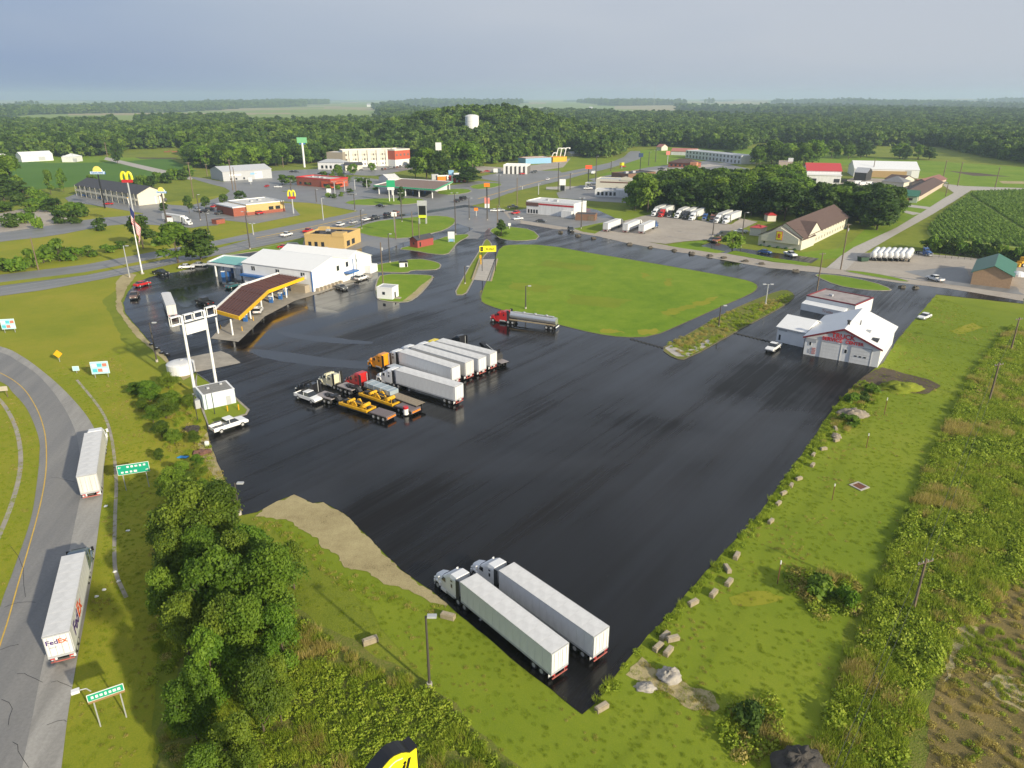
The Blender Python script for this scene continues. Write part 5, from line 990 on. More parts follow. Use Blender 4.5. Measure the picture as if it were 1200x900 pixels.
# lowboys with yellow machine frames
def lowboy(label, rear, front, col, mach_label, decks, slp=3.0):
    o, rz, ln = place(rear, front, 0); t = thing('lowboy_truck', label, 'lowboy truck', o, rz, s=1.0)
    L = ln - 7.6
    # rear three-axle deck, low well, front jeep dolly
    part('rear_deck', 'lbr', lambda b: (b.box(2.3, 0, 1.15, 4.4, 2.7, .22), b.box(.1, 0, .8, .25, 2.6, .5)), M('worn_deck', (.16, .13, .13), .6), t)
    part('tail_band', 'lbtb', lambda b: b.box(-.06, 0, .85, .05, 2.2, .3), orange, t)
    for s in (-1, 1):
        for ax in (1.0, 2.3, 3.6): ring_wheel(t, ax, s * 1.0, .48, .28, True)
        part('well_beam', f'lbw{L:.1f}', lambda b: b.b2(4.5, L - 5.2, -.15, .15, .45, .85), darksteel, t, (0, s * 1.1, 0))
    part('well_deck', f'lbd{L:.1f}', lambda b: [b.box(4.8 + k * .95, 0, .6, .85, 2.0, .08) for k in range(int((L - 10) / .95))], M('brown_deck', (.13, .09, .06), .8), t)
    part('gooseneck', f'lbg{L:.1f}', lambda b: b.prof([(L - 5.4, .45), (L - 5.4, 1.0), (L - 4.6, 1.75), (L - 1.0, 1.75), (L - 1.0, 1.4), (L - 4.2, 1.4), (L - 4.9, .45)], -.4, .4), darksteel, t)
    part('tool_box', None, lambda b: (b.box(L - 3.4, 0, 1.62, .9, 1.6, .5), b.box(L - 2.2, .5, 1.55, .6, .7, .4)), black, t)
    part('front_dolly', 'lbfd', lambda b: b.box(0, 0, 1.25, 4.6, 2.6, .2), M('worn_deck2', (.30, .27, .27), .6), t, (L - 1.5, 0, 0))
    for s in (-1, 1):
        for ax in (-3.0, -1.7, -.2): ring_wheel(t, L + ax, s * 1.0, .48, .28, True)
    tractor_parts(t, L + 7.6, col, sleeper_h=slp, dark=True)
    m = thing('machine_frame', mach_label, 'machine part', t.matrix_basis @ Vector(((4.5 + L - 5.2) / 2, 0, .66)), rz)
    LL = L - 11.2
    part('side_beam', None, lambda b: (b.b2(-LL / 2, LL / 2, -1.35, -1.0, .1, .65), b.b2(-LL / 2, LL / 2, 1.0, 1.35, .1, .65)), yellow, m, bevel=.05)
    part('cross_beam', None, lambda b: [b.box(x, 0, .35, .4, 2.2, .4) for x in np.linspace(-LL / 2 + .3, LL / 2 - .3, 4)], yellow, m)
    part('axle_drum', None, lambda b: (b.cyl((-LL * .3, -1.1, .95), (-LL * .3, 1.1, .95), .42, n=12), b.cyl((LL * .2, -.9, 1.0), (LL * .2, .9, 1.0), .36, n=12)), yellow, m)
    part('upright', None, lambda b: (b.prof([(-LL * .1, .6), (LL * .12, .6), (LL * .05, 1.5), (-.1, 1.6)], -.9, -.6), b.prof([(-LL * .1, .6), (LL * .12, .6), (LL * .05, 1.5), (-.1, 1.6)], .6, .9)), yellow, m)
    part('engine_block', None, lambda b: (b.box(0, -.1, .9, 1.5, .9, .6), b.box(LL * .36, .1, .8, .8, 1.1, .5), b.box(-LL * .42, 0, .75, .5, .7, .4)), darksteel, m, bevel=.04)
    part('guard_rail', None, lambda b: b.tube([(-LL * .45, 1.1, .7), (-LL * .45, 1.1, 1.5), (-.2, 1.1, 1.6), (.2, 1.1, .9)], .06), yellow, m)
    part('hose', None, lambda b: (b.tube([(-LL * .4, .3, .7), (-LL * .2, .5, 1.3), (0, .2, 1.1), (LL * .3, -.3, .8)], .07), b.tube([(-LL * .35, -.5, .7), (-LL * .1, -.4, 1.2), (LL * .25, .2, 1.0)], .07)), darksteel, m)
    return t
lowboy('cream tractor with lowboy trailer carrying a yellow machine frame', (488, 486), (377, 448), ccr, 'yellow machine frame on the lowboy of the cream tractor', 1)
lowboy('black tractor with lowboy trailer and a yellow machine frame, front of the group', (459, 493), (350, 459), cb, 'yellow machine frame on the lowboy of the black tractor', 1, 2.9)
p = P(476, 487); o = thing('spool', 'red and white drum standing at the lowboy tail', 'drum', (p.x, p.y, 0), .3); part('drum', None, lambda b: b.cyl((0, 0, .3), (0, 0, 1.5), .5, n=14), white, o); part('cap', None, lambda b: b.cyl((0, 0, 1.5), (0, 0, 1.95), .52, n=14), red, o)
# black tractor + dark machine at the far side
o, rz, ln = place((592, 430), (522, 402), 0)
t = thing('lowboy_truck', 'black tractor and low trailer with dark machine behind the white trailers', 'lowboy truck', o, rz, s=1.0)
flatbed(t, 15, M('worn_deck2', (.30, .27, .27), .6), 1.1); tractor_parts(t, 15 + 6.4, cb, dark=True)
ld = thing('excavator_arm', 'dark folded digger arm riding on the far low trailer', 'machine part', t.matrix_basis @ Vector((5.4, 0, 1.15)), rz)
part('boom', None, lambda b: b.prof([(-3, 0), (-2.4, 0), (.4, 2.2), (3.2, 2.9), (3.4, 2.3), (1.0, 1.4), (-1.6, 0), (3, 0), (3, .5), (-.4, .6), (-2, 1.6), (-3, 2.6)], -.6, .6), black, ld); part('bucket', None, lambda b: b.prof([(-3.4, .2), (-2.2, 0), (-2.0, 1.2), (-2.8, 1.7), (-3.4, 1.3)], -1, 1), darksteel, ld); part('ram', None, lambda b: b.cyl((-2, 0, 1.6), (1.5, 0, 2.7), .1, n=6), steel, ld)
# tanker
o, rz, ln = place((653, 386), (588, 377), 0)
t = thing('tanker_truck', 'red tractor pulling a polished silver tank trailer beside the green field', 'tanker truck', o, rz, s=1.05)
Lt = 13.2
part('tank', None, lambda b: b.cyl((.2, 0, 2.15), (Lt, 0, 2.3), .95, n=20), M('polished_tank', (.62, .62, .62), .25, metal=.7), t, smooth=False); part('walkway', None, lambda b: b.b2(1, Lt - 1, -.35, .35, 3.2, 3.28), litegrey, t)
part('side_rail', None, lambda b: (b.b2(.2, Lt, -1.15, -.95, 1.15, 1.45), b.b2(.2, Lt, .95, 1.15, 1.15, 1.45)), M('tan_rail', (.35, .28, .18), .6), t)
for k in range(3): part('manhole', 'manh', lambda b: b.cyl((0, 0, 3.2), (0, 0, 3.5), .35), litegrey, t, (3 + k * 3.2, 0, 0))
for s in (-1, 1):
    for ax in (1.3, 2.6): ring_wheel(t, ax, s * .92, .5, .28, True)
part('rear_bumper', None, lambda b: b.box(-.05, 0, .75, .1, 2.2, .3), white, t); tractor_parts(t, Lt + 5.9, cr, dark=True, sleeper_h=3.3)
# trailer turning in the car yard
semi('white semi trailer truck turning alone on the wet forecourt left of the sign', (200, 357), (192.5, 338.5), cw, panels=True, body=white_tr2, s=.98)

# ---- cars
def car(label, c, aim, col, kind='sedan', group=None, s=1.0, z=.05, name=None, cat='car'):
    p = P(*c); q = P(*aim); rz = math.atan2(q.y - p.y, q.x - p.x)
    names = {'sedan': 'parked_car', 'suv': 'suv', 'pickup': 'pickup_truck', 'van': 'van'}
    t = thing(name or names[kind], label, cat if kind in ('sedan', 'suv') else {'pickup': 'pickup truck', 'van': 'van'}[kind], (p.x, p.y, z), rz, group, s)
    if kind == 'sedan':
        body = [(-2.3, .35), (-2.35, .75), (-2.1, .95), (-1.3, 1.0), (1.0, .95), (2.1, .78), (2.35, .6), (2.3, .3)]
        cab = [(-1.75, .96), (-1.05, 1.38), (.35, 1.4), (1.15, .95)]; top = [(-1.05, 1.385), (-.98, 1.44), (.3, 1.45), (.4, 1.39)]; W_ = .9; H0 = 1.39
    elif kind == 'suv':
        body = [(-2.35, .4), (-2.4, 1.0), (-2.2, 1.1), (1.0, 1.1), (2.1, .98), (2.35, .75), (2.3, .38)]
        cab = [(-2.25, 1.08), (-2.0, 1.7), (.3, 1.72), (1.1, 1.08)]; top = [(-2.05, 1.7), (-1.95, 1.78), (.25, 1.79), (.38, 1.71)]; W_ = .95; H0 = 1.7
    elif kind == 'van':
        body = [(-2.7, .4), (-2.75, 2.1), (1.2, 2.15), (1.9, 1.2), (2.6, 1.0), (2.7, .4)]
        cab = [(.6, 1.25), (.9, 1.95), (1.28, 2.0), (1.85, 1.22)]; top = [(-2.6, 2.14), (-2.5, 2.2), (1.1, 2.2), (1.2, 2.14)]; W_ = .98; H0 = 2.1
    else:
        body = [(-2.8, .5), (-2.85, 1.15), (-.6, 1.15), (1.3, 1.15), (2.6, 1.02), (2.85, .8), (2.8, .45)]
        cab = [(-.75, 1.13), (-.6, 1.75), (.65, 1.78), (1.4, 1.13)]; top = [(-.68, 1.74), (-.55, 1.82), (.6, 1.83), (.72, 1.76)]; W_ = .98; H0 = 1.75
    if kind == 'pickup':
        def bd(b):
            b.prof([(-.7, .5), (-.7, 1.15), (1.3, 1.15), (2.6, 1.02), (2.85, .8), (2.8, .45)], -W_, W_)
            b.b2(-2.85, -.72, -W_, -W_ + .12, .5, 1.15); b.b2(-2.85, -.72, W_ - .12, W_, .5, 1.15); b.b2(-2.85, -2.75, -W_ + .12, W_ - .12, .5, 1.1)
        part('body', 'cb' + kind, bd, col, t, bevel=.05); part('truck_bed', 'cbed', lambda b: b.b2(-2.75, -.72, -W_ + .12, W_ - .12, .55, .7), M('bed_liner', (.12, .12, .12), .8), t)
    else: part('body', 'cb' + kind, lambda b: b.prof(body, -W_, W_), col, t, bevel=.07)
    if kind == 'van': part('windshield', 'cgv', lambda b: b.prof(cab, -W_ - .01, W_ + .01), glass, t)
    else:
        def gl(b):
            n = len(cab); y0 = W_ - .06; y1 = W_ - .24
            ring = lambda s_: [(x, s_ * (y0 if z_ < 1.2 else y1), z_) for x, z_ in cab]
            b.loftx([ring(-1), ring(1)])
        part('windows', 'cg' + kind, gl, glass, t)
        part('roof', 'cr' + kind, lambda b: b.prof(top, -W_ + .22, W_ - .22), col, t, bevel=.02)
        for s_ in (-1, 1): part('pillar', f'cp{kind}{s_}', lambda b: [b.cyl((x, s_ * (W_ - .05), cab[0][1]), (x, s_ * (W_ - .22), H0), .045, n=4) for x in ((-.2,) if kind != 'suv' else (-1.2, -.1))], col, t)
    for s_ in (-1, 1):
        part('headlight', 'chl', lambda b: b.box(0, 0, 0, .14, .34, .14), lamp_on, t, (body[-1][0] - .02, s_ * .62, .68))
        part('tail_light', 'ctl', lambda b: b.box(0, 0, 0, .08, .3, .14), M('tail_lamp_red', (.45, .01, .01), .3), t, (body[0][0] - .02, s_ * .66, .8))
        k = {'sedan': (1.4, -1.4), 'suv': (1.45, -1.4), 'van': (1.7, -1.7), 'pickup': (1.75, -1.75)}[kind]; rr = {'sedan': .33}.get(kind, .38)
        for x in k: ring_wheel(t, x, s_ * (W_ - .1), rr, .24)
    part('bumper', 'cbu' + kind, lambda b: (b.box(body[-1][0] + .03, 0, .48, .12, W_ * 1.9, .2), b.box(body[0][0] - .03, 0, .5, .12, W_ * 1.9, .2)), darksteel if kind != 'sedan' else col, t)
    return t
car('white pickup parked at the lot corner by the pale shed', (269, 502), (290, 495), cw, 'pickup', s=1.2)
car('white pickup parked in front of the black lowboy tractor', (362, 469), (377, 474), cw, 'pickup', s=1.15)
car('white pickup parked beside the truck service building', (906, 410), (900, 414), cw, 'pickup', s=1.05)
car('white van-like car parked on the grass edge right of the service building', (1083, 373), (1078, 375), cw, 'sedan', z=-.02, s=1.1)
car('white SUV at the white station wing', (424, 328), (434, 325), cw, 'suv', s=1.15)
car('dark sedan near the station wall', (400, 339), (409, 342), cdg, 'sedan', s=1.15)
car('red car on the wet forecourt near the curb', (167, 335), (175, 333), cr, 'sedan', s=1.15)
car('brown pickup with tan bed at the forecourt curb', (158, 349), (154, 356), cbr, 'pickup', s=1.1)
car('black pickup parked under the highway verge', (189, 322), (198, 323), cb, 'pickup', s=1.1)
car('white sedan parked below the two broad trees', (219, 314.5), (227, 314), cw, 'sedan', s=1.15)
car('silver grey car right of the white sedan below the trees', (234, 312), (241, 312), csl, 'sedan', s=1.1)
car('dark teal car behind the yellow canopy', (273, 337), (280, 335), ctl, 'sedan', s=1.15)
car('white car under the near end of the yellow canopy', (303, 367), (307, 361), cw, 'suv', s=1.1, z=.12)
p = P(240, 357); car('black flatbed work truck crossing the forecourt', (240, 357), (230, 354), cb, 'pickup', s=1.25)
car('red car behind the tan sandwich shop', (333, 291), (340, 291), cr, 'sedan', s=1.1)
car('dark van behind the tan sandwich shop', (345, 291), (350, 291), cdg, 'van', s=1.05)
# highway traffic
for c, a_, m_, k, lb in [((336, 277), (345, 274.5), cw, 'pickup', 'white pickup driving behind the tan shop on the highway'), ((361, 272.5), (368, 270), cr, 'pickup', 'red pickup just beyond the tan shop roof'), ((399, 265), (405, 263), cw, 'suv', 'white SUV leading left end of the queue'), ((414, 261.8), (420, 260), csl, 'sedan', 'silver sedan between two white cars in the queue'), ((429, 258.5), (435, 257), cw, 'sedan', 'white sedan before the dark truck in the queue'), ((439, 256.5), (446, 255), cdg, 'pickup', 'dark pickup in the middle of the queue'), ((454, 253), (461, 251), cb, 'suv', 'black car near the front of the queue'), ((463, 251), (470, 249), crb, 'pickup', 'dark red pickup at the front of the queue'),
                       ((446, 242.5), (453, 243), cb, 'sedan', 'black car entering the crossing from the side road'), ((536, 237), (542, 235.5), cb, 'suv', 'black car turning right of the crossing'), ((543, 234.5), (550, 233), cb, 'van', 'tall black vehicle past the crossing'),
                       ((642, 211), (650, 208), cw, 'sedan', 'white car on the highway beyond the crossing'), ((695, 204), (690, 206), cw, 'van', 'white box vehicle by the lamp on the rising road'), ((669, 271), (672, 273), cdg, 'suv', 'dark cart by the gravel strip')]:
    car(lb, c, a_, m_, k, s=1.15, name={'sedan': 'car', 'suv': 'suv', 'pickup': 'pickup_truck', 'van': 'van'}[k])
# restaurant, motel and lot cars
for c, a_, m_, k, lb in [((607, 257.5), (600, 258), cw, 'sedan', 'white sedan in the burger yard near the pine'), ((634, 260.5), (641, 261), cdg, 'sedan', 'dark sedan in the burger yard right end'), ((604, 251), (598, 252), cr, 'suv', 'red car beside the burger restaurant'), ((601, 244), (608, 244), cdg, 'pickup', 'dark pickup left of the burger restaurant'), ((580, 248), (587, 248), cw, 'sedan', 'white car left of two parked by the road sign'), ((586, 247.5), (593, 247.5), csl, 'sedan', 'silver car right of two parked by the road sign'),
                       ((102.5, 230.5), (110, 231), cbl, 'pickup', 'blue pickup at the left end of the motel'), ((119, 233.5), (126, 234.5), cbl, 'sedan', 'blue sedan at the middle of the motel yard'), ((127, 240), (120, 240), cr, 'sedan', 'red car behind the black sign pole'), ((305, 251), (312, 250), cr, 'suv', 'bright red car beside the burger shop'), ((232, 248), (225, 247), csl, 'pickup', 'silver pickup left in the burger shop yard'), ((239, 249), (245, 248), cb, 'sedan', 'black car next to the silver pickup'), ((246, 247), (252, 246), cdg, 'suv', 'dark SUV by the red car row'), ((252, 243), (258, 242), cr, 'sedan', 'red sedan left of the red row'), ((258, 242.5), (264, 241.5), crb, 'pickup', 'dark red pickup right of the red row'), ((260, 247), (266, 246), cb, 'suv', 'black SUV below the red row'), ((258, 251), (263, 250), cdg, 'pickup', 'dark pickup near the brick enclosure'),
                       ((313, 219), (316, 218), cr, 'sedan', 'small red car at the lane bend'), ((326, 220), (332, 220), cw, 'sedan', 'white car beside the round shrubs'), ((343, 202), (349, 202), cb, 'sedan', 'left dark car at the yard below the hotel sign'), ((347, 202), (353, 202), cdg, 'sedan', 'right dark car at the yard below the hotel sign'),
                       ((413, 228), (420, 228), cgr, 'sedan', 'grey car in the station approach'), ((407, 214), (413, 213), cdg, 'suv', 'dark SUV at the red restaurant'), ((398, 218), (404, 219), cdg, 'pickup', 'dark pickup by the red restaurant right wall'), ((438, 199.5), (444, 199), cw, 'suv', 'white SUV in front of the hotel'), ((403, 203), (409, 202), csl, 'sedan', 'silver car at the hotel drive'),
                       ((605, 202.5), (612, 202), cw, 'sedan', 'white car in front of the pillared store'), ((563, 203), (570, 203), crb, 'pickup', 'dark red pickup left of the pillared store'), ((571, 201.5), (577, 201.5), cr, 'sedan', 'red car left of the pillared store'), ((612, 204.5), (618, 204), cr, 'sedan', 'red car in front of the pillared store'), ((626, 202.5), (620, 203), cdg, 'suv', 'dark car right of the pillared store'),
                       ((730, 196), (736, 196), cr, 'suv', 'red car at the junction beyond the road'), ((696, 217), (702, 217), cdg, 'van', 'dark van at the porch of the cream restaurant'), ((689, 222), (683, 222), cw, 'pickup', 'white pickup in front of the cream restaurant'),
                       ((840, 283.5), (834, 285), crb, 'suv', 'dark red car cluster left of the green shrub'), ((834, 282.5), (829, 284), cdg, 'sedan', 'dark car next to the dark red one by the shrub'), ((868, 273), (862, 273), cw, 'pickup', 'white pickup by the red shelter'), ((848, 277), (841, 277), cdg, 'van', 'dark van behind the shrub'), ((896, 297), (903, 298), cbl, 'sedan', 'blue sedan in the motel yard'), ((926, 300), (932, 302), cw, 'pickup', 'white and blue pickup at the motel corner'), ((1095, 329), (1088, 327), cw, 'pickup', 'pink-white pickup on the road left of the green roof'),
                       ((744, 208), (750, 208), cb, 'van', 'black van among shops beyond the wood'), ((722, 213), (728, 213), csl, 'sedan', 'silver car behind the cream restaurant'), ((728, 210), (734, 210), cb, 'suv', 'black SUV behind the cream restaurant'), ((735, 214), (741, 214), cb, 'van', 'dark vehicle near the wood corner'), ((775, 199), (782, 199), cb, 'pickup', 'dark pickup in front of the brown-roofed diner'), ((798, 201), (805, 201), cw, 'van', 'white van right of the brown-roofed diner')]:
    car(lb, c, a_, m_, k, s=1.12, name={'sedan': 'parked_car', 'suv': 'suv', 'pickup': 'pickup_truck', 'van': 'van'}[k])
for k in range(12):
    c = (448 + k * 3.5, 199.3 - k * .55); car(['dark', 'red', 'grey', 'silver'][k % 4] + ' car parked in the row before the hotel, ' + ['first', 'second', 'third', 'fourth', 'fifth', 'sixth', 'seventh', 'eighth', 'ninth', 'tenth', 'eleventh', 'twelfth'][k] + ' from its left end', c, (c[0] + 1, c[1] - 2), [cdg, crb, cgr, csl][k % 4], 'sedan' if k % 3 else 'suv', 'cars parked before the hotel', 1.1)
# gravel lot trucks
gl_ = 'semi trucks on the gravel lot'
def semi2(label, cabpx, tailpx, col, **k):
    a_, b_ = P(*tailpx), P(*cabpx); d = (b_ - a_).normalized(); L = 16.15; tl = b_ - d * (L + 5.25 + 1.05)
    t = thing('semi_truck', label, 'semi truck', Vector((tl.x, tl.y, .06)), math.atan2(d.y, d.x), k.get('group', gl_), 1.0)
    trailer_parts(t, L, False, k.get('body')); tractor_parts(t, L + 6.3, col, dark=k.get('dark', False)); return t
def bob(label, c, aim, col, slp=3.2, daycab=False):
    p, q_ = P(*c), P(*aim); d = (q_ - p).normalized(); t = thing('semi_tractor', label, 'tractor unit', (p.x, p.y, .06), math.atan2(d.y, d.x), gl_, 1.0); tractor_parts(t, 4, col, daycab, sleeper_h=slp, dark=True); return t
dx, dy = 26, -11
semi2('white semi truck leftmost on the gravel lot', (765, 254), (765 + dx, 254 + dy), cw)
semi2('red cab semi truck second from the left on the gravel lot', (773, 255), (773 + dx, 255 + dy), cr)
bob('black tractor left of the middle on the gravel lot', (785, 254), (783, 256), cb)
semi2('white semi truck between two black tractors on the gravel lot', (792, 256.5), (792 + dx, 256.5 + dy), cw)
semi2('dark cab semi truck at the middle of the gravel lot row', (801, 257.5), (801 + dx, 257.5 + dy), cb)
semi2('white semi truck left of the blue tractor', (809, 259), (809 + dx, 259 + dy), cw)
bob('blue tractor without trailer on the gravel lot', (826, 258), (823, 261), cbl)
bob('rust brown tractor without trailer on the gravel lot', (835, 259), (832, 262), crb)
semi2('white semi truck second from the right on the gravel lot', (838, 262), (838 + dx + 2, 262 + dy), cw)
semi2('white semi truck rightmost on the gravel lot', (848, 263), (848 + dx + 2, 263 + dy), cw)
semi2('white tank-like truck leftmost of three at the lot front', (727 + 3, 264), (704, 274), cgr, body=white_tr)
semi2('white semi truck middle of three at the lot front', (752, 265), (724, 276.5), cw)
semi2('white trailer with dark blue cab, right of three at the lot front', (769, 266), (744, 277.5), cbl)
# pneumatic tank trailers by the corn
for k in range(7):
    a_ = (1022 + k * 6.5, 306.3 + k * .15); b_ = (1035 + k * 6.3, 291.5 + k * .4)
    p, q_ = P(*a_), P(*b_); d = (q_ - p); t = thing('tank_trailer', f'white bulk tank trailer, {["leftmost", "second", "third", "fourth", "fifth", "sixth", "rightmost"][k]} of the row by the corn field', 'tank trailer', (p.x, p.y, .03), math.atan2(d.y, d.x), 'white bulk trailers by the corn', 1)
    part('tank', 'bulk', lambda b: b.loftx([[(x, r_ * math.cos(a), 2.5 + h_ + r_ * 1.1 * math.sin(a)) for a in np.linspace(0, 2 * math.pi, 12, endpoint=False)][::-1] for x, r_, h_ in ((0, .7, 0), (.4, 1.15, 0), (3, 1.2, -.12), (5, 1.2, .05), (7, 1.2, -.12), (9.2, 1.2, .05), (11.7, 1.15, 0), (12, .7, 0))]), white_tr, t, smooth=True)
    part('hopper', 'bulkh', lambda b: [b.cyl((x, 0, 1.6), (x, 0, .7), .9, .25, 8) for x in (3, 7)], litegrey, t)
    part('frame', 'bulkf', lambda b: (b.b2(0, 12, -1.1, -.95, 1.3, 1.5), b.b2(0, 12, .95, 1.1, 1.3, 1.5)), white_tr, t)
    part('ladder', 'bulkl', lambda b: b.box(0, .9, 2.3, .1, .4, 2.4), litegrey, t)
    for s_ in (-1, 1):
        for ax in (1.4, 2.7): ring_wheel(t, ax, s_ * .92, .5, .28, True)
p = P(1085, 298); q_ = P(1093, 300); t = thing('semi_tractor', 'dark blue day-cab tractor right of the bulk trailers', 'tractor unit', (p.x - 2, p.y, .03), math.atan2(q_.y - p.y, q_.x - p.x)); tractor_parts(t, 5, cbl, True, dark=True)
p = P(1011, 306); o = thing('dumpster', 'small dark green dumpster at the left end of the bulk trailers', 'dumpster', (p.x, p.y, .03), .3); part('body', None, lambda b: b.prof([(-1.6, .1), (-1.9, 1.7), (1.9, 1.5), (1.6, .1)], -1.1, 1.1), M('dark_green_steel', (.02, .06, .03), .5), o); part('lid', None, lambda b: b.prof([(-1.95, 1.72), (1.95, 1.52), (1.95, 1.6), (-1.95, 1.8)], -1.15, 1.15), black, o)
p = P(1198, 312); o = thing('loader', 'yellow loader cut by the right edge of the photo', 'loader', (p.x, p.y, .03), R(200)); part('body', None, lambda b: (b.box(0, 0, 1.4, 4, 2, 1.2), b.box(.3, 0, 2.7, 1.6, 1.6, 1.5)), yellow, o, bevel=.05); part('bucket', None, lambda b: b.prof([(2.6, .2), (3.8, .2), (3.4, 1.4), (2.8, 1.5)], -1.3, 1.3), yellow, o)
for s_ in (-1, 1):
    for x in (-1.3, 1.4): ring_wheel(o, x, s_ * 1.1, .7, .5)
# the long car carrier in the motel yard
o, rz, ln = place((168, 257), (216, 262), 0)
t = semi2('white aerodynamic semi truck with brown-marked trailer in the motel yard', (224, 264), (180, 257), cw, group='semi truck in the motel yard'); part('side_mark', None, lambda b: b.box(0, 0, 0, 5, .03, 1.6), M('brown_side_print', (.28, .12, .08), .6), t, (6, -1.31, 2.6))
del t['group']
# parked trucks among the far buildings
for k, (u, v) in enumerate([(1006, 216), (1012, 217.5), (1019, 217), (1078, 214)]):
    car(['white box van left of three near the warehouse', 'white van middle of three near the warehouse', 'white van right of three near the warehouse', 'dark red vehicle at the right end of the long warehouse'][k], (u, v), (u + 5, v), cw if k < 3 else crb, 'van', s=1.2)
for k in range(7):
    u = 1080 + k * 4.5; v = 213.5 + k * .3; car('car parked right of the long warehouse, ' + ['first', 'second', 'third', 'fourth', 'fifth', 'sixth', 'seventh'][k] + ' from the left', (u, v), (u + 4, v - .5), [crb, cb, csl, cdg, cw, cb, cgr][k], 'sedan', 'cars right of the long warehouse', 1.1)

# ------------------------------------------------------------------ poles, signs, wires
def ztop(base, top): return Z(base, top)
LAMPN = {}
def lamp(base, topv, label, double=False, m=None, arm=1.6, rz=0.):
    p = P(*base); h = ztop(base, topv); o = thing('street_lamp', label, 'street lamp', (p.x, p.y, 0), rz)
    r_ = .11 + p.y * .00035
    part('pole', None, lambda b: b.cyl((0, 0, 0), (0, 0, h), r_ * 1.2, r_ * .8, 8), m or M('lamp_pole_bronze', (.07, .06, .055), .5), o); part('base', None, lambda b: b.cyl((0, 0, 0), (0, 0, .6), .3, n=10), m_conc2, o)
    for s in ((-1, 1) if double else (1,)):
        part('arm', None, lambda b: b.cyl((0, 0, h - .15), (s * arm * .5, 0, h), .06, n=5), m or MATS['lamp_pole_bronze'], o)
        part('lamp_head', 'lamphead', lambda b: b.box(0, 0, 0, .95, .5, .22), litegrey, o, (s * arm * .7, 0, h))
    return o
def upole(base, topv, label, arms=1, r0=.16, name='utility_pole', tr=False, lean=0):
    p = P(*base); h = ztop(base, topv); o = thing(name, label, 'utility pole', (p.x, p.y, 0), R(20)); rr = r0 + p.y * .0003
    part('pole', None, lambda b: b.cyl((0, 0, -.3), (0, 0, h), rr * 1.15, rr * .8, 8), wood, o)
    for k in range(arms):
        a_ = part('crossarm', f'xarm', lambda b: b.box(0, 0, 0, 2.4, .12, .14), wood, o, (0, 0, h - .5 - k * 1.1))
        part('insulators', 'insul', lambda b: [b.cyl((x, 0, .07), (x, 0, .3), .06, n=6) for x in (-1.1, -.4, .4, 1.1)], litegrey, a_)
    if tr: part('transformer', 'trafo', lambda b: b.cyl((.35, 0, -.5), (.35, 0, .5), .28, n=12), litegrey, o, (0, 0, h - 2.2))
    return p, h
lamp((503.5, 805), 722, 'slender lamp post standing in the grass below the near trucks', arm=.9)
o = lamp((281, 603), 566, 'wooden lamp post at the tree clump by the lot corner', arm=1.2)
lamp((184, 424), 378, 'dark lamp post at the left curb of the forecourt')
lamp((616, 362), 335, 'lamp post on the green field behind the tanker')
lamp((842, 384), 358, 'lamp post with white base on the weedy strip')
lamp((545, 333), 312, 'lamp post at the scale strip middle')
lamp((897, 357), 333, 'grey double-headed lamp post at the top of the weedy strip', double=True, m=steel)
lamp((457, 308), 274, 'lamp post on the small kerbed island', arm=1.2)
lamp((293, 292), 248, 'dark double lamp post by the highway left of the hall', double=True)
for b_, t_, l_ in [((681, 268), 232, 'tall lamp post at the front of the brick enclosure'), ((868, 290), 249, 'tall lamp post before the gravel lot'), ((835, 277), 258, 'short pole in front of the blue tractor'), ((654, 225), 191, 'lamp post at left of the cream restaurant'), ((668, 222), 203, 'lamp post by the board sign at the cream restaurant'), ((698, 212), 183, 'lamp post behind the cream restaurant'), ((716, 200), 189, 'lamp post at the foot of the hill trees'), ((585, 242), 205, 'tall lamp post right of the crossing'), ((550, 257), 232, 'lamp post at the kerb tip right of the crossing'), ((534, 275), 226, 'tall lamp post behind the red kiosk'), ((571, 258), 232, 'lamp post left of the pine'), ((471, 260), 226, 'lamp post left of the reader board'), ((424, 268), 246, 'lamp post on the queue side of the highway'), ((416, 247), 228, 'lamp post at the verge tip left of crossing'), ((343, 242), 212, 'lamp post by the arches sign'), ((371, 238), 222, 'lamp post near the red restaurant'), ((379, 258), 232, 'grey lamp post on the verge behind the tan shop'), ((245, 275), 250, 'lamp post on the verge by the two broad trees'), ((297, 275), 262, 'short white-headed lamp post beside the highway'), ((152, 325), 288, 'white-headed lamp post below the flagpole'), ((235, 258), 228, 'lamp post in the burger shop yard'), ((393, 232), 213, 'white pole left of the filling station'), ((404, 224), 212, 'second white pole left of the filling station'), ((416, 222), 210, 'third white pole left of the filling station'), ((430, 220), 210, 'white pole beside the filling station shrubs'), ((612, 222), 218, 'small white post on the highway island'), ((631, 228), 215, 'white post on the verge before the restaurant'), ((760, 194), 178, 'lamp post at the far junction left'), ((768, 190), 176, 'lamp post at the far junction right')]:
    lamp(b_, t_, l_, arm=1.4 if (int(b_[0]) % 2) else 1.8, double=int(b_[0]) % 3 == 0, m=steel if ('white' in l_ or 'grey' in l_) else None)
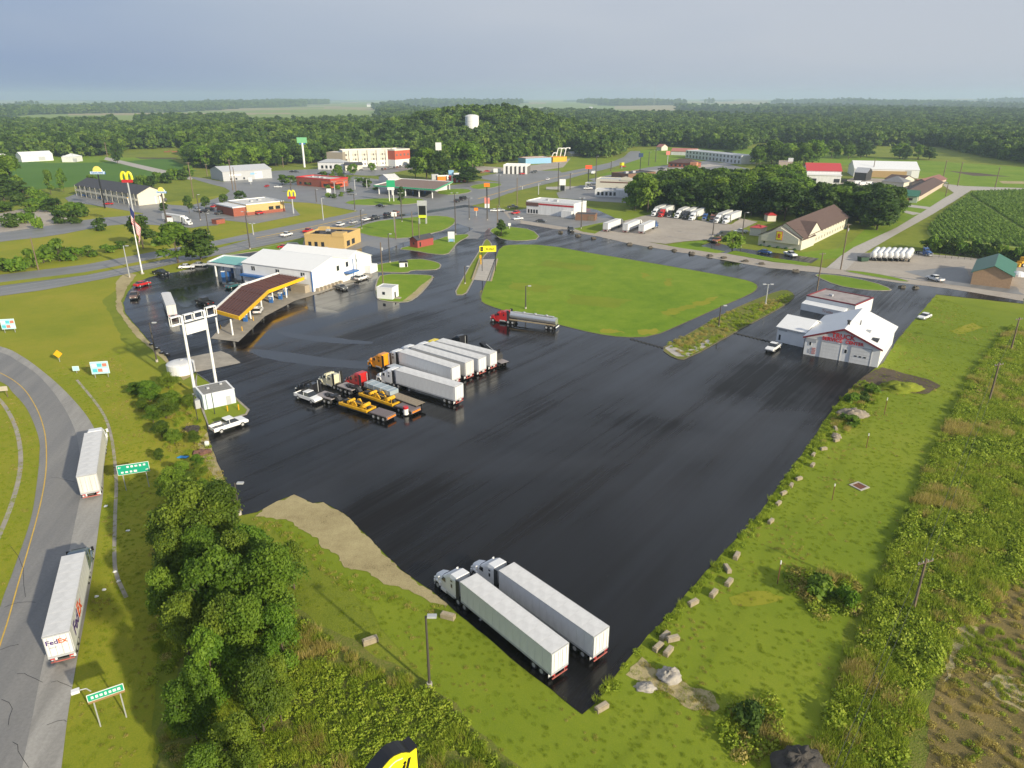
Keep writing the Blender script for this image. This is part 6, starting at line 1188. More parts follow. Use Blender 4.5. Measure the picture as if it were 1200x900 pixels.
# curved highway lamp
p = P(391, 261) if False else P(371, 259); h = Z((371, 259), 246)
UP = []
UP.append(upole((1070, 715), 655, 'near wooden utility pole leaning in the right-hand weeds', 1, .14))
UP.append(upole((1159, 470), 425, 'second wooden utility pole along the weed strip', 1, .14))
UP.append(upole((1184, 412), 372, 'third utility pole near the top of the weed strip', 1, .14))
pole_run = [P(930, 1150)] 
upole((1220, 372), 330, 'utility pole just at the right frame edge', 1, .14)
for b_, t_, l_, a_, tr in [((957, 342), 296, 'utility pole at the left tip of the grass wedge', 1, False), ((985, 316), 262, 'tall utility pole with cable at the county road corner', 1, True), ((449, 332), 284, 'pole with white transformer beside the white hut', 0, True), ((484, 280), 248, 'slim pole at the left of the red kiosk', 0, False), ((464, 280), 250, 'pale pole on the highway triangle', 0, False), ((492, 290), 262, 'pole in front of the red kiosk', 0, False), ((583, 262), 240, 'pole beside the pine', 0, False), ((45, 316), 278, 'leaning pale pole in the verge bushes at left', 0, False), ((126, 184), 167, 'pole on the ridge above the motel', 1, False), ((227, 232), 190, 'utility pole beside the lane at the metal warehouse', 1, False), ((243, 206), 192, 'utility pole left of the metal warehouse', 1, False), ((273, 223), 187, 'utility pole before the metal warehouse', 1, False), ((277, 226), 196, 'second pole right next to the warehouse pole', 0, False), ((332, 196), 184, 'thin pole at the wood edge right of the warehouse', 0, False), ((1122, 218), 190, 'tall pole at the field road junction', 1, False), ((1104, 214), 188, 'pole beside the warehouse car park', 1, False), ((1166, 220), 196, 'pole along the field road at right', 1, False), ((1108, 230), 214, 'short pole by the brown-roofed houses', 0, False), ((1022, 207), 186, 'pole in front of the long warehouse', 0, False), ((894, 194), 178, 'pole in front of the tree clump at right', 0, False), ((554, 209), 192, 'pole at the right of the hotel trees', 0, False), ((606, 240), 208, 'pole near the highway curve', 0, False), ((765, 190), 103, 'far radio mast', 0, False)][:-1]:
    upole(b_, t_, l_, a_, .13, tr=tr)
p = P(766, 127); o = thing('radio_mast', 'very thin radio mast far away above the horizon', 'mast', (p.x, p.y, 0)); part('mast', None, lambda b: b.cyl((0, 0, 0), (0, 0, 165), 1.1, .7, 4), litegrey, o)
# wires along the right pole line
def wire(a, b, sag, label):
    n = 18; pts = [Vector(a).lerp(Vector(b), t / n) - Vector((0, 0, sag * 4 * (t / n) * (1 - t / n))) for t in range(n + 1)]
    m = MB(); m.tube(pts, .022, 5); o = link('power_line', m, M('wire_black', (.05, .05, .05), .5)); tag(o, label, 'cable')
tops = [Vector((p.x, p.y, h - .25)) for p, h in UP]; off = Vector((.8, .3, 0))
st = P(985, 900, 5.5); st = tops[0] + (st - tops[0]) * 1.5; st.z = tops[0].z
wire(st - off * .7, tops[0] - off * .9, .9, 'left wire running from the bottom edge up to the near pole'); wire(st + off * .2, tops[0] + off * .9, .9, 'right wire running from the bottom edge up to the near pole')
wire(tops[0] - off * .9, tops[1] - off * .9, 1.0, 'left wire between the near and second poles'); wire(tops[0] + off * .9, tops[1] + off * .9, 1.0, 'right wire between the near and second poles')
wire(tops[1], tops[2], .6, 'wire between second and third poles')
a_ = P(449, 332); wire((a_.x, a_.y, 9), (P(492, 290).x, P(492, 290).y, 8), .8, 'cable above the white hut')
WP = [P(*c) for c in ((957, 342), (985, 316), (868, 290), (681, 268))]
for a_, b_, za, zb, lb in ((0, 1, 9.5, 13, 'cable from the grass wedge pole to the county road pole'), (1, 2, 13, 12, 'cable from the county road pole along the boulevard'), (2, 3, 12, 12, 'cable along the boulevard to the brick enclosure pole')): wire((WP[a_].x, WP[a_].y, za), (WP[b_].x, WP[b_].y, zb), 1.2, lb)
WP = [P(*c) for c in ((1104, 214), (1122, 218), (1166, 220))]
for a_, b_, lb in ((0, 1, 'cable between the car park pole and the field road pole'), (1, 2, 'cable along the field road at right')): wire((WP[a_].x, WP[a_].y, 11), (WP[b_].x, WP[b_].y, 11), 1, lb)
# small service posts in the lawn at right
for b_, t_, l_ in [((975, 586), 567, 'rusty marker post with white tip near the drain cover'), ((911, 684), 657, 'rusty marker post with white tip lower in the lawn'), ((1036, 486), 466, 'brown stake near the dirt patch'), ((1015, 525), 508, 'thin brown stake in the lawn')]:
    p = P(*b_); h = Z(b_, t_); o = thing('marker_post', l_, 'post', (p.x, p.y, 0)); part('post', None, lambda b: b.cyl((0, 0, 0), (0, 0, h * .85), .06, n=6), M('rusty_steel', (.16, .06, .035), .8), o); part('tip', None, lambda b: b.cyl((0, 0, h * .85), (0, 0, h), .09, n=6), white, o)
p = P(1007, 570); o = thing('drain_cover', 'square drain with white concrete rim in the lawn', 'drain', (p.x, p.y, 0), .5)
part('rim', None, lambda b: (b.b2(-1.1, 1.1, -1.1, -.8, 0, .12), b.b2(-1.1, 1.1, .8, 1.1, 0, .12), b.b2(-1.1, -.8, -.8, .8, 0, .12), b.b2(.8, 1.1, -.8, .8, 0, .12)), m_conc2, o); part('grate', None, lambda b: (b.b2(-.8, .8, -.8, .8, 0, .04), *[b.b2(-.8, .8, y, y + .06, .04, .08) for y in np.arange(-.7, .75, .2)]), M('rusty_steel', (.16, .06, .035), .8), o)

# ---- big two-legged sign
pl, pr_ = P(229, 462), P(254, 453); hL = Z((229, 460), 372); o = thing('pylon_sign', 'tall two-legged white sign frame with empty boxes above the pale shed', 'sign', (pl.x, pl.y, 0), math.atan2(pr_.y - pl.y, pr_.x - pl.x)); wd = (pr_ - pl).length
hL = 17.2
for x in (0, wd): part('leg', None, lambda b: b.cyl((0, 0, 0), (0, 0, hL), .32, .26, 12), white, o, (x, 0, 0))
def framebox(b, x0, x1, z0, z1, t=.14, dpt=.7):
    for y in (-dpt / 2, dpt / 2):
        b.b2(x0, x1, y - .05, y + .05, z0, z0 + t); b.b2(x0, x1, y - .05, y + .05, z1 - t, z1); b.b2(x0, x0 + t, y - .05, y + .05, z0 + t, z1 - t); b.b2(x1 - t, x1, y - .05, y + .05, z0 + t, z1 - t)
    b.b2(x0, x1, -dpt / 2, dpt / 2, z1, z1 + .06); b.b2(x0, x1, -dpt / 2, dpt / 2, z0 - .06, z0)
for x0, x1, z0, z1 in ((-2.6, -.3, 15.6, 17.4), (.35, wd - .35, 15.8, 17.3), (wd + .3, wd + 2.6, 15.6, 17.6), (wd / 2 - .2, wd / 2 + .1, 15.8, 17.3)):
    part('empty_frame', None, lambda b: framebox(b, x0, x1, z0, z1), white, o)
pn = part('board', None, lambda b: b.box(0, 0, 0, wd - .7, .5, 2.2), white, o, (wd / 2, 0, 14.2))
for k in range(2): part('lettering', None, lambda b: [b.box(-wd / 2 + 1 + (wd - 2) * (i_ + .5) / 12, -.27, -.1 - k * .62, (wd - 2) / 12 * (.45 + .3 * ((i_ * 7 + k) % 3) / 2), .02, .22) for i_ in range(12) if i_ != 5 + k], M('faint_grey_lettering', (.45, .46, .47), .6), pn)['kind'] = 'stuff'
# ---- flag and its pole
p = P(167, 321); hF = Z((167, 321), 232); o = thing('flagpole', 'tall white flagpole beside the highway', 'flagpole', (p.x, p.y, 0))
part('pole', None, lambda b: b.cyl((0, 0, 0), (0, 0, hF), .26, .12, 10), white, o); part('ball', None, lambda b: b.dome((0, 0, hF), .25, .25, .25, 8, 3), yellow, o); part('base', None, lambda b: b.cyl((0, 0, 0), (0, 0, .5), .6, n=12), m_conc2, o)
fo = thing('flag', 'limp red, white and blue striped flag hanging on the flagpole', 'flag', (p.x + .15, p.y - .1, hF - 1.6)); fo.scale = (1.5, 1.5, 1.5); fo.rotation_euler = (0, 0, R(-15))
fr_, fw_ = M('flag_red', (.5, .02, .04), .8), M('flag_white', (.78, .78, .78), .8); fb_ = M('flag_blue', (.02, .03, .14), .8)
def drape(u0, u1, v0, v1, z):
    # cloth falls in folds: u runs along the hoist direction, v along the fly
    vs = []; n = 16
    for i in range(n + 1):
        v = v0 + (v1 - v0) * i / n
        for u in (u0, u1):
            drop = u * 4.4 + v * 6.2; out = 1.9 * math.sin(min(1, v * 1.0) * 1.4) * (1 - .25 * u)
            vs.append((out * .8 + .25 * math.sin(v * 9 + u * 3), -.35 * math.sin(v * 12 + u * 2) - .1, -drop + .9 * u * v))
    return vs, [(2 * i, 2 * i + 1, 2 * i + 3, 2 * i + 2) for i in range(n)]
for k in range(13):
    u0, u1 = k / 13, (k + 1) / 13
    vs, fs = drape(u0, u1, .38 if k < 7 else 0, 1, 0); m = MB(); m.add(vs, fs); q_ = link('stripe', m, fr_ if k % 2 == 0 else fw_, fo); sm = q_.modifiers.new('s', 'SOLIDIFY'); sm.thickness = .03
vs, fs = drape(0, 7 / 13, 0, .38, 0); m = MB(); m.add(vs, fs); q_ = link('canton', m, fb_, fo); sm = q_.modifiers.new('s', 'SOLIDIFY'); sm.thickness = .03
# ---- arches signs
def arches(base, topv, botv, label, wpx, second=None):
    p = P(*base); zt, zb = Z(base, topv), Z(base, botv); o = thing('pole_sign', label, 'sign', (p.x, p.y, 0)); dist = math.hypot(p.y, CAMH - zt); w = wpx * dist / FPX
    part('pole', None, lambda b: b.cyl((0, 0, 0), (0, 0, zb), .4, .35, 8), litegrey, o)
    hh = zt - zb; r_ = w / 4.2
    for s in (-1, 1):
        def ar(b):
            n = 12; prev = None
            for i in range(n + 1):
                a = math.pi * i / n; x = s * w / 4 + w / 4.4 * math.cos(a) * (1 if 1 else 1); z = zb + hh * .28 + (hh * .72 - .3) * math.sin(a) ** .75
                if prev: b.cyl((prev[0], 0, prev[1]), (x, 0, z), w * .105, n=6)
                prev = (x, z)
            
        part('arch', None, ar, sgn_yel, o)
    part('board', None, lambda b: b.box(0, 0, zb + hh * .14, w * .95, .8, hh * .26), red, o)
    return o
arches((160, 268), 201, 214, 'giant yellow double arch sign on a tall pole', 12.5)
arches((344, 250), 222.5, 233, 'smaller yellow double arch sign by the crossing road', 8.5)
# ---- sunrise hotel signs
def sunrise(base, topv, botv, label, wpx, m):
    p = P(*base); zt, zb = Z(base, topv), Z(base, botv); o = thing('pole_sign', label, 'sign', (p.x, p.y, 0)); w = wpx * math.hypot(p.y, 40) / FPX; h = zt - zb
    part('pole', None, lambda b: b.cyl((0, 0, 0), (0, 0, zb), .45, .35, 8), m, o)
    part('board', None, lambda b: b.box(0, 0, zb + h * .16, w, .8, h * .32), M('pale_blue_board', (.55, .68, .85), .5), o)
    part('edge', None, lambda b: b.box(0, .1, zb + h * .1, w * 1.04, .8, h * .2), blue, o)
    part('sun', None, lambda b: b.prof([(w * .3 * math.cos(a), zb + h * .32 + h * .66 * math.sin(a)) for a in np.linspace(0, math.pi, 12)], -.3, .3), M('sun_yellow', (.80, .66, .15), .5), o)
    part('rays', None, lambda b: b.prof([(w * .36 * math.cos(a), zb + h * .32 + h * .5 * math.sin(a)) for a in np.linspace(0, math.pi, 12)], .32, .5), M('pale_blue_board', (.55, .68, .85), .5), o)
    letters('DAYS INN', w * .8, blue, o, (0, -.43, zb + h * .17), (R(90), 0, 0), .02)
sunrise((123, 244), 194.5, 204, 'blue and white sunrise sign on a tall black pole', 16, black)
sunrise((196, 265), 219, 226.5, 'smaller sunrise sign on a dark pole by the long truck', 11, M('lamp_pole_bronze', (.07, .06, .055), .5))
# ---- generic pole signs: base, top v, bottom v, width px, colours
def psign(base, topv, botv, wpx, col, label, txt=None, tcol=None, two=False, pole=None, low=None, nm='pole_sign', post=.3):
    p = P(*base); zt, zb = Z(base, topv), Z(base, botv); w = wpx * math.hypot(p.y, CAMH - zt) / FPX; o = thing(nm, label, 'sign', (p.x, p.y, 0)); h = zt - zb; ps = post
    if two: part('post', None, lambda b: (b.cyl((-w * .4, 0, 0), (-w * .4, 0, zb), ps, n=6), b.cyl((w * .4, 0, 0), (w * .4, 0, zb), ps, n=6)), pole or steel, o)
    else: part('post', None, lambda b: b.cyl((0, 0, 0), (0, 0, zb), ps, n=8), pole or steel, o)
    part('board', None, lambda b: b.box(0, 0, (zt + zb) / 2, w, .5 if h > 1.6 else .12, h), col, o)
    if low: part('lower_board', None, lambda b: b.box(0, 0, zb - low[1] / 2 - .1, w * low[2], .4, low[1]), low[0], o)
    if txt: letters(txt, w * .75, tcol or black, o, (0, -.27 if h > 1.6 else -.08, (zt + zb) / 2), (R(90), 0, 0), .01)
    return o
psign((357, 196), 161, 167.5, 11, M('hotel_green', (.20, .52, .25), .5), 'green and blue hotel sign on a thick white pole', pole=white, post=.9, low=(blue, 1.2, .6))
psign((515, 204), 167, 176, 6.5, white, 'rounded white sign with red emblem above the hotel trees', pole=steel); 
psign((571, 256), 214.5, 219, 6.5, orange, 'orange-red sign on a tall pole right of the crossing', pole=black)
psign((571, 252), 231.5, 238.5, 6, M('salmon_sign', (.68, .22, .18), .5), 'pale red round sign with white board beneath', pole=black, low=(white, 2.2, .9))
psign((558, 253), 243.5, 247, 4.5, orange, 'low orange sign on the verge')
psign((495.5, 262), 235, 241, 11, litegrey, 'tall sign with grey top, black panels and lime board', two=True, pole=steel, low=(black, 6.5, .85))
psign((495.5, 262.5), 252, 255.5, 9, M('lime_board', (.55, .62, .03), .5), 'lime board under the tall grey topped sign', two=True)
psign((529, 284), 271.5, 279.5, 7.5, white, 'white and light blue board beside the lane', two=True, low=(lblue, 1.2, 1.0))
psign((463, 273), 248.5, 253.5, 6, white, 'white and red board on a pole on the highway triangle', 'EXIT' if False else None)
psign((582.5, 203), 197.5, 202, 8, white, 'white board near the pillared store')
psign((659, 224), 210, 217, 7, white, 'white reader board beside the cream restaurant', two=True, low=(black, 3.5, .8))
psign((689, 220), 193.5, 198, 7.5, M('orange_red_sign', (.75, .10, .03), .5), 'bright orange-red square sign by the cream restaurant', pole=black)
psign((750, 200), 179.5, 184, 5, M('navy_sign', (.02, .05, .12), .5), 'dark blue square sign at the far junction', pole=black)
psign((728.5, 198), 190.5, 194, 5, sgn_yel, 'small yellow sign at the far junction')
psign((782, 192), 177, 181.5, 4.5, M('salmon_sign', (.68, .22, .18), .5), 'small red sign in the far field', pole=litegrey)
psign((385.5, 226), 221, 229 if False else 225.9, 5, white, 'white totem sign by the red restaurant')
psign((200, 262), 255, 261.5, 6, white, 'white square board in front of the long truck')
psign((294, 216), 208, 213, 4, white, 'white board at the warehouse lane')
psign((597, 268), 261.5, 264.5, 3.2, white, 'small white board right of the pine')
# weigh station gantry sign
p = P(572, 318); o = thing('gantry_sign', 'yellow scale sign with black lettering on two posts over the slab', 'sign', (p.x, p.y, .13), R(8)); zt, zb = Z((572, 318), 288.5), Z((572, 318), 295.5); w = 19.5 * p.y / FPX
part('board', None, lambda b: b.box(0, 0, (zt + zb) / 2, w, .3, zt - zb), sgn_yel, o); part('post', None, lambda b: b.cyl((-w * .36, .2, 0), (-w * .36, .2, zb), .12, n=6), black, o); part('post', None, lambda b: b.cyl((w * .46, .2, 0), (w * .46, .2, zb), .12, n=6), black, o)
em = part('emblem', None, lambda b: b.box(-w * .37, -.17, (zt + zb) / 2, w * .16, .05, (zt - zb) * .7), black, o); letters('SCALE', w * .5, black, o, (w * .12, -.17, (zt + zb) / 2), (R(90), 0, 0), .02); letters('CAT', w * .1, sgn_yel, o, (-w * .37, -.21, (zt + zb) / 2), (R(90), 0, 0), .01)
p = P(563.5, 310); o = thing('scale_box', 'yellow call box with lamp at the scale slab', 'call box', (p.x, p.y, .13)); part('post', None, lambda b: b.cyl((0, 0, 0), (0, 0, 2.6), .22, n=8), yellow, o); part('box', None, lambda b: b.box(0, 0, 2.9, .9, .7, 1.2), yellow, o)
for i, (a_, b_) in enumerate((((562, 304), (553.5, 328)), ((583, 304), (575.5, 330)))):
    p, q_ = P(*a_), P(*b_); d = q_ - p; o = thing('guard_rail', ['left tan side rail of the scale slab', 'right tan side rail of the scale slab'][i], 'guard rail', (p.x, p.y, .1), math.atan2(d.y, d.x)); part('beam', None, lambda b: b.b2(0, d.length, -.25, .25, 0, .35), M('tan_rail', (.35, .28, .18), .6), o)
    for k in range(4): part('post', 'grpost', lambda b: b.cyl((0, 0, 0), (0, 0, .6), .12, n=6), M('tan_rail', (.35, .28, .18), .6), o, (1 + k * (d.length - 2) / 3, 0, 0))
# ---- road signs by the ramp
def rsign(bases, topv, corners_w, hgt, col, label, rz, lines=(), tcol=None, border=True, shape=None, brown=None, z_extra=0, arrows=False):
    p = P(*bases[0]); o = thing('road_sign', label, 'road sign', (p.x, p.y, -.03), rz); w = corners_w; zt = Z(bases[0], topv) + z_extra; zb = zt - hgt
    for x in ((0, w * .72) if w > 1.5 else (0,)): part('post', None, lambda b: b.b2(-.06, .06, .05, .15, 0, zt - .1), steel, o, (x, 0, 0))
    cx = w * .36 if w > 1.5 else 0
    if shape == 'diamond': part('board', None, lambda b: b.prof([(0, zb), (hgt / 2, zb + hgt / 2), (0, zt), (-hgt / 2, zb + hgt / 2)], -.04, .02), col, o)
    else:
        part('board', None, lambda b: b.box(cx, 0, (zt + zb) / 2, w, .06, hgt), white if border else col, o)
        if border: part('face', None, lambda b: b.box(cx, -.035, (zt + zb) / 2, w - .12, .02, hgt - .12), col, o)
    for k, (x0_, x1_) in enumerate(lines):
        zz = zt - hgt * (k + .5) / len(lines); n_ = max(3, int((x1_ - x0_) * 9)); g_ = random.Random(k + 3)
        part('lettering', None, lambda b: [b.box(cx + w * (x0_ + (x1_ - x0_) * (i_ + .5) / n_ - .5), -.055, zz, w * (x1_ - x0_) / n_ * g_.uniform(.5, .75), .02, hgt / len(lines) * g_.uniform(.3, .42)) for i_ in range(n_)], tcol or white, o)['kind'] = 'stuff'
    if arrows:
        for sx_, kk in ((-1, 0), (1, 1)):
            zz = zt - hgt * (kk + .5) / 2; part('arrow', None, lambda b: (b.box(cx + sx_ * w * .40, -.055, zz, w * .06, .02, .09), b.prof([(cx + sx_ * w * .42, zz + .2), (cx + sx_ * w * .46, zz), (cx + sx_ * w * .42, zz - .2)], -.065, -.045)), white, o)
    if brown: part('rim', None, lambda b: b.box(cx, 0, zb - .12, w, .08, .24), brown, o)
    return o
rsign([(148, 575)], 545, 4.6, 1.75, green_sign, 'green guide sign with white lettering beside the ramp', R(20), ((.28, .92), (.08, .62)), arrows=True)
p_ = rsign([(118, 852)], 813, 3.2, .85, green_sign, 'smaller green sign with brown lower edge and lamp near the bottom left', R(30), ((.08, .92), ), brown=M('brown_rim', (.30, .18, .08), .7))
part('lamp_arm', None, lambda b: b.tube([(0, .3, 4.4), (-.3, .3, 4.9), (-1.0, .3, 5.0)], .06), steel, p_); part('lamp_head', None, lambda b: b.box(-1.2, .3, 5.0, .7, .5, .3), white, p_)
logo_b = M('service_sign_blue', (.10, .50, .62), .5)
for base, tv, w, h_, lb in [((6, 390), 374, 3.4, 2.8, 'pale blue service sign at the far left edge'), ((112, 443), 424, 3.7, 2.9, 'pale blue service sign with logo panels in the verge')]:
    o = rsign([base], tv, w, h_, M('service_sign_pale', (.42, .72, .78), .5), lb, R(12)); 
    for i in range(2):
        for j in range(3): part('logo_panel', f'lgp{(i + j) % 3}', lambda b: b.box(0, 0, 0, .9, .03, .75), [white, logo_b, M('logo_red', (.6, .2, .15), .5)][(i + j) % 3], o, (w * .36 + (j - 1) * 1.05, -.07, Z(base, tv) - .85 - i * 1.2))
rsign([(90, 437)], 429, 1.4, 1.1, M('service_sign_pale', (.42, .72, .78), .5), 'tiny pale blue sign left of the bigger service sign', R(10))
rsign([(70, 424)], 410, 1.2, 2.0, M('warning_orange', (.85, .42, .01), .5), 'orange diamond warning sign in the verge', R(10), shape='diamond')
p = P(4, 466); o = thing('sign_back', 'back of a small brown board on two posts at the left edge', 'sign', (p.x, p.y, 0), R(15)); part('board', None, lambda b: b.box(0, 0, 2.0, 2.4, .1, 1.0), M('beige_board', (.45, .40, .32), .7), o); part('post', None, lambda b: (b.box(-.7, .1, 1.1, .12, .1, 2.2), b.box(.8, .1, 1.1, .12, .1, 2.2)), wood, o)
# ---- yellow and black sign head poking in at the bottom
zs = 26.0; p = P(488, 876, zs)
o = thing('pylon_sign', 'top of a tall yellow sign with thick black casing at the bottom edge', 'sign', (p.x, p.y, 0), R(40))
face = [(0, 0), (-.4, -.05), (-.62, .14), (-.9, .3), (-1.33, .4), (-1.6, .35), (-1.87, .2), (-2.33, -.1), (-2.65, -.35), (-2.9, -.7), (-3.1, -1.1), (-3.25, -1.6), (-3.3, -2.4), (0, -3.2)]
part('casing', None, lambda b: b.prof([(x * 1.04 + .06, zs + z * 1.02 + .06) for x, z in face], 0, .85), black, o); part('face', None, lambda b: b.prof([(x - .03, zs + z) for x, z in face], -.05, -.005), sgn_yel, o)
part('trim', None, lambda b: b.tube([(x * .86 - .12, -.06, zs + z * .86 - .3) for x, z in face[3:11]], .03, 4), white, o)
letters('oil', 1.25, black, o, (-1.05, -.09, zs - .72), (R(90), 0, 0), .02, italic=.3); part('dot', None, lambda b: b.cyl((-.45, -.06, zs - 1.45), (-.45, -.12, zs - 1.45), .3, n=16), orange, o)
part('pole', None, lambda b: b.cyl((-1.6, .4, 0), (-1.6, .4, zs - 2.4), .35, n=12), steel, o)
# ---- concrete parking blocks along the right edge
BL = [(812, 708, .6), (836, 697, .9), (854, 684, .9), (852, 668, 1.7), (863, 653, 1.0), (779, 747, .8), (771, 760, .8), (788, 753, .3), (783, 765, .9), (705, 831, .6), (903, 612, .8), (912, 591, .8), (918, 579, .6), (927, 570, 1), (936, 562, .5), (952, 546, .9), (953, 534, .9), (965, 527, .3), (980, 517, .5), (979, 503, 1.4)]
nm = ['first block left of the sandy patch', 'cream block second from the group', 'third block along the edge', 'upright-lying block near the kink', 'block above the others by the tarmac', 'top block of the crossed pile', 'left block of the crossed pile', 'right slanting block of the crossed pile', 'lowest block of the crossed pile', 'block at the sharp near corner of the lot', 'grey block beside the tarmac half way up', 'tan block with green moss half way up', 'brown small block above the tan one', 'pale small block', 'white-topped small block', 'flat reddish block', 'block below two pale ones', 'pale block near the top', 'small flat block near the top', 'tall narrow block by the grass mound']
for i, (u, v, a) in enumerate(BL):
    p = P(u, v); s = .86 if i < 10 else .72
    o = thing('concrete_block', 'weathered concrete block, ' + nm[i], 'block', (p.x, p.y, -.03 + (.35 if i == 7 else 0)), a, 'concrete blocks along the lot edge', s)
    part('block', 'cblk', lambda b: b.box(0, 0, .32, 1.8, .75, .64), stone_m, o, bevel=.06); part('cap', 'cblk2', lambda b: b.box(0, 0, .68, 1.5, .5, .1), M('block_top', (.38, .32, .23), .9, var=.2), o)
p = P(538, 730 - 5); 
for u, v, a, lb in [(525, 724, -.35, 'concrete block in the grass by the near truck'), (434, 753, .5, 'concrete block at the edge of the tall weeds')]:
    p = P(u, v); o = thing('concrete_block', lb, 'block', (p.x, p.y, -.03), a, None, 1.0); part('block', 'cblk', None, stone_m, o, bevel=.06); part('cap', 'cblk2', None, MATS['block_top'], o)
def mound(label, px, rx, ry, rz_, m, name='gravel_mound', seed=0, amp=.5):
    p = P(*px); mb = MB(); mb.dome((0, 0, -.05), rx, ry, rz_, 28, 9, seed, amp); o = link(name, mb, m, loc=(p.x, p.y, 0), smooth=True); tag(o, label, 'mound'); return o
mound('rounded heap of grey rubble beside the crossed blocks', (784, 794), 1.25, 1.15, 1.0, rock_m, seed=3)
mound('low pale gravel heap left of the rubble heap', (757, 806), 1.1, .7, .45, rock_m, seed=8)
mound('dark soil mound cut by the bottom edge of the photo', (936, 905), 2.6, 2.2, 2.2, ground('dark_soil_mound', [(.3, (.045, .040, .036)), (.55, (.11, .10, .09)), (.7, (.19, .175, .16))], .3, 1.5, 8, bump=.8), 'soil_mound', 5, .35)
mound('grey-brown rubble mound in the grass below the dirt patch', (1000, 487), 3.0, 2.0, 1.2, M('earth_rubble', (.26, .22, .17), .95, var=.3, scale=1.5, bump=.7), seed=6)
mound('small broken rubble mound near the tarmac edge', (979, 512), 1., .9, .7, M('earth_rubble', (.26, .22, .17), .95), seed=16)
mound('grassy spoil mound beside the dirt patch', (1056, 455), 4.6, 3, 1.1, m_terr, 'spoil_mound', 12)
# rubber speed humps
hm = M('black_rubber', (.02, .02, .02), .7)
for grp, (a_, b_), n in (('first row of rubber humps at the field corner', ((741, 398), (777, 408)), 9), ('second row of rubber humps by the service building', ((862, 391), (903, 401)), 10)):
    for k in range(n):
        p = P(*a_).lerp(P(*b_), k / (n - 1)); o = link('speed_hump', MESH.setdefault(('hump', 'x'), MB().box(0, 0, .05, 1.0, .7, .1).mesh('speed_hump')), None, loc=(p.x, p.y, .042), rz=.3)
        if not o.data.materials: o.data.materials.append(hm)
        tag(o, grp + ', number ' + ['one', 'two', 'three', 'four', 'five', 'six', 'seven', 'eight', 'nine', 'ten'][k] + ' from the left', 'speed hump', grp)
# rocks along the boulevard shoulder
for k, (u, v) in enumerate([(677, 277), (695, 280), (657, 273), (737, 287), (762, 290.5), (790, 294), (810, 298), (832, 301), (848, 303), (873, 307), (893, 310), (932, 318.5), (1057, 337), (1073, 338)]):
    p = P(u, v); mb = MB(); mb.dome((0, 0, 0), 1.3, 1.0, .8, 9, 4, k * 3.1, .8); o = link('boulder', mb, M('dark_boulder', (.10, .085, .065), .9, var=.3), loc=(p.x, p.y, .05)); tag(o, f'dark boulder on the boulevard shoulder, {["first", "second", "third", "fourth", "fifth", "sixth", "seventh", "eighth", "ninth", "tenth", "eleventh", "twelfth", "thirteenth", "last"][k]} of the line', 'boulder', 'boulders on the boulevard shoulder')
# low odds and ends at the left edge of the lot
p = P(237, 531); mb = MB(); mb.dome((0, 0, 0), 1.8, 1.0, .6, 12, 4, 2, .8); o = link('debris_heap', mb, M('rust_brown_debris', (.16, .08, .06), .9, var=.4, scale=3)); o.location = (p.x, p.y, 0); tag(o, 'rusty brown debris heap at the lot left edge', 'debris')
p = P(243, 523); mb = MB(); mb.box(0, 0, .5, .7, .5, 1.0); o = link('white_drum', mb, white, loc=(p.x, p.y, 0), bevel=.1); tag(o, 'small white drum at the lot left edge', 'drum')
p = P(214, 536); mb = MB(); mb.prism([(-.9, -.3), (.8, -.4), (1.0, .3), (-.5, .4)], 0, .12); o = link('tarpaulin', mb, M('bright_blue_plastic', (.03, .30, .75), .4), loc=(p.x, p.y, 0.02)); tag(o, 'small bright blue plastic sheet in the grass', 'tarpaulin')
p = P(224, 504); mb = MB(); mb.dome((0, 0, 0), 1.6, 1.1, .9, 12, 4, 7, .6); o = link('brush_pile', mb, M('dark_debris', (.04, .035, .03), .9, var=.4, scale=3), loc=(p.x, p.y, 0)); tag(o, 'dark tyre and brush pile left of the white pickup', 'debris')
for k, (u, v) in enumerate([(378 / 4 + 0, 0)] * 0 + [(124, 593), (150, 622), (122, 691), (113, 699), (135, 670), (139, 681)]):
    p = P(u, v); mb = MB(); mb.dome((0, 0, 0), .3, .25, .15, 7, 3, k, .6); o = link('litter', mb, white, loc=(p.x, p.y, -.02)); tag(o, 'small white piece of litter in the ramp verge', 'litter', 'white litter in the ramp verge')
for k, (u, v) in enumerate([(267, 482.5), (280, 481)]):
    p = P(u, v); o = thing('bollard', ['left yellow bollard in front of the pale shed', 'right yellow bollard in front of the pale shed'][k], 'bollard', (p.x, p.y, .14)); part('post', 'bollp', None, yellow, o); part('cap', 'bollc', None, yellow, o)
# bollards at the station kerb, and stray tyres at the forecourt corner
for k, (u, v) in enumerate([(178, 404), (184, 409), (190, 414), (196, 416)]):
    p = P(u, v); o = thing('old_tyre', 'dark tyre lying at the forecourt corner, ' + ['first', 'second', 'third', 'fourth'][k] + ' from the top', 'tyre', (p.x, p.y, .02), 0, 'tyres at the forecourt corner'); part('tyre', 'otyre', lambda b: b.cyl((0, 0, 0), (0, 0, .35), .65, .6, 14), tyre, o); part('rim', 'orim', lambda b: b.cyl((0, 0, .34), (0, 0, .37), .3, n=10), litegrey, o)
for (b_, t_, l_) in (((232, 494), 462, 'thin black pole left of the pale shed'), ((252, 486), 461, 'short black pole in front of the pale shed'), ((213, 430), 424, 'short pole by the round tank')):
    p = P(*b_); h = Z(b_, t_); o = thing('pole', l_, 'pole', (p.x, p.y, 0)); part('shaft', None, lambda b: b.cyl((0, 0, 0), (0, 0, h), .08, n=6), darksteel, o); part('cap', None, lambda b: b.cyl((0, 0, h), (0, 0, h + .1), .12, n=6), litegrey, o)
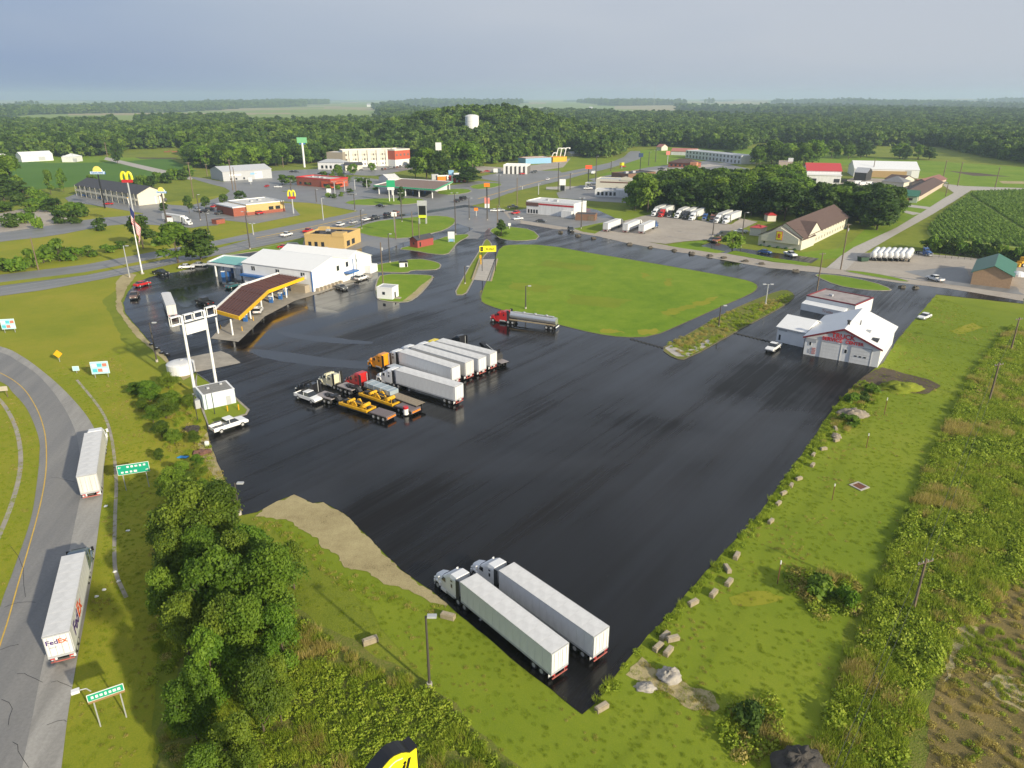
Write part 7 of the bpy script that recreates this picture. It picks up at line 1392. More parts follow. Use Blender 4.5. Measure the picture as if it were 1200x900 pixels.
# fence behind the yard at the corn side
fp = [P(1068, 300), P(1100, 302), P(1130, 304), P(1160, 306), P(1192, 309), P(1240, 313)]
o = thing('wire_fence', 'thin dark wire fence below the corn field', 'fence', (fp[0].x, fp[0].y, 0))
for a_, b_ in zip(fp[:-1], fp[1:]):
    a_, b_ = a_ - fp[0], b_ - fp[0]
    for k in range(4): q_ = a_.lerp(b_, k / 4); part('post', 'fpost', lambda b: b.cyl((0, 0, 0), (0, 0, 1.8), .07, n=5), darksteel, o, (q_.x, q_.y, 0))
    for z in (.5, 1.1, 1.7): part('wire', None, lambda b: b.cyl((a_.x, a_.y, z), (b_.x, b_.y, z), .03, n=4), darksteel, o)

# ------------------------------------------------------------------ vegetation
lf_bright = leafmat('leaf_bright', (.07, .15, .013), (.135, .25, .02), (.25, .37, .035))
lf_mid = leafmat('leaf_mid', (.065, .13, .013), (.12, .21, .018), (.21, .31, .03))
lf_dark = leafmat('leaf_dark', (.035, .075, .014), (.065, .12, .018), (.115, .185, .026))
lf_far = leafmat('leaf_far', (.05, .105, .018), (.095, .165, .024), (.18, .25, .035), .25)
lf_weed = leafmat('weed_leaf', (.18, .27, .02), (.31, .40, .035), (.46, .52, .065))
lf_dry = leafmat('dry_weed', (.28, .28, .05), (.46, .39, .10), (.62, .50, .20))
lf_corn = leafmat('corn_leaf', (.13, .22, .035), (.22, .34, .06), (.34, .46, .10))
lf_grass = leafmat('grass_blade', (.22, .30, .016), (.29, .37, .022), (.38, .43, .05))
def leaf_mesh(name, cen, nrm, size, m, tint, aspect=1.5, seed=0, up=0.):
    """many small pointed leaf faces; cen, nrm: (n,3)"""
    g = np.random.default_rng(seed); n = len(cen)
    nrm = nrm / (np.linalg.norm(nrm, axis=1, keepdims=True) + 1e-9)
    ref = g.normal(size=(n, 3)); ref[:, 2] += up; a = np.cross(nrm, ref); a /= np.linalg.norm(a, axis=1, keepdims=True) + 1e-9; b = np.cross(nrm, a)
    s = size[:, None] * .5
    v = np.stack([cen - a * s * aspect, cen - b * s + a * s * .1, cen + a * s * aspect + nrm * s * .2, cen + b * s + a * s * .1], 1).reshape(-1, 3)
    me = bpy.data.meshes.new(name); me.vertices.add(4 * n); me.vertices.foreach_set('co', v.astype(np.float32).ravel())
    me.loops.add(4 * n); me.loops.foreach_set('vertex_index', np.arange(4 * n, dtype=np.int32)); me.polygons.add(n)
    me.polygons.foreach_set('loop_start', np.arange(0, 4 * n, 4, dtype=np.int32)); me.polygons.foreach_set('loop_total', np.full(n, 4, dtype=np.int32))
    at = me.attributes.new('tint', 'FLOAT', 'FACE'); at.data.foreach_set('value', tint.astype(np.float32)); me.update(); me.validate()
    me.materials.append(m); return me
def crown(name, seed, R_, Ht, z0, nlobe, nleaf, leaf, m, flat=.8, conic=0.):
    """crown made of overlapping leaf clumps with gaps between"""
    g = np.random.default_rng(seed); C_ = []; N_ = []; S_ = []; T_ = []
    for k in range(nlobe):
        h = g.random() ** .8; rad = math.sin(math.pi * min(.97, .18 + .72 * h)) if not conic else (1 - h) * .95 + .12
        ang = g.random() * 6.283 + k * 2.4; d = R_ * rad * g.uniform(.35, .82)
        lr = R_ * g.uniform(.26, .46) * (1 - .35 * h * (1 if conic else .6)); c = np.array([d * math.cos(ang), d * math.sin(ang), z0 + h * (Ht - z0 - lr * .7) + lr * .3])
        n = int(nleaf / nlobe * g.uniform(.7, 1.4)); u = g.normal(size=(n, 3)); u /= np.linalg.norm(u, axis=1, keepdims=True); u[:, 2] = np.where(u[:, 2] < -.3, -u[:, 2], u[:, 2])
        rr = lr * (1 + g.normal(size=n) * .13) * (1 + .22 * np.sin(u[:, 0] * 5 + k) * np.cos(u[:, 1] * 6 + k * 2)) * np.where(g.random(n) < .25, .7, 1)
        C_.append(c + u * rr[:, None] * np.array([1, 1, flat])); N_.append(u * .8 + g.normal(size=(n, 3)) * .55 + np.array([0, 0, .35])); S_.append(leaf * g.uniform(.6, 1.35, n)); T_.append(np.clip(g.random() * .7 + g.random(n) * .4, 0, 1))
    return leaf_mesh(name, np.concatenate(C_), np.concatenate(N_), np.concatenate(S_), m, np.concatenate(T_), seed=seed)
def trunk_mesh(name, seed, R_, Ht, z0, r0, nb=5):
    g = random.Random(seed); b = MB(); zt = Ht * .72; pts = [(0, 0, 0), (g.uniform(-.2, .2), g.uniform(-.2, .2), zt * .4), (g.uniform(-.5, .5), g.uniform(-.5, .5), zt)]
    b.cyl(pts[0], pts[1], r0, r0 * .75, 8); b.cyl(pts[1], pts[2], r0 * .75, r0 * .25, 7)
    for k in range(nb):
        a = k * 2.4 + g.random(); z = z0 * .8 + (zt - z0 * .8) * k / nb; p_ = (0 + pts[1][0] * .6, pts[1][1] * .6, z)
        q_ = (R_ * .62 * math.cos(a), R_ * .62 * math.sin(a), z + Ht * .22); b.cyl(p_, q_, r0 * .4, r0 * .12, 5)
    me = b.mesh(name); me.materials.append(bark); return me
class TP:      # tree prototype
    def __init__(s, seed, R_, Ht, z0, nlobe, nleaf, leaf, m, r0=.25, **k):
        s.R = R_; s.H = Ht; s.c = crown('crown', seed, R_, Ht, z0, nlobe, nleaf, leaf, m, **k); s.t = trunk_mesh('trunk', seed, R_, Ht, z0, r0)
lf_near = leafmat('leaf_near', (.055, .10, .012), (.12, .185, .018), (.23, .30, .03))
near = [TP(11, 5, 11, 2, 42, 15000, .27, lf_near), TP(12, 4.6, 10, 1.6, 36, 14000, .26, lf_near), TP(13, 5, 12, 2, 44, 15000, .27, lf_mid), TP(14, 4, 9, 1.2, 30, 12000, .25, lf_bright), TP(15, 4.4, 10, 1.5, 34, 13000, .28, lf_mid)]
mids = [TP(21, 5, 12, 1.5, 24, 2600, .75, lf_mid), TP(22, 5, 12, 1.5, 22, 2600, .75, lf_dark), TP(23, 4.6, 13, 1.2, 22, 2400, .75, lf_dark), TP(24, 5.2, 11, 1.5, 24, 2600, .75, lf_bright)]
fars = [TP(31, 5, 12, 1, 16, 620, 1.5, lf_far), TP(32, 5, 13, 1, 15, 620, 1.5, lf_dark), TP(33, 5, 11, 1, 15, 620, 1.5, lf_mid), TP(34, 4.5, 12.5, 1, 14, 560, 1.6, lf_far)]
rnd = TP(41, 3, 5.6, 1.3, 20, 1500, .5, lf_dark, r0=.15)
pine = TP(42, 3.6, 8.6, .4, 30, 2600, .5, lf_dark, conic=1)
bush = [TP(51, 2.2, 2.8, 0, 12, 900, .42, lf_mid, r0=.1), TP(52, 2.4, 2.4, 0, 12, 900, .42, lf_bright, r0=.1), TP(53, 2.2, 3.2, 0, 12, 900, .42, lf_dark, r0=.1)]
ORD = ['first', 'second', 'third', 'fourth', 'fifth', 'sixth', 'seventh', 'eighth', 'ninth', 'tenth', 'eleventh', 'twelfth', 'thirteenth', 'fourteenth', 'fifteenth', 'sixteenth', 'seventeenth', 'eighteenth', 'nineteenth', 'twentieth']
def tree(tp, x, y, h, label, group=None, name='broadleaf_tree', cat='tree', wide=1., z=None, rz=None):
    s = h / tp.H; t = bpy.data.objects.new(name, None); C.objects.link(t); t.location = (x, y, (H(x, y) - .05) if z is None else z); t.rotation_euler = (0, 0, random.uniform(0, 6.28) if rz is None else rz); t.scale = (s * wide, s * wide, s)
    t['label'] = label; t['category'] = cat
    if group: t['group'] = group
    for nm_, me in (('crown', tp.c), ('trunk', tp.t)):
        o = bpy.data.objects.new(nm_, me); C.objects.link(o); o.parent = t
    return t
def tree_px(tp, base, topv, label, wpx=None, **k):
    p = P(*base); h = max(1.2, Z(base, topv)); w = 1.
    if wpx: w = (wpx * p.y / (FPX * CT) / 2) / (tp.R * 1.02 * h / tp.H)
    return tree(tp, p.x, p.y, h, label, wide=max(.5, min(2.5, w)), **k)
# the clump on the bank, bottom left
T = [((232, 660), 575, 95, 0, 'broad bright tree at the top of the roadside clump'), ((262, 640), 568, 70, 1, 'tree of the clump nearest the lot corner pole'), ((215, 700), 625, 70, 0, 'rounded tree at the left side of the clump near the top'), ((300, 690), 622, 70, 3, 'tree at the right shoulder of the clump below the lot corner'),
     ((330, 735), 645, 85, 2, 'dark round tree at the right edge of the clump'), ((262, 745), 650, 90, 4, 'yellowish tree in the middle of the clump'), ((222, 770), 700, 70, 1, 'tree at the left middle of the clump'), ((300, 790), 705, 80, 2, 'deep green tree in the lower right of the clump'), ((255, 830), 745, 75, 3, 'pale-topped tree in the lower middle of the clump'),
     ((232, 870), 790, 70, 4, 'dark tree at the lower left of the clump'), ((310, 860), 775, 70, 1, 'tree at the lower right of the clump by the weeds'), ((285, 925), 848, 80, 0, 'bright leafy tree cut by the bottom edge'), ((345, 690), 640, 50, 1, 'small tree at the grass side of the clump'), ((208, 590), 550, 40, 4, 'small tree at the upper end of the clump beside the verge'),
     ((250, 950), 880, 70, 2, 'tree at the very bottom of the clump, mostly out of frame'), ((200, 735), 668, 50, 4, 'small dark tree leaning over the verge')]
T += [((318, 715), 640, 62, 4, 'leafy tree between the dark round tree and the right shoulder of the clump'), ((285, 705), 628, 64, 0, 'tree just below the lot corner pole inside the clump'), ((335, 790), 712, 62, 3, 'tree at the grassy right side of the clump half way down'), ((275, 790), 705, 74, 1, 'tree in the clump middle below the yellowish one'), ((245, 700), 622, 70, 2, 'tree behind the broad bright one at the clump top'), ((330, 845), 775, 55, 0, 'bright tree at the clump foot beside the tall weeds'), ((200, 660), 606, 44, 2, 'small dark tree on the verge side near the clump top')]
for b_, tv, w, k, lb in T: tree_px(near[k], b_, tv, lb, w, group='trees of the roadside clump')
# shrubs along the bank up to the sign
Sh = [((195, 490), 462, 36, 0, 'large shrub below the round tank'), ((190, 512), 488, 30, 1, 'shrub under the large one on the bank'), ((176, 470), 440, 34, 3, 'shrub left of the round tank'), ((198, 455), 432, 28, 0, 'shrub close to the round tank'), ((205, 520), 498, 24, 4, 'shrub left of the debris pile'), ((160, 462), 444, 26, 4, 'low outermost shrub on the verge'), ((228, 520), 500, 18, 0, 'small shrub beside the white pickup corner'), ((215, 560), 535, 30, 3, 'shrub above the tree clump'), ((235, 560), 540, 24, 0, 'shrub at the lot left edge'), ((188, 540), 522, 18, 1, 'low bright shrub in the verge')]
Sh += [((222, 478), 458, 26, 1, 'shrub at the foot of the left sign leg'), ((180, 495), 470, 26, 2, 'dark shrub at the verge side of the large one'), ((222, 575), 548, 34, 1, 'shrub joining the bank to the tree clump'), ((240, 580), 556, 24, 4, 'dark shrub at the tarmac edge above the clump'), ((202, 478), 452, 26, 4, 'dark shrub between the round tank and the large shrub'), ((232, 548), 528, 20, 3, 'small bright shrub beside the rusty debris'), ((168, 480), 464, 20, 1, 'low shrub at the outer foot of the bank'), ((208, 588), 566, 24, 3, 'shrub on the verge side above the clump')]
for b_, tv, w, k, lb in Sh: tree_px(near[k], b_, b_[1] - (b_[1] - tv) * .75, lb, w * .85, name='shrub', cat='shrub', group='shrubs on the bank')
# single trees farther off
for b_, tv, w, tp, lb in [((209, 308), 263, 44, mids[0], 'broad round tree left of two beside the forecourt'), ((236, 305), 268, 38, mids[1], 'broad round tree right of two beside the forecourt'), ((168, 291), 252, 30, mids[2], 'dark tree behind the flag'), ((222, 250), 230, 13, rnd, 'leftmost ball-shaped tree in the burger shop yard'), ((242, 246), 231, 12, rnd, 'second ball-shaped tree in the burger shop yard'), ((263, 241), 228, 11, rnd, 'third ball-shaped tree in the burger shop yard'), ((282, 237), 224, 13, rnd, 'rightmost ball-shaped tree in the burger shop yard'), ((193, 250), 238, 12, rnd, 'dark tree beside the smaller sunrise sign'),
                        ((587, 277), 258, 18, pine, 'dark pine on the kerbed triangle by the boulevard'), ((858, 293), 273, 27, mids[3], 'bright rounded tree at the left corner of the motel yard'), ((119, 270), 256, 17, bush[2], 'round dark bush on the verge beside the side road'),
                        ((331, 216), 205, 12, mids[0], 'left round shrub at the yard below the hotel sign'), ((341, 217), 206, 15, mids[0], 'right round shrub at the yard below the hotel sign'), ((397, 205), 193, 12, mids[3], 'left small tree at the hotel drive'), ((414, 205), 192, 12, mids[3], 'middle small tree at the hotel drive'), ((436, 201), 191, 9, mids[3], 'right small tree at the hotel drive'), ((393, 207), 198, 8, mids[0], 'dark small tree left at the hotel drive'),
                        ((500, 212), 175, 30, mids[0], 'big dark tree left of three beside the hotel'), ((518, 212), 177, 26, mids[1], 'big dark tree middle of three beside the hotel'), ((545, 207), 167, 36, mids[3], 'big bright tree right of three beside the hotel'), ((487, 208), 185, 20, mids[0], 'smaller tree at the hotel end'), ((548, 214), 195, 30, mids[1], 'dark shrubby tree beside the striped drive-in'),
                        ((429, 219), 210, 12, bush[2], 'dark shrub cluster left of the filling station'), ((471, 242), 220, 10, rnd, 'small dark-topped tree by the filling station price sign'), ((15, 222), 183, 30, mids[0], 'tall tree at far left near the barn'), ((5, 235), 205, 30, mids[1], 'dark tree at the left edge below the barn'), ((28, 232), 212, 24, mids[2], 'dark tree below the tall one at far left'), ((60, 228), 200, 12, mids[0], 'thin tree left in the crop field'), ((75, 225), 198, 10, mids[3], 'thin tree right in the crop field'), ((138, 192), 164, 12, mids[1], 'narrow dark tree on the ridge by the lane'), ((110, 225), 205, 14, mids[0], 'small tree behind the charcoal roof')]:
    tree_px(tp, b_, tv, lb, w)
for i, (u, v, w) in enumerate([(35, 248, 22), (48, 244, 24), (62, 248, 24), (75, 252, 26), (88, 250, 22), (70, 262, 20), (55, 238, 20), (30, 262, 22), (15, 266, 24), (6, 248, 26), (45, 268, 14), (88, 262, 18), (100, 254, 14), (40, 234, 20), (22, 240, 20)]):
    tree_px(bush[i % 3], (u, v), v - 11 - (i % 3) * 2, f'green bush in the overgrown lot at far left, {ORD[i]} counted', w, name='bush', cat='bush', group='bushes of the overgrown lot')
for i, (u, v, w, hh) in enumerate([(4, 318, 26, 14), (20, 318, 26, 16), (36, 313, 24, 20), (52, 308, 26, 14), (70, 306, 30, 24), (88, 304, 24, 14), (104, 301, 22, 12), (126, 296, 20, 9), (140, 291, 18, 8), (185, 288, 16, 7), (60, 300, 22, 12)]):
    tree_px(bush[i % 2], (u, v), v - hh, f'verge bush beside the highway at left, {ORD[i]} from the left edge', w, name='bush', cat='bush', group='bushes along the highway verge')
for i in range(16):
    u = 128 + i * 6.2; v = 226 - i * 1.3 + (i % 3) * 1.5; tree_px(bush[i % 3], (u, v), v - 12, f'hedgerow bush behind the charcoal motel roof, {ORD[i]} from the left', 14, name='bush', cat='bush', group='hedgerow behind the motel')
for i in range(22):
    u = 1086 + i * 5.6; v = 292 + i * .75 + (i % 2) * 2; tree_px(bush[i % 3], (u, v), v - 11 - (i * 7) % 9, f'bush of the hedge between corn field and gravel yard, number {i + 1} from its left end' if i >= 20 else f'bush of the hedge between corn field and gravel yard, {ORD[i]} from its left end', 15, name='bush', cat='bush', group='hedge below the corn field')
# little shrubs in the hotel slope and beds
for i, (u, v, w) in enumerate([(379, 206, 10), (388, 209, 9), (400, 208, 9), (408, 211, 9), (420, 213, 10), (430, 214, 12), (385, 222, 8), (396, 222, 7), (410, 226, 9), (440, 222, 9), (384, 231, 8), (392, 232, 8), (400, 230, 7), (362, 218, 8)]):
    tree_px(bush[i % 3], (u, v), v - 5, f'low shrub around the hotel slope and station beds, {ORD[i]}', w, name='shrub', cat='shrub', group='low shrubs around the hotel slope')
for i, (u, v, w, lb) in enumerate([(962, 700, 52, 'tall weedy clump in the lawn left of the pole'), (990, 712, 34, 'smaller weedy clump right of the first in the lawn'), (880, 850, 50, 'shrubby weed clump below the stones'), (1022, 461, 26, 'green shrub by the dirt patch'), (1000, 472, 22, 'left shrub at the tarmac edge near the dirt'), (1012, 470, 16, 'small dark shrub beside the rubble mound'), (995, 497, 26, 'shrub below the rubble mound')]):
    tree_px(bush[i % 3], (u, v), v - (10 if i > 2 else 22), lb, w, name='shrub', cat='shrub')
# grove behind the gravel lot and grove behind the motel
def grove(poly, spacing, hts, label, group, protos, seed, wide=1.15):
    w = W(poly); g = random.Random(seed); xs = [p.x for p in w]; ys = [p.y for p in w]; pts = []
    y = min(ys)
    row = 0
    while y < max(ys):
        x = min(xs) + (row % 2) * spacing / 2
        while x < max(xs):
            a, b = x + g.uniform(-.3, .3) * spacing, y + g.uniform(-.3, .3) * spacing
            if in_poly(a, b, w): pts.append((a, b))
            x += spacing
        y += spacing; row += 1
    for i, (a, b) in enumerate(pts):
        tp = g.choice(protos); tree(tp, a, b, g.uniform(*hts), label, group, wide=wide * g.uniform(.9, 1.25))
    return len(pts)
n1 = grove([(738, 247), (745, 236), (770, 228), (850, 226), (930, 226), (938, 240), (930, 258), (900, 262), (888, 256), (850, 254), (790, 248), (760, 249)], 9.5, (14, 19), 'tree of the dark wood behind the gravel truck lot', 'wood behind the gravel truck lot', mids[:3] * 2 + mids[3:], 3)
n2 = grove([(935, 262), (955, 250), (1000, 244), (1030, 243), (1052, 252), (1046, 264), (1025, 270), (1000, 268), (995, 258), (960, 262)], 9.5, (13, 18), 'tree of the dark wood behind the long motel wing', 'wood behind the motel wing', mids[:3], 4)
def rowtrees(poly, n_, hts, label, group, seed, protos=None):
    return grove(poly, n_, hts, label, group, protos or mids, seed)
n3 = rowtrees([(884, 193), (920, 190), (955, 191), (955, 195), (885, 196)], 13, (16, 22), 'tree of the short clump in the fields above the wood', 'tree clump in the fields', 6)
n4 = rowtrees([(955, 184), (1030, 182), (1030, 185), (955, 187.5)], 16, (13, 18), 'tree of the hedge line across the pasture left part', 'left hedge line across the pasture', 7)
n5 = rowtrees([(1048, 184.5), (1110, 187), (1108, 189), (1048, 187.5)], 16, (12, 16), 'tree of the hedge line across the pasture right part', 'right hedge line across the pasture', 8)
print('grove counts', n1, n2, n3, n4, n5)

# ---- woods: everything beyond reads as one mass
def scatter(name, pts, rots, scl, protos, pick, kind='stuff', label=None, cat=None):
    me = bpy.data.meshes.new(name); n = len(pts); me.vertices.add(n); me.vertices.foreach_set('co', np.asarray(pts, dtype=np.float32).ravel())
    for nm_, ar, ty in (('rz', rots, 'FLOAT'), ('sc', scl, 'FLOAT'), ('pk', pick, 'INT')):
        a = me.attributes.new(nm_, ty, 'POINT'); a.data.foreach_set('value', np.asarray(ar, dtype=np.int32 if ty == 'INT' else np.float32))
    me.update(); o = bpy.data.objects.new(name, me); C.objects.link(o); o['kind'] = kind
    if label: o['label'] = label; o['category'] = cat
    col = bpy.data.collections.new(name + '_kinds')
    for i, pm in enumerate(protos): q = bpy.data.objects.new(f'{name}_kind_{i:02d}', pm); col.objects.link(q)
    ng = bpy.data.node_groups.new(name + '_scatter', 'GeometryNodeTree'); ng.interface.new_socket('Geometry', in_out='INPUT', socket_type='NodeSocketGeometry'); ng.interface.new_socket('Geometry', in_out='OUTPUT', socket_type='NodeSocketGeometry')
    N = ng.nodes.new; gi, go = N('NodeGroupInput'), N('NodeGroupOutput'); ci = N('GeometryNodeCollectionInfo'); ci.inputs['Collection'].default_value = col; ci.inputs['Separate Children'].default_value = True; ci.inputs['Reset Children'].default_value = True
    ip = N('GeometryNodeInstanceOnPoints'); ip.inputs['Pick Instance'].default_value = True
    def at(nm_, ty):
        q = N('GeometryNodeInputNamedAttribute'); q.data_type = ty; q.inputs['Name'].default_value = nm_; return q.outputs['Attribute']
    cx = N('ShaderNodeCombineXYZ'); er = N('FunctionNodeEulerToRotation'); L = ng.links.new
    L(at('rz', 'FLOAT'), cx.inputs['Z']); L(cx.outputs[0], er.inputs[0]); L(er.outputs[0], ip.inputs['Rotation']); L(at('sc', 'FLOAT'), ip.inputs['Scale']); L(at('pk', 'INT'), ip.inputs['Instance Index'])
    L(gi.outputs[0], ip.inputs['Points']); L(ci.outputs[0], ip.inputs['Instance']); L(ip.outputs[0], go.inputs[0])
    md = o.modifiers.new('scatter', 'NODES'); md.node_group = ng; return o
FO = [[(-60, 190), (0, 187), (60, 185), (120, 183), (150, 178), (222, 177), (226, 196), (256, 199), (262, 201), (330, 194), (362, 192), (376, 191), (440, 190), (480, 186), (520, 200), (560, 196), (616, 188), (668, 182), (690, 186), (715, 185), (731, 180), (737, 174), (752, 172), (800, 172), (868, 178), (880, 170), (900, 168), (1000, 171), (1100, 172), (1160, 186), (1260, 200), (1500, 215), (1500, 118), (-400, 118), (-400, 200)]]
def forest():
    g = np.random.default_rng(5); polys = [W([(u, max(v, 120)) for u, v in f]) for f in FO]; Pn = []; 
    y = P(600, 205).y; near_pts = []
    while y < 7500:
        step = 9.0 if y < 1300 else 9.0 * (y / 1300) ** .85; half = y * 1.0 / (FPX / 800) if False else y * .83
        xs = np.arange(-half, half, step)
        for x in xs:
            a, b = x + g.uniform(-.4, .4) * step, y + g.uniform(-.4, .4) * step
            if in_poly(a, b, polys[0]) and not any(in_poly(a, b, w) for _, _, w in FIELDW):
                if (a + 45) ** 2 + (b - 852) ** 2 < 14 ** 2: continue
                if gap(a, b): continue
                Pn.append((a, b, step))
        y += step * .9
    return Pn
FP = forest(); print('forest points', len(FP))
FP.sort(key=lambda q: q[1])
# front rank: the nearest trees of the hill wood are things
def rank(x, y): return in_poly(x, y, W([(224, 204), (380, 200), (480, 190), (620, 192), (740, 180), (740, 172), (480, 178), (224, 186)]))
front = [q for q in FP if rank(q[0], q[1])][:110]; fs_ = set(id(q) for q in front)
for i, (x, y, s) in enumerate(front): tree(mids[i % 4], x, y, random.uniform(13, 19), 'leafy tree in the front rank of the wooded hill', 'front rank of the wooded hill', wide=1.15)
rest = [q for q in FP if id(q) not in fs_]
pt = []; ro = []; scl_ = []; pk = []
for x, y, s in rest:
    pt.append((x, y, H(x, y) - .3)); ro.append(rng.uniform(0, 6.28)); scl_.append(rng.uniform(.8, 1.7) * max(1, (s / 9.0) ** .55)); pk.append(int(rng.integers(0, 4)))
scatter('woodland', pt, ro, scl_, [f.c for f in fars], pk, label='dense broadleaf woods reaching to the horizon', cat='woods')

# ---- ground cover
def clump(seed, n, h, r, size, m, up=2.5, lean=.5, tint0=0):
    g = np.random.default_rng(seed); a = g.random(n) * 6.283; d = r * np.sqrt(g.random(n)); z = h * g.random(n) ** 1.1 * (1 - .5 * (d / r) ** 2)
    cen = np.stack([d * np.cos(a), d * np.sin(a), z], 1); nr = np.stack([np.cos(a) * lean, np.sin(a) * lean, np.full(n, .6)], 1) + g.normal(size=(n, 3)) * .6
    return leaf_mesh('clump', cen, nr, size * g.uniform(.6, 1.4, n), m, np.clip(tint0 + g.random(n) * .8, 0, 1), seed=seed, aspect=1.9)
def blades(seed, n, h, r, w, m):
    """upright grass blades: thin leaning triangles"""
    g = np.random.default_rng(seed); a = g.random(n) * 6.283; d = r * np.sqrt(g.random(n)); x, y = d * np.cos(a), d * np.sin(a); t = g.random(n) * 6.283; hh = h * g.uniform(.5, 1.2, n); le = hh * g.uniform(.1, .6, n); la = g.random(n) * 6.283
    v0 = np.stack([x - np.cos(t) * w, y - np.sin(t) * w, 0 * x], 1); v1 = np.stack([x + np.cos(t) * w, y + np.sin(t) * w, 0 * x], 1); v2 = np.stack([x + np.cos(la) * le, y + np.sin(la) * le, hh], 1)
    me = bpy.data.meshes.new('blades'); me.from_pydata(np.stack([v0, v1, v2], 1).reshape(-1, 3).tolist(), [], [(3 * i, 3 * i + 1, 3 * i + 2) for i in range(n)])
    at = me.attributes.new('tint', 'FLOAT', 'FACE'); at.data.foreach_set('value', g.random(n).astype(np.float32)); me.materials.append(m); me.update(); return me
weeds = [clump(61, 110, .7, .8, .16, lf_weed), clump(62, 110, .9, .8, .17, lf_weed), clump(63, 110, .8, .7, .15, lf_weed), blades(64, 150, 1.0, .8, .03, lf_dry), blades(65, 150, .9, .85, .035, lf_weed), clump(66, 110, .7, .85, .13, lf_dry), clump(67, 150, 1.2, .9, .18, lf_weed)]
tufts = [blades(71, 60, .30, .6, .03, lf_grass), blades(72, 60, .22, .7, .03, lf_grass), blades(73, 50, .35, .5, .03, lf_dry)]
def fill(poly, dens, picks, zoff=-.02, sc_=(.7, 1.3), nz=.12, avoid=(), keep=None, seed=0, world=False, thin=0.):
    w = W(poly) if not world else poly; g = np.random.default_rng(seed); xs = [p.x for p in w]; ys = [p.y for p in w]; A = (max(xs) - min(xs)) * (max(ys) - min(ys)); n = int(A * dens); out = []
    X = g.uniform(min(xs), max(xs), n); Y = g.uniform(min(ys), max(ys), n)
    for x, y in zip(X, Y):
        if not in_poly(x, y, w): continue
        if any(in_poly(x, y, a) for a in avoid): continue
        q = mnoise.noise(Vector((x * nz, y * nz, seed))) + .5 * mnoise.noise(Vector((x * nz * 3, y * nz * 3, seed + 4)))
        if thin and q < thin - 1: continue
        k = picks[int(max(0, min(.999, .5 + q * .9 + g.normal() * .12)) * len(picks))]
        out.append((x, y, zoff, g.uniform(0, 6.28), g.uniform(*sc_), k))
    return out
RAMPW = [Vector(p) for p in spline(RO)] + [Vector(p) for p in spline(RI)]
wp = fill([(1185, 385), (1260, 390), (1330, 470), (1330, 620), (1215, 640), (1180, 690), (1120, 740), (1085, 800), (1065, 880), (1050, 960), (930, 960), (985, 810), (1040, 660), (1090, 540), (1140, 440)], 2.2, [3, 4, 0, 5, 4, 0, 1, 4, 0, 2, 6], seed=1)
wp += fill([(345, 720), (375, 745), (430, 775), (500, 805), (555, 855), (600, 905), (630, 960), (215, 960), (215, 820), (235, 700), (280, 660)], 1.9, [3, 4, 0, 4, 1, 0, 2, 1], seed=2, sc_=(.45, 1.0))
wp += fill([(175, 450), (205, 440), (228, 475), (244, 520), (262, 590), (240, 640), (215, 610), (195, 540)], .45, [3, 4, 0, 4, 5, 4], seed=3, sc_=(.4, .8))
wp += fill([(780, 405), (850, 368), (925, 344), (928, 352), (865, 386), (806, 420)], .7, [5, 3, 0, 4, 2], seed=4, sc_=(.4, .8), zoff=.12)
wp += fill([(172, 640), (215, 620), (215, 960), (185, 960)], .6, [3, 0, 4, 5, 2], seed=5, sc_=(.5, .9))
wp += fill([(850, 830), (905, 820), (925, 870), (870, 890), (842, 860)], 1.6, [3, 1, 5, 6], seed=6)
wp += fill([(925, 670), (1000, 675), (1010, 715), (965, 725), (925, 700)], 1.6, [3, 1, 5, 0], seed=7)
wp += fill([(985, 470), (1010, 445), (1030, 455), (1025, 480), (985, 510), (960, 530)], .9, [4, 3, 0, 2], seed=8, sc_=(.5, .9))
wp += fill([(683, 838), (735, 775), (800, 702), (850, 647), (905, 582), (945, 527), (985, 470), (995, 474), (955, 532), (914, 588), (860, 652), (810, 708), (745, 780), (692, 846)], 1.8, [4, 0, 2, 4, 1], seed=9, sc_=(.35, .8))
wp += fill([(1100, 800), (1130, 740), (1200, 660), (1300, 700), (1300, 960), (1070, 960)], .9, [5, 3, 5, 0, 4], seed=10, sc_=(.3, .7))
print('weeds', len(wp))
scatter('weeds', [q[:3] for q in wp], [q[3] for q in wp], [q[4] for q in wp], weeds, [q[5] for q in wp], label='tall tangled weeds and dry grass', cat='weeds')
LOTW = W(BIG)
sandW = W([(300, 605), (345, 580), (376, 590), (505, 692), (524, 708), (500, 708), (420, 672), (395, 672), (357, 630)])
tp_ = fill([(1098, 346), (1185, 385), (1140, 440), (1090, 540), (1040, 660), (985, 810), (930, 960), (640, 960), (560, 845), (430, 760), (345, 700), (340, 640), (300, 600), (500, 640), (800, 640), (940, 480), (1000, 420)], 1.1, [0, 1, 0, 1, 2], seed=11, avoid=(LOTW, sandW), thin=.0, sc_=(.25, .6))
tp_ += fill([(30, 440), (140, 410), (180, 500), (200, 620), (180, 800), (185, 960), (60, 960), (95, 780), (121, 600), (115, 500)], 1.5, [0, 1, 1, 2], seed=12, avoid=(RAMPW,), sc_=(.25, .6))
tp_ += fill([(-40, 440), (20, 465), (44, 510), (46, 540), (30, 620), (0, 712), (-40, 760)], 1.5, [0, 1, 1, 2], seed=13, avoid=(RAMPW,), sc_=(.25, .6))
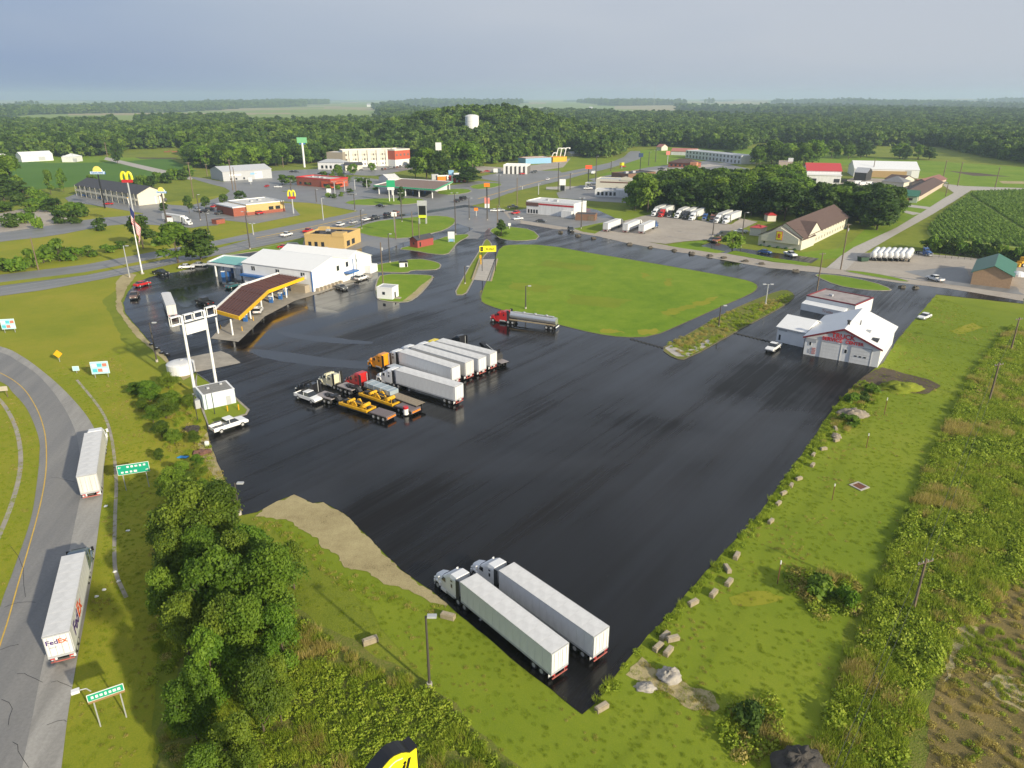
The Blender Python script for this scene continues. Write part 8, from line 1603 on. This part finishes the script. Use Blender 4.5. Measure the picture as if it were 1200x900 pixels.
for pt_ in ([(300, 606), (337, 612), (357, 630), (382, 647), (395, 672), (420, 672), (440, 685), (470, 702), (500, 708), (524, 712), (500, 722), (400, 690), (360, 650), (320, 625), (295, 615)], [(738, 792), (752, 766), (765, 778), (800, 795), (832, 808), (850, 830), (835, 840), (800, 826), (775, 816), (745, 805)], [(1145, 800), (1170, 785), (1210, 795), (1235, 845), (1190, 836), (1160, 820)], [(1115, 740), (1150, 695), (1185, 650), (1206, 630), (1212, 645), (1185, 685), (1150, 735), (1125, 780), (1100, 805)], [(240, 505), (262, 560), (284, 600), (270, 604), (250, 570), (228, 520)]):
    tp_ += fill(pt_, 1.6, [0, 2, 1, 2], seed=21, sc_=(.35, .9), zoff=.015)
print('tufts', len(tp_))
scatter('grass', [q[:3] for q in tp_], [q[3] for q in tp_], [q[4] for q in tp_], tufts, [q[5] for q in tp_], label='short rough grass on the lawns and verges', cat='grass')
# corn in rows
corn = [clump(81, 26, 2.2, .55, .55, lf_corn, lean=.3), clump(82, 26, 2.0, .55, .5, lf_corn, lean=.3)]
cw_ = W([(1085, 272), (1100, 254), (1140, 226), (1210, 223), (1420, 227), (1420, 300), (1200, 290), (1140, 283), (1096, 281)])
cpts = []; dr = (P(1170, 285) - P(1100, 285)).normalized(); a0_ = P(1150, 250); ang = math.radians(68)
ux = Vector((math.cos(ang), math.sin(ang), 0)); uy = Vector((-ux.y, ux.x, 0))
for i in range(-82, 82):
    for j in range(-170, 170):
        p = a0_ + uy * (i * 2.4) + ux * (j * 1.25) + Vector((rng.normal() * .12, rng.normal() * .3, 0))
        if in_poly(p.x, p.y, cw_) and abs(i * 2.4 + 8) > .9: cpts.append((p.x, p.y, -.02, rng.uniform(0, 6.28), rng.uniform(.75, 1.1), int(rng.integers(0, 2))))
print('corn', len(cpts))
o = scatter('corn_rows', [q[:3] for q in cpts], [q[3] for q in cpts], [q[4] for q in cpts], corn, [q[5] for q in cpts], label='rows of green corn right of the country road', cat='corn')
# ------------------------------------------------------------------ haze
hb = MB(); hb.b2(-9000, 9000, -1200, 12500, -1.2, 150); o = link('haze', hb, None); o['kind'] = 'stuff'
hm_ = bpy.data.materials.new('haze_air'); hm_.use_nodes = True; t = hm_.node_tree; t.nodes.clear(); out = t.nodes.new('ShaderNodeOutputMaterial'); pv = t.nodes.new('ShaderNodeVolumePrincipled')
pv.inputs['Color'].default_value = (.66, .83, 1, 1); pv.inputs['Density'].default_value = .000125; pv.inputs['Anisotropy'].default_value = .2; t.links.new(pv.outputs[0], out.inputs['Volume']); o.data.materials.append(hm_)
